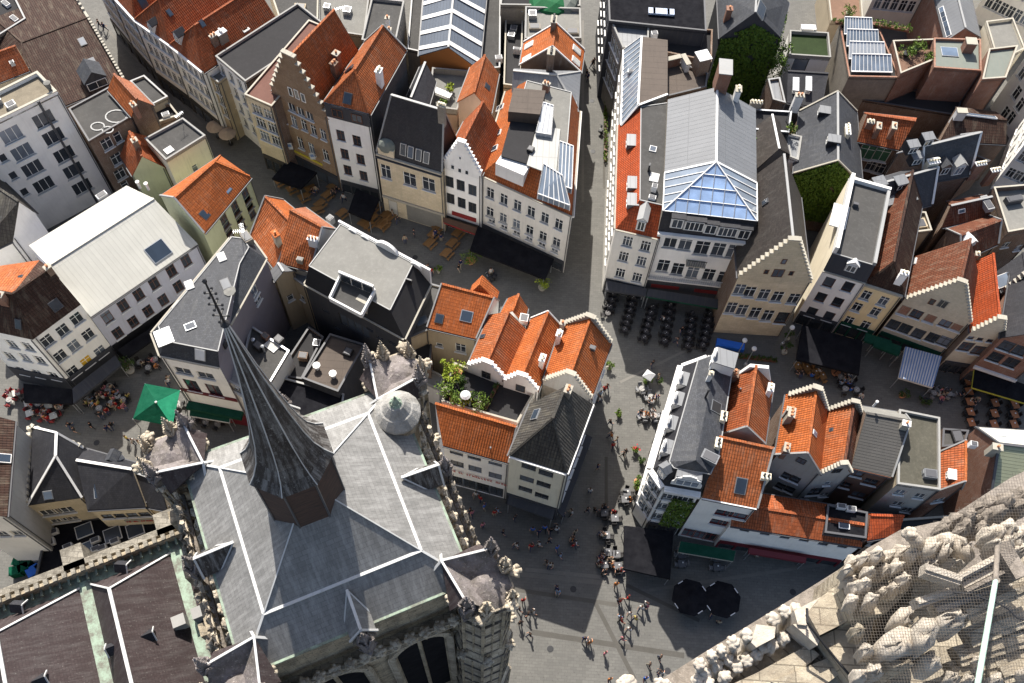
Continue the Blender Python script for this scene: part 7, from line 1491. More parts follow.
# ================================================================== canopies and parasols
def canopy(label, pxs, zs, m, name='canopy', cat='canopy', valance=None, stripes=None, rib=True):
    P = [W(p, z) for p, z in zip(pxs, zs)]; c = sum(P, Vector())/len(P); root = empty(name, (c.x, c.y, 0), label, cat); g = MB()
    if stripes:
        n = stripes[1]
        for k in range(n):
            a, b, cc_, d = P[0].lerp(P[1], k/n), P[0].lerp(P[1], (k+1)/n), P[3].lerp(P[2], (k+1)/n), P[3].lerp(P[2], k/n); g.prism([a, b, cc_, d], (0,0,.05), m if k % 2 else stripes[0])
    else: g.prism(P, (0,0,.05), m)
    g.build('cloth', root); f = MB()
    for i in range(len(P)):
        q = P[i].lerp(c, .04); f.tube(Vector((q.x, q.y, 0)), q-Vector((0,0,.02)), .05, .05, 'metal', 6)
    f.build('post', root) if False else None
    for i in range(len(P)):
        q = P[i].lerp(c, .04); pm = MB(); pm.tube(Vector((q.x, q.y, 0)), q-Vector((0,0,.02)), .05, .05, 'metal', 6); pm.build('post', root)
    v = MB()
    for i in range(len(P)):
        j = (i+1) % len(P); a, b = P[i], P[j]; v.prism([a, b, b-Vector((0,0,.28)), a-Vector((0,0,.28))], (b-a).cross(Vector((0,0,1))).normalized()*.02, valance or m)
    v.build('valance', root); return root
M['fblue'] = plain('faded_blue_canvas', (.13,.2,.36), .8); M['wcanvas'] = clothm('white_canvas', (.42,.42,.42)); M['ltgreen'] = clothm('bright_green_canvas', (.02,.2,.11)); M['browncanvas'] = plain('brown_canvas', (.08,.045,.03), .85)
canopy('black canopy in front of the brown brick stepped gable house', [q2(95,530), q2(180,560), q2(228,512), q2(140,476)], [2.8,2.8,3,3], 'blackc')
canopy('black canopy in front of the white house with the orange hipped roof', [q2(322,628), q2(385,655), q2(414,590), q2(345,560)], [2.8,2.8,3,3], 'blackc')
canopy('long black marquee before the large cream corner block', [(470,250), (545,279), (554,259), (478,226)], [2.8,2.8,3.1,3.1], 'blackc'); canopy('brown awning below the red lettered white stepped gable', [(443,222), (478,235), (480,229), (443,217)], [2.6,2.6,3,3], 'browncanvas', valance='redch')
canopy('dark awning before the cream corner house with the scarlet roof', [ra(35,312), ra(283,348), ra(292,303), ra(42,252)], [2.8,2.8,3.2,3.2], 'darkw'); canopy('long dark awning over the cafe rows of the white five bay house', [ra(288,350), ra(765,430), ra(792,378), ra(300,303)], [2.8,2.8,3.2,3.2], 'darkw', valance='dgreenc')
canopy('large black marquee before the white and yellow houses', [q9(36,528), q9(174,562), q9(182,488), q9(50,453)], [3,3,3.2,3.2], 'blackc'); canopy('blue and white striped canopy with a white framed top on the right street', [q9(262,568), q9(337,590), q9(357,522), q9(277,500)], [2.9,2.9,3.4,3.4], 'wcanvas', stripes=('fblue', 27), valance='wcanvas')
canopy('black awning with a yellow edge near the right end of the street', [q9(424,590), q9(560,630), q9(565,592), q9(430,545)], [2.9,2.9,3.2,3.2], 'blackc', valance=plain('yellow_trim', (.4,.38,.05)))
canopy('dark green awning of the yellow house', [q9(185,487), q9(240,505), q9(247,488), q9(190,470)], [2.8,2.8,3.2,3.2], 'dgreenc'); canopy('dark green awning left of the striped canopy under the beige gable', [q9(205,498), q9(262,520), q9(268,500), q9(212,480)], [2.8,2.8,3.2,3.2], 'dgreenc')
canopy('black awning below the left face of the white corner house with brown roof', [q5(72,600), q5(215,605), q5(213,562), q5(70,545)], [2.8,2.8,3,3], 'blackc'); canopy('black awning below the street face of the white corner house with brown roof', [q5(218,605), q5(360,490), q5(342,462), q5(215,560)], [2.8,2.8,3,3], 'darkw')
canopy('dark awning along the lilac grey house with the cream roof', [q5(375,470), q5(575,330), q5(560,305), q5(350,445)], [2.6,2.6,3,3], 'blackc')
canopy('black awning in front of the cream corner house with the grey hipped roof', [q7(282,615), q7(400,655), q7(407,628), q7(288,583)], [2.8,2.8,3.1,3.1], 'darkw'); canopy('grey black side awning on the shaded flank of the grey hipped corner house', [q7(412,632), q7(428,648), q7(505,440), q7(488,430)], [2.8,2.8,3.1,3.1], 'darkw')
canopy('large black sail over the terrace of the white scroll dormer house', [qc(538,348), qc(674,378), qc(684,238), qc(540,222)], [2.9,2.9,3.3,3.3], 'blackc'); canopy('dark green awning with a pale edge below the red framed windows', [qd(190,492), qd(325,515), qd(331,490), qd(196,466)], [2.7,2.7,3.2,3.2], 'dgreenc', valance='cope')
canopy('dark red awning along the low white annex', [qe(80,318), qe(240,345), qe(243,330), qe(82,303)], [2.5,2.5,2.9,2.9], 'burg')
canopy('dark green awning below the burgundy shop front', [qf(118,670), qf(235,690), qf(238,668), qf(120,645)], [2.7,2.7,3.1,3.1], 'dgreenc', valance='wcanvas')
def tent(label, pxs, z, pk, zp, m, m2):
    P = [W(p, z) for p in pxs]; T_ = W(pk, zp); c = T_; root = empty('tent', (c.x, c.y, 0), label, 'tent')
    for i in range(4):
        g = MB(); j = (i+1) % 4; g.prism([P[i], P[j], T_], (0,0,.04), m2 if i == 1 else m); g.build('panel', root); pm = MB(); pm.tube(Vector((P[i].x, P[i].y, 0)), P[i], .05, .05, 'metal', 6); pm.build('post', root)
    g = MB(); g.blob(T_, .15, 'trim', 1, .05); g.build('finial', root)
tent('large green pyramid tent on the square by the corner house', [q5(395,650), q5(512,672), q5(535,565), q5(430,545)], 2.7, q5(463,600), 4.4, 'greenc', 'ltgreen')
def parasol(px, r, label, m='blackc', n=8, group=None, z=2.6, white_tabs=False):
    c = W(px, z); c0 = Vector((c.x, c.y, 0)); root = empty('parasol', tuple(c0), label, 'parasol', group); g = MB(); g.lathe(c0, [(r, z-.5), (r*.5, z-.2), (.05, z+.05)], m, n, .2); g.build('canopy', root)
    g = MB(); g.tube(c0, c0+Vector((0,0,z)), .035, .035, 'metal', 6); g.build('pole', root); g = MB(); g.lathe(c0, [(.35,0), (.35,.1), (.08,.16)], 'black', 8); g.build('base', root)
    if white_tabs:
        for k in range(0, 8, 2): a = .2+math.pi/8+k*math.pi/4; tb = MB(); tb.box(c0+Vector((math.cos(a)*r*.9, math.sin(a)*r*.9, z-.42)), (.6, .09, .05), 'metal', rot=a+math.pi/2); tb.build('white_tab', root)
parasol(qd(222,600), 1.95, 'left of two black octagonal parasols on the shaded square', white_tabs=True); parasol(qd(301,605), 1.95, 'right of two black octagonal parasols on the shaded square', white_tabs=True)
parasol(q1(635,368), 1.15, 'tan parasol on the curved street, left of the pair', 'tanc', 12); parasol(q1(672,389), 1.15, 'tan parasol on the curved street, right of the pair', 'tanc', 12); parasol(qd(121,57), .8, 'small white parasol at the corner terrace beside the scroll dormer house', 'wcanvas', 4, z=2.4)
parasol(q7(172,327), .55, 'small white parasol in the roof garden', 'wcanvas', 12, z=2.4) if False else None
c = W(q7(172,327), 9.05*KZ+1.9); rt = empty('parasol', (c.x, c.y, 9.05*KZ), 'small white parasol standing in the middle of the roof garden', 'parasol'); g = MB(); g.lathe((c.x, c.y, 9.05*KZ+1.75), [(.55,0), (.3,.18), (.03,.25)], 'wcanvas', 12); g.build('canopy', rt); g = MB(); g.tube((c.x, c.y, 9.05*KZ), (c.x, c.y, 9.05*KZ+1.85), .03, .03, 'metal', 6); g.build('pole', rt)
for px, m, lab in ((q6(413,465),'ltgreen','green cloth stall in the backyard row behind the church turret'), (q6(434,472),'wcanvas','white cloth stall between the green and red ones in the backyard row'), (q6(457,482),'redch','red cloth stall in the backyard row behind the church turret')): parasol(px, .7, lab, m, 4, z=2.2)
g = MB(); a = W(q8(343,487), 0); b = W(q8(425,503), 0); g.bar(a+Vector((0,0,.35)), b+Vector((0,0,.35)), .9, .7, 'bluech'); g.bar(a.lerp(b, .1)+Vector((0,-.1,.78)), a.lerp(b, .6)+Vector((0,-.1,.78)), .5, .15, 'bluech'); o = g.build('covered_stack', origin=a); tag(o, 'bright blue tarpaulin covered stack in front of the sandstone stepped gable', 'tarpaulin')
for px, lab in ((q8(430,476),'white globed street lamp left of the pair by the blue tarpaulin'), (q8(458,501),'white globed street lamp right of the pair by the blue tarpaulin'), (q8(571,438),'white globed lamp by the door of the sandstone stepped gable')):
    c = W(px, 4.2); rt = empty('street_lamp', (c.x, c.y, 0), lab, 'street lamp'); g = MB(); g.tube((c.x, c.y, 0), (c.x, c.y, 4.0), .07, .05, 'metal', 8); g.build('post', rt); g = MB(); g.blob((c.x, c.y, 4.2), .3, 'trim', 2, 0); g.build('globe', rt); g = MB(); g.lathe((c.x, c.y, 0), [(.22,0), (.2,.5), (.08,.6)], 'metal', 8); g.build('base', rt)
for (x, y) in ((148,430), (215,460)):
    s_ = None
# flags on the brick stepped gable
for (x, y, lab) in ((148,430,'left pale blue and white flag on the brick stepped gable house'), (215,460,'right pale blue and white flag on the brick stepped gable house')):
    c = W(q2(x, y), 5.6); rt = empty('flag', tuple(c), lab, 'flag'); g = MB(); g.tube(c+Vector((-.4,.6,-.3)), c+Vector((.5,-.5,.9)), .025, .02, 'trim', 6); g.build('flagpole', rt)
    g = MB(); g.prism([c+Vector((-.35,-.2,.5)), c+Vector((.35,-.4,.85)), c+Vector((.45,-.4,-.35)), c+Vector((-.3,-.2,-.7))], (0,.03,0), 'wcanvas'); g.prism([c+Vector((-.2,-.24,.35)), c+Vector((.25,-.36,.6)), c+Vector((.3,-.38,.1)), c+Vector((-.18,-.26,-.1))], (0,-.02,0), 'fblue'); g.build('cloth', rt)

# ================================================================== terrace furniture
def chair_mesh(m, m2='black'):
    g = MB(); g.box((0,0,.45), (.44,.44,.06), m); g.box((0,.21,.72), (.44,.05,.48), m)
    for sx in (-.18,.18):
        for sy in (-.18,.18): g.box((sx,sy,.21), (.035,.035,.42), m2)
    for sx in (-.21,.21): g.box((sx,0,.64), (.03,.4,.03), m2)
    return g.mesh('chair')
def rtable_mesh(mt): g = MB(); g.lathe((0,0,0), [(.22,0), (.2,.04), (.035,.06), (.035,.72), (.36,.72), (.36,.75)], mt, 12); g.blob((.1,.05,.8), .05, 'trim', 1, 0); g.blob((-.12,-.05,.8), .045, 'trim', 1, 0); return g.mesh('table')
def stable_mesh(mt, w=.8, l=.8):
    g = MB(); g.box((0,0,.73), (w,l,.05), mt)
    for sx in (-1,1):
        for sy in (-1,1): g.box((sx*(w/2-.06),sy*(l/2-.06),.36), (.05,.05,.72), 'black')
    g.box((.1,.1,.79), (.14,.14,.07), 'trim'); return g.mesh('table')
def picnic_mesh():
    g = MB()
    for k in range(5): g.box((0,-.34+k*.17,.74), (1.7,.15,.04), 'wood')
    for sy in (-.72,.72):
        for k in range(2): g.box((0,sy-.07+k*.15,.45), (1.7,.13,.04), 'wood')
    for sx in (-.6,.6): g.bar((sx,-.75,0), (sx,-.1,.72), .08, .06, 'wood'); g.bar((sx,.75,0), (sx,.1,.72), .08, .06, 'wood'); g.box((sx,0,.42), (.06,1.5,.08), 'wood')
    return g.mesh('picnic_table')
MEW = {'chair_b': chair_mesh(plain('black_wicker', (.02,.018,.018), .7)), 'chair_w': chair_mesh(plain('grey_chair', (.2,.2,.205), .5)), 'chair_r': chair_mesh('redch'), 'chair_y': chair_mesh('wood', 'wood'), 'rt_b': rtable_mesh(plain('dark_table_top', (.05,.045,.045), .35)), 'rt_w': rtable_mesh(plain('pale_table_top', (.24,.23,.215), .5)), 'st_g': stable_mesh(plain('grey_table_top', (.085,.085,.09), .5)), 'st_w': stable_mesh('shut'), 'st_y': stable_mesh('wood', .8, .9), 'st_o': stable_mesh(plain('red_brown_table', (.3,.12,.05)), .8, 1.0), 'pic': picnic_mesh()}
def furn(kind, me, c, rz, label, cat, group):
    o = bpy.data.objects.new(kind, me); col.objects.link(o); o.location = c; o.rotation_euler = (0,0,rz); tag(o, label, cat, group); o.scale = (.82,.82,.9) if kind == 'picnic_table' else (1,1,1); return o
rr_ = random.Random(21); NCH = [0]
def tset(px, where, tm='rt_b', cm='chair_b', n=4, rz=0.0, skip=.06, tword='small round black table', cword='black cafe chair'):
    c = W(px, 0); furn('cafe_table', MEW[tm], c, rz, '%s %s' % (tword, where), 'table', 'tables '+where)
    for k in range(n):
        if rr_.random() < skip: continue
        a = rz+k*2*math.pi/n+rr_.uniform(-.15,.15); r = .52+rr_.uniform(-.03,.12); d = Vector((math.cos(a), math.sin(a), 0)); furn('cafe_chair', MEW[cm], c+d*r, a-math.pi/2+rr_.uniform(-.25,.25), '%s %s' % (cword, where), 'chair', 'chairs '+where); NCH[0] += 1
def row(pa, pb, n, where, nch=4, **k):
    for i in range(n): t_ = i/max(1, n-1); tset((pa[0]+(pb[0]-pa[0])*t_, pa[1]+(pb[1]-pa[1])*t_), where, n=nch, **k)
wh = 'in the dense rows before the white five bay house'
for a, b, n in ((ra(80,350), ra(45,470), 4), (ra(200,375), ra(150,570), 6), (ra(320,430), ra(270,620), 6), (ra(430,420), ra(395,640), 6), (ra(565,470), ra(540,670), 6), (ra(675,475), ra(632,668), 6)): row(a, b, n, wh, rz=.3)
for px in (q9(35,548), q9(55,552), q9(75,562), q9(90,570)): tset(px, 'in front of the large black marquee', 'st_y', 'chair_y', 4, .3, .2, 'yellow wooden table', 'yellow wooden chair')
for px in (q9(130,572), q9(150,580), q9(165,600), q9(140,598)): tset(px, 'under the olive coloured tree', 'rt_w', 'chair_b', 3, .3, .1, 'small white table', 'black chair')
wh = 'in the lines near the yellow edged awning'
for a, b, n in ((q9(410,582), q9(416,672), 5), (q9(470,606), q9(466,676), 4), (q9(514,612), q9(510,676), 4)): row(a, b, n, wh, tm='st_o', cm='chair_b', rz=.2, tword='red brown table')
def row(pa, pb, n, where, nch=4, **k):
    for i in range(n): t_ = i/max(1, n-1); tset((pa[0]+(pb[0]-pa[0])*t_, pa[1]+(pb[1]-pa[1])*t_), where, n=nch, **k)
wh = 'on the terrace below the brown roofed corner house'
for i, px in enumerate((q5(90,610), q5(120,612), q5(150,618), q5(185,622), q5(95,640), q5(130,645), q5(165,648), q5(35,600), q5(55,580))): tset(px, wh, 'rt_w' if i % 2 else 'st_w', 'chair_r' if i > 3 else 'chair_b', 3, .5, .1, 'small pale table', 'cafe chair')
wh = 'on the crowded terrace left of the green tent'
for i, px in enumerate((q5(265,600), q5(295,585), q5(325,572), q5(355,590), q5(300,625), q5(335,610), q5(370,600), q5(330,560), q5(420,490), q5(445,505), q5(465,480))): tset(px, wh, 'rt_w', 'chair_b', 3, .4, .1, 'small pale round table')
wh = 'on the sunlit side of the scroll dormer house'
for px in (qd(122,120), qd(100,100), qd(105,165), qd(130,165)): tset(px, wh, 'rt_w', 'chair_w', 4, .2, .1, 'small white table', 'pale metal chair')
wh = 'at the foot of the scroll dormer house'
for px in (qc(510,205), qc(545,130), qc(480,190), qc(540,150), qc(485,255), qc(490,305), qc(480,340), qc(520,345), qc(515,310)): tset(px, wh, 'st_g', 'chair_b', 4, .1, .1, 'square grey table')
wh = 'on the shaded terrace below the dark green awning'
for px in (qc(705,312), qc(705,338), qc(750,300), qc(808,322), qc(808,348)): tset(px, wh, 'st_g', 'chair_w', 2, .1, 0, 'square grey table', 'pale metal chair')
for px in (qi(545,75), qi(580,72), qi(620,78)): tset(px, 'below the striped canopy', 'rt_w', 'chair_w', 3, .1, .1, 'small white table', 'pale chair')
for px in (qf(85,640), qf(130,690), qf(170,695), qf(205,700)): tset(px, 'before the burgundy shop front', 'rt_w', 'chair_b', 3, .1, .1, 'small white table')
pic = [(q2(122,545),.6), (q2(157,568),.6), (q2(192,592),.6), (q2(212,568),.6), (q2(240,612),.9), (q2(262,585),.9), (q2(278,560),.9), (q2(305,640),.9), (q2(370,668),.95), (q2(388,645),.95), (q2(400,622),.95), (q2(428,668),.95), (q2(443,645),.95), (q2(455,625),.95), (q2(232,628),.6)]
for px, a in pic: furn('picnic_table', MEW['pic'], W(px, 0), a, 'wooden picnic table on the upper left street, left of the narrow white stepped gable', 'picnic table', 'picnic tables on the upper left street')
for px, a in ((q6(397,60),.95), (q6(382,80),.95), (q6(437,50),.95), (q6(425,82),.95), (q6(590,85),.95), (q6(577,108),.95), (q6(565,135),.95), (q6(648,105),1.0), (q6(632,135),1.0), (q6(615,165),1.0)): furn('picnic_table', MEW['pic'], W(px, 0), a, 'wooden picnic table in the two files before the shop with red lettering', 'picnic table', 'picnic tables before the red lettered shop')
print('chairs', NCH[0])
c = W(q2(600,285), 6.55*KZ); g = MB(); g.bar(c+Vector((-1.4,.5,.75)), c+Vector((1.2,-.6,.75)), .9, .08, 'trim')
for q in ((-1.2,.4), (1.,-.5)): g.tube(c+Vector((q[0],q[1],0)), c+Vector((q[0],q[1],.72)), .05, .05, 'metal', 6)
o = g.build('long_table', origin=c); tag(o, 'long white table on the roof terrace behind the slate wing', 'table')
g = MB(); c = W(q4(318,92), 6.55*KZ); g.box(c+Vector((0,0,.7)), (2.0,.9,.07), 'trim', rot=.05)
for sx in (-.9,.9): g.box(c+Vector((sx,0,.35)), (.07,.8,.7), 'trim')
o = g.build('garden_table', origin=c); tag(o, 'white table on the lawn roof terrace', 'table')

# ================================================================== people
def skin_body(joints, edges, radii, name):
    me = bpy.data.meshes.new(name); me.from_pydata(joints, edges, []); o = bpy.data.objects.new('tmp', me); col.objects.link(o)
    md = o.modifiers.new('s', 'SKIN'); sub = o.modifiers.new('u', 'SUBSURF'); sub.levels = 1; sub.render_levels = 1
    for i, r in enumerate(radii): me.skin_vertices[0].data[i].radius = (r, r) if not isinstance(r, tuple) else r
    me.skin_vertices[0].data[0].use_root = True
    dg = bpy.context.evaluated_depsgraph_get(); dg.update(); out = bpy.data.meshes.new_from_object(o.evaluated_get(dg)); bpy.data.objects.remove(o); out.name = 'person'; return out
M['skin'] = plain('skin', (.5,.28,.19), .6); M['hair'] = plain('brown_hair', (.05,.03,.02), .8); M['shoe'] = plain('dark_shoes', (.03,.025,.02), .6)
t = NT('shirt_cloth'); M['shirt'] = t.out(t.n('ShaderNodeObjectInfo').outputs['Color'], .85, .1)
t = NT('trouser_cloth'); M['trou'] = t.out(t.ramp(t.n('ShaderNodeObjectInfo').outputs['Random'], [(0., (.02,.025,.05)), (.45, (.06,.07,.12)), (.7, (.03,.03,.03)), (1., (.3,.26,.2))]), .85, .1)
def person_mesh(pose, seed=0):
    st = {'stand': (.0, .0), 'walk': (.32, -.32), 'walk2': (-.25, .25), 'sit': (0, 0)}[pose]; J = [(0,0,.95)]; Rr = [.15]; E = []
    def add(p, r, par): J.append(p); Rr.append(r); E.append((par, len(J)-1)); return len(J)-1
    if pose == 'sit': J[0] = (0,0,.52)
    z0 = J[0][2]; ch = add((0,.01,z0+.28), (.17,.12), 0); sh = add((0,.01,z0+.47), (.17,.11), ch); nk = add((0,0,z0+.57), .055, sh); hd = add((0,-.01,z0+.68), .095, nk); tp = add((0,0,z0+.78), .075, hd); add((0,-.1,z0+.67), .025, hd)
    for s_, ph in ((-1, st[0]), (1, st[1])):
        hp = add((s_*.1,0,z0-.05), .105, 0)
        if pose == 'sit': kn = add((s_*.12,-.42,z0-.02), .075, hp); ft = add((s_*.12,-.42,.1), .05, kn)
        else: kn = add((s_*.11,-ph*.5-.03,.5), .072, hp); ft = add((s_*.11,-ph,.09), .05, kn)
        add((s_*.11,(ft and J[ft][1])-.16,.05), .042, ft)
        so = add((s_*.2,.01,z0+.43), .062, sh); arm = -ph*.6
        if pose == 'sit': el = add((s_*.27,-.08,z0+.2), .045, so); wr = add((s_*.2,-.32,z0+.22), .032, el); 
        else: el = add((s_*.27,arm*.4,z0+.17), .045, so); wr = add((s_*.28,arm*1.2-.06,z0-.05), .032, el)
        ha = add((J[wr][0],J[wr][1]-.07,J[wr][2]-.03), .034, wr)
    me = skin_body(J, E, Rr, 'person')
    me.materials.clear()
    for m in ('shirt', 'trou', 'skin', 'shoe', 'hair'): me.materials.append(M[m])
    for f in me.polygons:
        c = f.center; k = 0
        if pose == 'sit': k = 1 if c.z < .56 and (c.y < -.08 or c.z < .48) else 0
        else: k = 1 if c.z < .97 and abs(c.x) < .22 else 0
        if c.z < .09: k = 3
        if c.z > z0+.535: k = 2
        if abs(c.x) > .2 and c.z < z0+.27 and c.z > z0-.3 and (pose != 'sit' or (c.y < -.05 and c.z > .6)): k = 2
        if c.z > z0+.66 and c.y > -.03 or c.z > z0+.76: k = 4
        f.material_index = k; f.use_smooth = True
    return me
PM = {p: person_mesh(p) for p in ('stand', 'walk', 'walk2', 'sit')}
HM = {}
def hair_mesh(z0, long):
    g = MB(); g.blob((0,.02,z0+.72), .112, 'hair', 2, .1, (1,1.05,1), 2)
    if long: g.blob((0,.075,z0+.62), .085, 'hair', 1, .1, (1.1,.7,1.6), 4)
    return g.mesh('hair', smooth=True)
for p, z in (('stand',.95), ('sit',.52)): HM[p] = [hair_mesh(z, 0), hair_mesh(z, 1)]
COL = {'white': (.72,.71,.68), 'black': (.02,.02,.022), 'dark grey': (.07,.07,.075), 'navy blue': (.02,.035,.12), 'bright blue': (.05,.16,.55), 'red': (.5,.03,.03), 'pink': (.65,.22,.27), 'orange': (.6,.22,.06), 'pale blue': (.3,.42,.58), 'beige': (.5,.42,.3), 'yellow': (.6,.5,.15), 'green': (.06,.2,.08)}
COL = {k: sc(v, .62) for k, v in COL.items()}
PEOPLE = []
def person(px, colr, pose, where, rz=None, z=0.0):
    c = W(px, z); o = bpy.data.objects.new('person', PM[pose]); col.objects.link(o); o.location = c; o.rotation_euler = (0,0,rr_.uniform(0,6.28) if rz is None else rz); o.color = (*COL[colr], 1); s_ = rr_.uniform(.94,1.06); o.scale = (s_,s_,s_)
    h = bpy.data.objects.new('hair', HM['sit' if pose == 'sit' else 'stand'][rr_.random() < .45]); col.objects.link(h); h.parent = o
    o['category'] = 'person'; PEOPLE.append((o, 'person in %s %s %s' % (colr, {'sit': 'sitting', 'stand': 'standing'}.get(pose, 'walking'), where), px))
wh = 'on the sunlit square'
for x, y, c_, p_ in ((110,298,'red','walk'), (92,340,'dark grey','walk'), (95,405,'black','stand'), (133,362,'black','walk2'), (160,352,'white','walk'), (142,462,'black','walk'), (400,480,'navy blue','walk'), (425,498,'orange','walk'), (412,494,'white','walk2'), (497,550,'pink','walk'), (550,222,'orange','walk'), (572,300,'red','stand'), (562,300,'black','walk'), (605,285,'red','walk2'), (616,362,'white','walk'), (575,395,'red','walk'), (568,378,'pale blue','walk2'), (640,385,'yellow','walk'), (668,335,'white','walk'), (690,315,'white','stand'), (697,322,'pink','walk2'), (610,437,'white','walk'), (580,482,'pink','walk'), (708,605,'black','walk'), (758,570,'black','walk'), (753,635,'dark grey','stand'), (762,642,'white','walk'), (520,672,'orange','walk'), (688,668,'bright blue','walk')): person(rc(x, y), c_, p_, wh)
wh = 'on the shaded part of the square'
for x, y, c_, p_ in ((275,252,'pale blue','sit'), (268,240,'navy blue','stand'), (235,130,'white','walk'), (222,120,'black','walk'), (246,132,'beige','walk2'), (270,50,'bright blue','walk'), (287,85,'pale blue','walk'), (150,42,'red','walk'), (185,30,'white','walk'), (345,8,'orange','walk'), (80,35,'black','walk')): person(rc(x, y), c_, p_, wh)
wh = 'before the white house by the church'
for x, y, c_, p_ in ((105,138,'white','walk'), (130,173,'bright blue','walk'), (160,192,'red','stand'), (95,192,'pink','walk'), (125,228,'pink','stand'), (185,248,'black','walk'), (220,205,'dark grey','walk'), (270,242,'bright blue','stand'), (290,247,'navy blue','walk'), (305,237,'bright blue','walk2'), (265,288,'red','walk'), (290,282,'pale blue','stand'), (340,232,'white','walk'), (222,287,'white','walk'), (168,186,'pale blue','walk'), (88,186,'dark grey','stand'), (118,150,'red','walk2')): person(qc(x, y), c_, p_, wh)
wh = 'on the straight street between the cafes'
for px, c_, p_ in ((q3(362,202),'black','walk'), (q3(366,196),'dark grey','walk2'), (q3(379,188),'black','walk'), (q3(385,175),'dark grey','walk'), (q3(390,135),'navy blue','stand'), (q3(393,120),'black','stand'), (q3(387,150),'red','walk'), (q3(345,232),'black','walk'), (q3(350,240),'navy blue','walk2'), (qd(25,215),'orange','walk'), (qd(38,225),'beige','walk2'), (qd(60,255),'dark grey','stand'), (qd(30,240),'red','walk'), (qd(55,262),'black','walk'), (q3(383,168),'white','walk2')): person(px, c_, p_, wh)
wh = 'on the terrace left of the green tent'
for i in range(34):
    b = rr_.choice([q5(285,600), q5(325,585), q5(360,595), q5(305,630), q5(345,608), q5(440,495), q5(330,562)]); person((b[0]+rr_.uniform(-9,9), b[1]+rr_.uniform(-6,6)), rr_.choice(['red','white','beige','orange','dark grey','pink','pale blue','yellow']), 'sit', wh)
wh = 'below the brown roofed corner house'
for i in range(20):
    b = rr_.choice([q5(95,610), q5(130,618), q5(170,622), q5(120,645), q5(155,648), q5(45,590)]); person((b[0]+rr_.uniform(-8,8), b[1]+rr_.uniform(-5,5)), rr_.choice(['red','white','pink','orange','dark grey','beige']), 'sit', wh)
wh = 'on the right street terrace'
for i in range(26):
    b = rr_.choice([q9(45,550), q9(75,562), q9(150,585), q9(160,600), q9(140,578), q9(345,600), q9(360,605), q9(415,620)]); person((b[0]+rr_.uniform(-8,8), b[1]+rr_.uniform(-6,6)), rr_.choice(['white','pale blue','pink','beige','dark grey','bright blue']), 'sit', wh)
wh = 'beside the scroll dormer house'
for i in range(26):
    b = rr_.choice([qd(122,125), qd(112,165), qc(515,200), qc(545,140), qc(485,260), qc(485,320), qc(485,350), qc(520,345)]); person((b[0]+rr_.uniform(-7,7), b[1]+rr_.uniform(-5,5)), rr_.choice(['white','orange','beige','dark grey','navy blue','red','white']), 'sit', wh)
wh = 'among the cafe rows'
for px, c_, p_ in ((ra(500,580),'black','walk'), (ra(470,650),'dark grey','walk'), (ra(390,505),'white','sit')): person(px, c_, p_, wh)
wh = 'near the two black parasols'
for px, c_, p_ in ((qd(185,600),'orange','stand'), (qd(285,668),'beige','stand'), (qd(375,505),'white','stand'), (qd(590,545),'pale blue','stand'), (qd(583,553),'white','walk'), (qd(526,598),'bright blue','walk'), (qc(796,488),'beige','walk')): person(px, c_, p_, wh)
wh = 'on the upper left street'
for px, c_, p_ in ((q6(560,212),'dark grey','walk'), (q6(568,222),'red','walk2'), (q6(650,212),'black','walk'), (q6(656,200),'navy blue','walk'), (q6(745,225),'white','stand'), (q2(290,575),'black','walk'), (q2(310,600),'white','walk'), (q6(470,70),'dark grey','walk'), (q1(300,85),'black','walk'), (q1(315,95),'navy blue','walk')): person(px, c_, p_, wh)
wh = 'in the street by the green tent'
for px, c_, p_ in ((qj(225,150),'black','walk'), (qj(240,165),'dark grey','walk'), (qj(290,150),'black','walk'), (qj(340,160),'navy blue','walk2'), (qj(355,150),'black','walk'), (qj(400,190),'yellow','stand'), (qj(420,200),'white','stand'), (qj(440,205),'beige','stand'), (qf(60,580),'white','walk'), (q5(522,655),'white','stand'), (q5(505,540),'beige','walk')): person(px, c_, p_, wh)
wh = 'crossing the street junction'
for i in range(26):
    b = rr_.choice([(612,395), (606,430), (602,470), (598,500), (645,370), (575,535), (560,520), (540,545)]); person((b[0]+rr_.uniform(-14,14), b[1]+rr_.uniform(-14,14)), rr_.choice(['dark grey','black','navy blue','white','beige','pale blue','red']), rr_.choice(['walk','walk2','stand']), wh)
wh = 'beside the picnic tables'
for i in range(16):
    b = rr_.choice([q2(160,560), q2(220,590), q2(270,590), q2(400,640), q2(440,640), q6(590,120), q6(640,140), q6(500,120)]); person((b[0]+rr_.uniform(-7,7), b[1]+rr_.uniform(-5,5)), rr_.choice(['dark grey','black','navy blue','white','beige']), rr_.choice(['walk','stand']), wh)
nums = ['first','second','third','fourth','fifth','sixth','seventh','eighth','ninth','tenth','eleventh','twelfth']
by = {}
for o, lab, px in PEOPLE: by.setdefault(lab, []).append((px[0], o))
for lab, L_ in by.items():
    L_.sort(key=lambda a: a[0])
    for k, (x, o) in enumerate(L_):
        n_ = len(L_)
        if n_ == 1: o['label'] = lab
        elif k == n_-1: o['label'] = lab+', rightmost of %d' % n_
        else: o['label'] = lab+', '+(nums[min(k, 11)]+' from left' if k else 'leftmost')
        o['group'] = 'people in town'
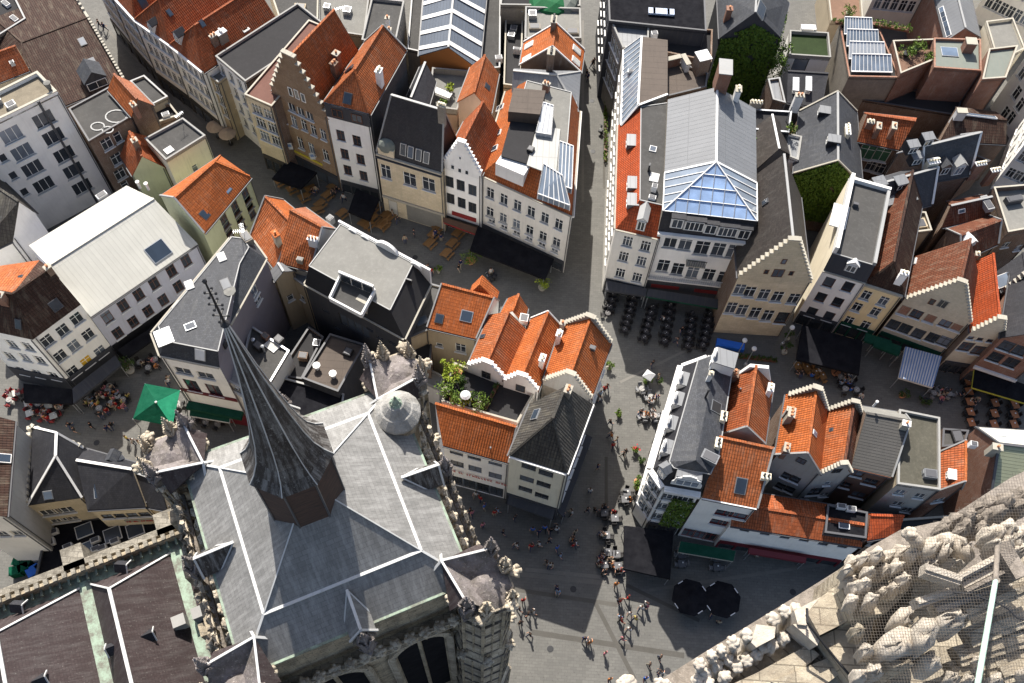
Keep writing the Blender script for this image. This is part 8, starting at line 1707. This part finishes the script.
# parked scooters
def scooter(px, rz, label):
    c = W(px, 0); rt = empty('scooter', tuple(c), label, 'scooter'); d = Vector((math.cos(rz), math.sin(rz), 0)); s_ = Vector((-d.y, d.x, 0))
    for k in (-.6, .6):
        g = MB(); g.tube(c+d*k+s_*.05+Vector((0,0,.25)), c+d*k-s_*.05+Vector((0,0,.25)), .25, .25, 'black', 14); g.build('wheel', rt)
    g = MB(); g.blob(c-d*.35+Vector((0,0,.55)), .3, 'black', 2, .1, (1.3,.9,.7)); g.bar(c-d*.3+Vector((0,0,.3)), c+d*.45+Vector((0,0,.28)), .25, .1, 'metal'); g.bar(c+d*.6+Vector((0,0,.3)), c+d*.42+Vector((0,0,.95)), .28, .08, 'metal'); g.build('body', rt)
    g = MB(); g.box(c-d*.3+Vector((0,0,.78)), (.6,.26,.1), 'black', rot=rz); g.build('seat', rt); g = MB(); g.bar(c+d*.42+s_*.32+Vector((0,0,1.0)), c+d*.42-s_*.32+Vector((0,0,1.0)), .04, .04, 'black'); g.build('handlebar', rt)
scooter(q3(388,392), 1.5, 'dark scooter parked alone on the straight street'); scooter(q6(738,232), 2.2, 'dark scooter beside the long black marquee'); scooter(q6(752,226), 2.0, 'scooter standing right of another by the long black marquee'); scooter(q6(560,225), 1.0, 'scooter standing behind the pale felt roofed building'); scooter(q5(515,660), .4, 'scooter parked beside the green tent'); scooter(qd(577,560), .4, 'scooter in the shade near the black flat box')
# kitchen yard clutter
for j, (x, y, m, w, lab) in enumerate(((60,600,'greenc',1.1,'green bin at the left of the kitchen yard'), (85,590,'greenc',1.0,'green bin in the middle of the kitchen yard'), (115,600,'bluech',1.2,'blue crate stack in the kitchen yard'), (140,585,'bluech',1.0,'blue crate stack beside the white box in the kitchen yard'), (150,572,'trim',1.0,'white box at the right of the kitchen yard'), (95,570,'dgreenc',1.1,'dark green bin at the back of the kitchen yard'), (65,570,'greenc',.9,'green bin at the back left of the kitchen yard'))):
    c = W(qj(x, y), 0); g = MB(); g.box(c+Vector((0,0,.55)), (w, w*.8, 1.1), m, rot=.3+j*.2); g.box(c+Vector((0,0,1.15)), (w*1.06, w*.86, .1), m, rot=.3+j*.2); o = g.build('yard_bin', origin=c); tag(o, lab, 'bin')
# ------------------------------------------------------------------ ground, light
t = NT('paving'); p = world_xyz(t)
b = t.n('ShaderNodeTexBrick'); t.l(p, b.inputs['Vector']); b.inputs['Scale'].default_value = 1; b.inputs['Brick Width'].default_value = .6; b.inputs['Row Height'].default_value = .3; b.inputs['Mortar Size'].default_value = .012
b.inputs['Color1'].default_value = (.125,.121,.11,1); b.inputs['Color2'].default_value = (.1,.097,.089,1); b.inputs['Mortar'].default_value = (.07,.066,.06,1)
c_ = t.mix(t.ramp(t.noise(p, .22, 6, .7), [(.35, 0.), (.7, .6)]), b.outputs['Color'], (.078,.0755,.069))
c_ = t.mix(t.ramp(t.noise(p, 2.2, 6, .75), [(.55, 0.), (.75, .5)]), c_, (.15,.142,.125))
c_ = t.mix(t.ramp(t.noise(p, 9, 3, .7), [(.62, 0.), (.7, .5)]), c_, (.07,.066,.06))
c_ = t.mix(t.ramp(t.noise(p, 4.5, 2, .5), [(.66, 0.), (.68, .55)]), c_, (.045,.042,.038))
t.bump(b.outputs['Fac'], -.35, .015); M['paving'] = t.out(c_, .8, .3)
g = MB(); g.poly([(-900,-900,0), (900,-900,0), (900,900,0), (-900,900,0)], 'paving'); o = g.build('ground'); tag(o, kind='structure')
M['band'] = flatm('pale_paving_band', (.15,.142,.128), amt=.3); M['band2'] = flatm('dark_paving_band', (.085,.08,.071), amt=.3); M['kerb'] = flatm('kerb_stone', (.14,.135,.12), amt=.3)
def strip(pa, pb, w, m, name='paving_band', z=.004):
    A, B = W(pa, 0), W(pb, 0); d = (B-A).normalized(); n = Vector((-d.y, d.x, 0))*w/2; g = MB(); g.poly([A-n+Vector((0,0,z)), B-n+Vector((0,0,z)), B+n+Vector((0,0,z)), A+n+Vector((0,0,z))], m); tag(g.build(name), kind='structure')
strip(rc(150,440), rc(880,552), .55, 'band2'); strip(rc(455,300), rc(640,660), .45, 'band2', z=.008); strip(rc(60,235), rc(560,310), .45, 'band2', z=.004); strip(rc(70,160), rc(500,205), .5, 'band'); strip(qc(250,350), qc(470,372), .4, 'band', z=.012); strip(qc(545,395), qc(760,500), .4, 'band2'); strip(qd(120,585), qd(560,520), .35, 'band', z=.004); strip(qd(15,430), qd(15,260), .35, 'band2'); strip(q8(60,600), q8(330,470), .3, 'band', z=.004)
strip(q3(335,60), q3(335,600), .35, 'band', z=.004); strip(q3(400,60), q3(398,560), .3, 'band2', z=.004); strip(q2(120,640), q2(420,700), .35, 'band'); strip(q1(290,60), q1(600,370), .4, 'band'); strip(q5(20,580), q5(420,520), .4, 'band', z=.004)
for j, px in enumerate((rc(350,235), rc(800,625), rc(240,520), qd(20,400), q3(365,450), q3(362,300), qj(300,195), q6(520,170), q8(250,560), qd(470,590))):
    g = MB(); c = W(px, 0); g.lathe(c, [(.34,.013), (.3,.02)], 'black', 14); tag(g.build('manhole_cover', origin=c), kind='structure')
SUN_EL = R(49); SUN_AZ_VEC = Vector((-.27, .963, 0)).normalized()
w = bpy.data.worlds.new('World'); scene.world = w; w.use_nodes = True; nt = w.node_tree
sk = nt.nodes.new('ShaderNodeTexSky'); sk.sky_type = 'NISHITA'; sk.sun_disc = False; sk.sun_elevation = SUN_EL; sk.sun_rotation = math.atan2(SUN_AZ_VEC.x, SUN_AZ_VEC.y)
sk.air_density = 1.0; sk.dust_density = 2.5; sk.ozone_density = .5
nt.links.new(sk.outputs[0], nt.nodes['Background'].inputs[0]); nt.nodes['Background'].inputs[1].default_value = .095
ld = bpy.data.lights.new('sun', 'SUN'); ld.energy = 4.7; ld.angle = R(.5); ld.color = (1, .95, .87); lo = bpy.data.objects.new('sun', ld); col.objects.link(lo)
dirv = -(SUN_AZ_VEC*math.cos(SUN_EL)+Vector((0,0,math.sin(SUN_EL)))); lo.rotation_euler = dirv.to_track_quat('-Z', 'Y').to_euler(); lo.location = (0, 60, 130)
vs = scene.view_settings; vs.view_transform = 'Standard'; vs.look = 'None'; vs.gamma = 1; vs.exposure = 1.06
scene.cycles.max_bounces = 5; scene.cycles.diffuse_bounces = 3
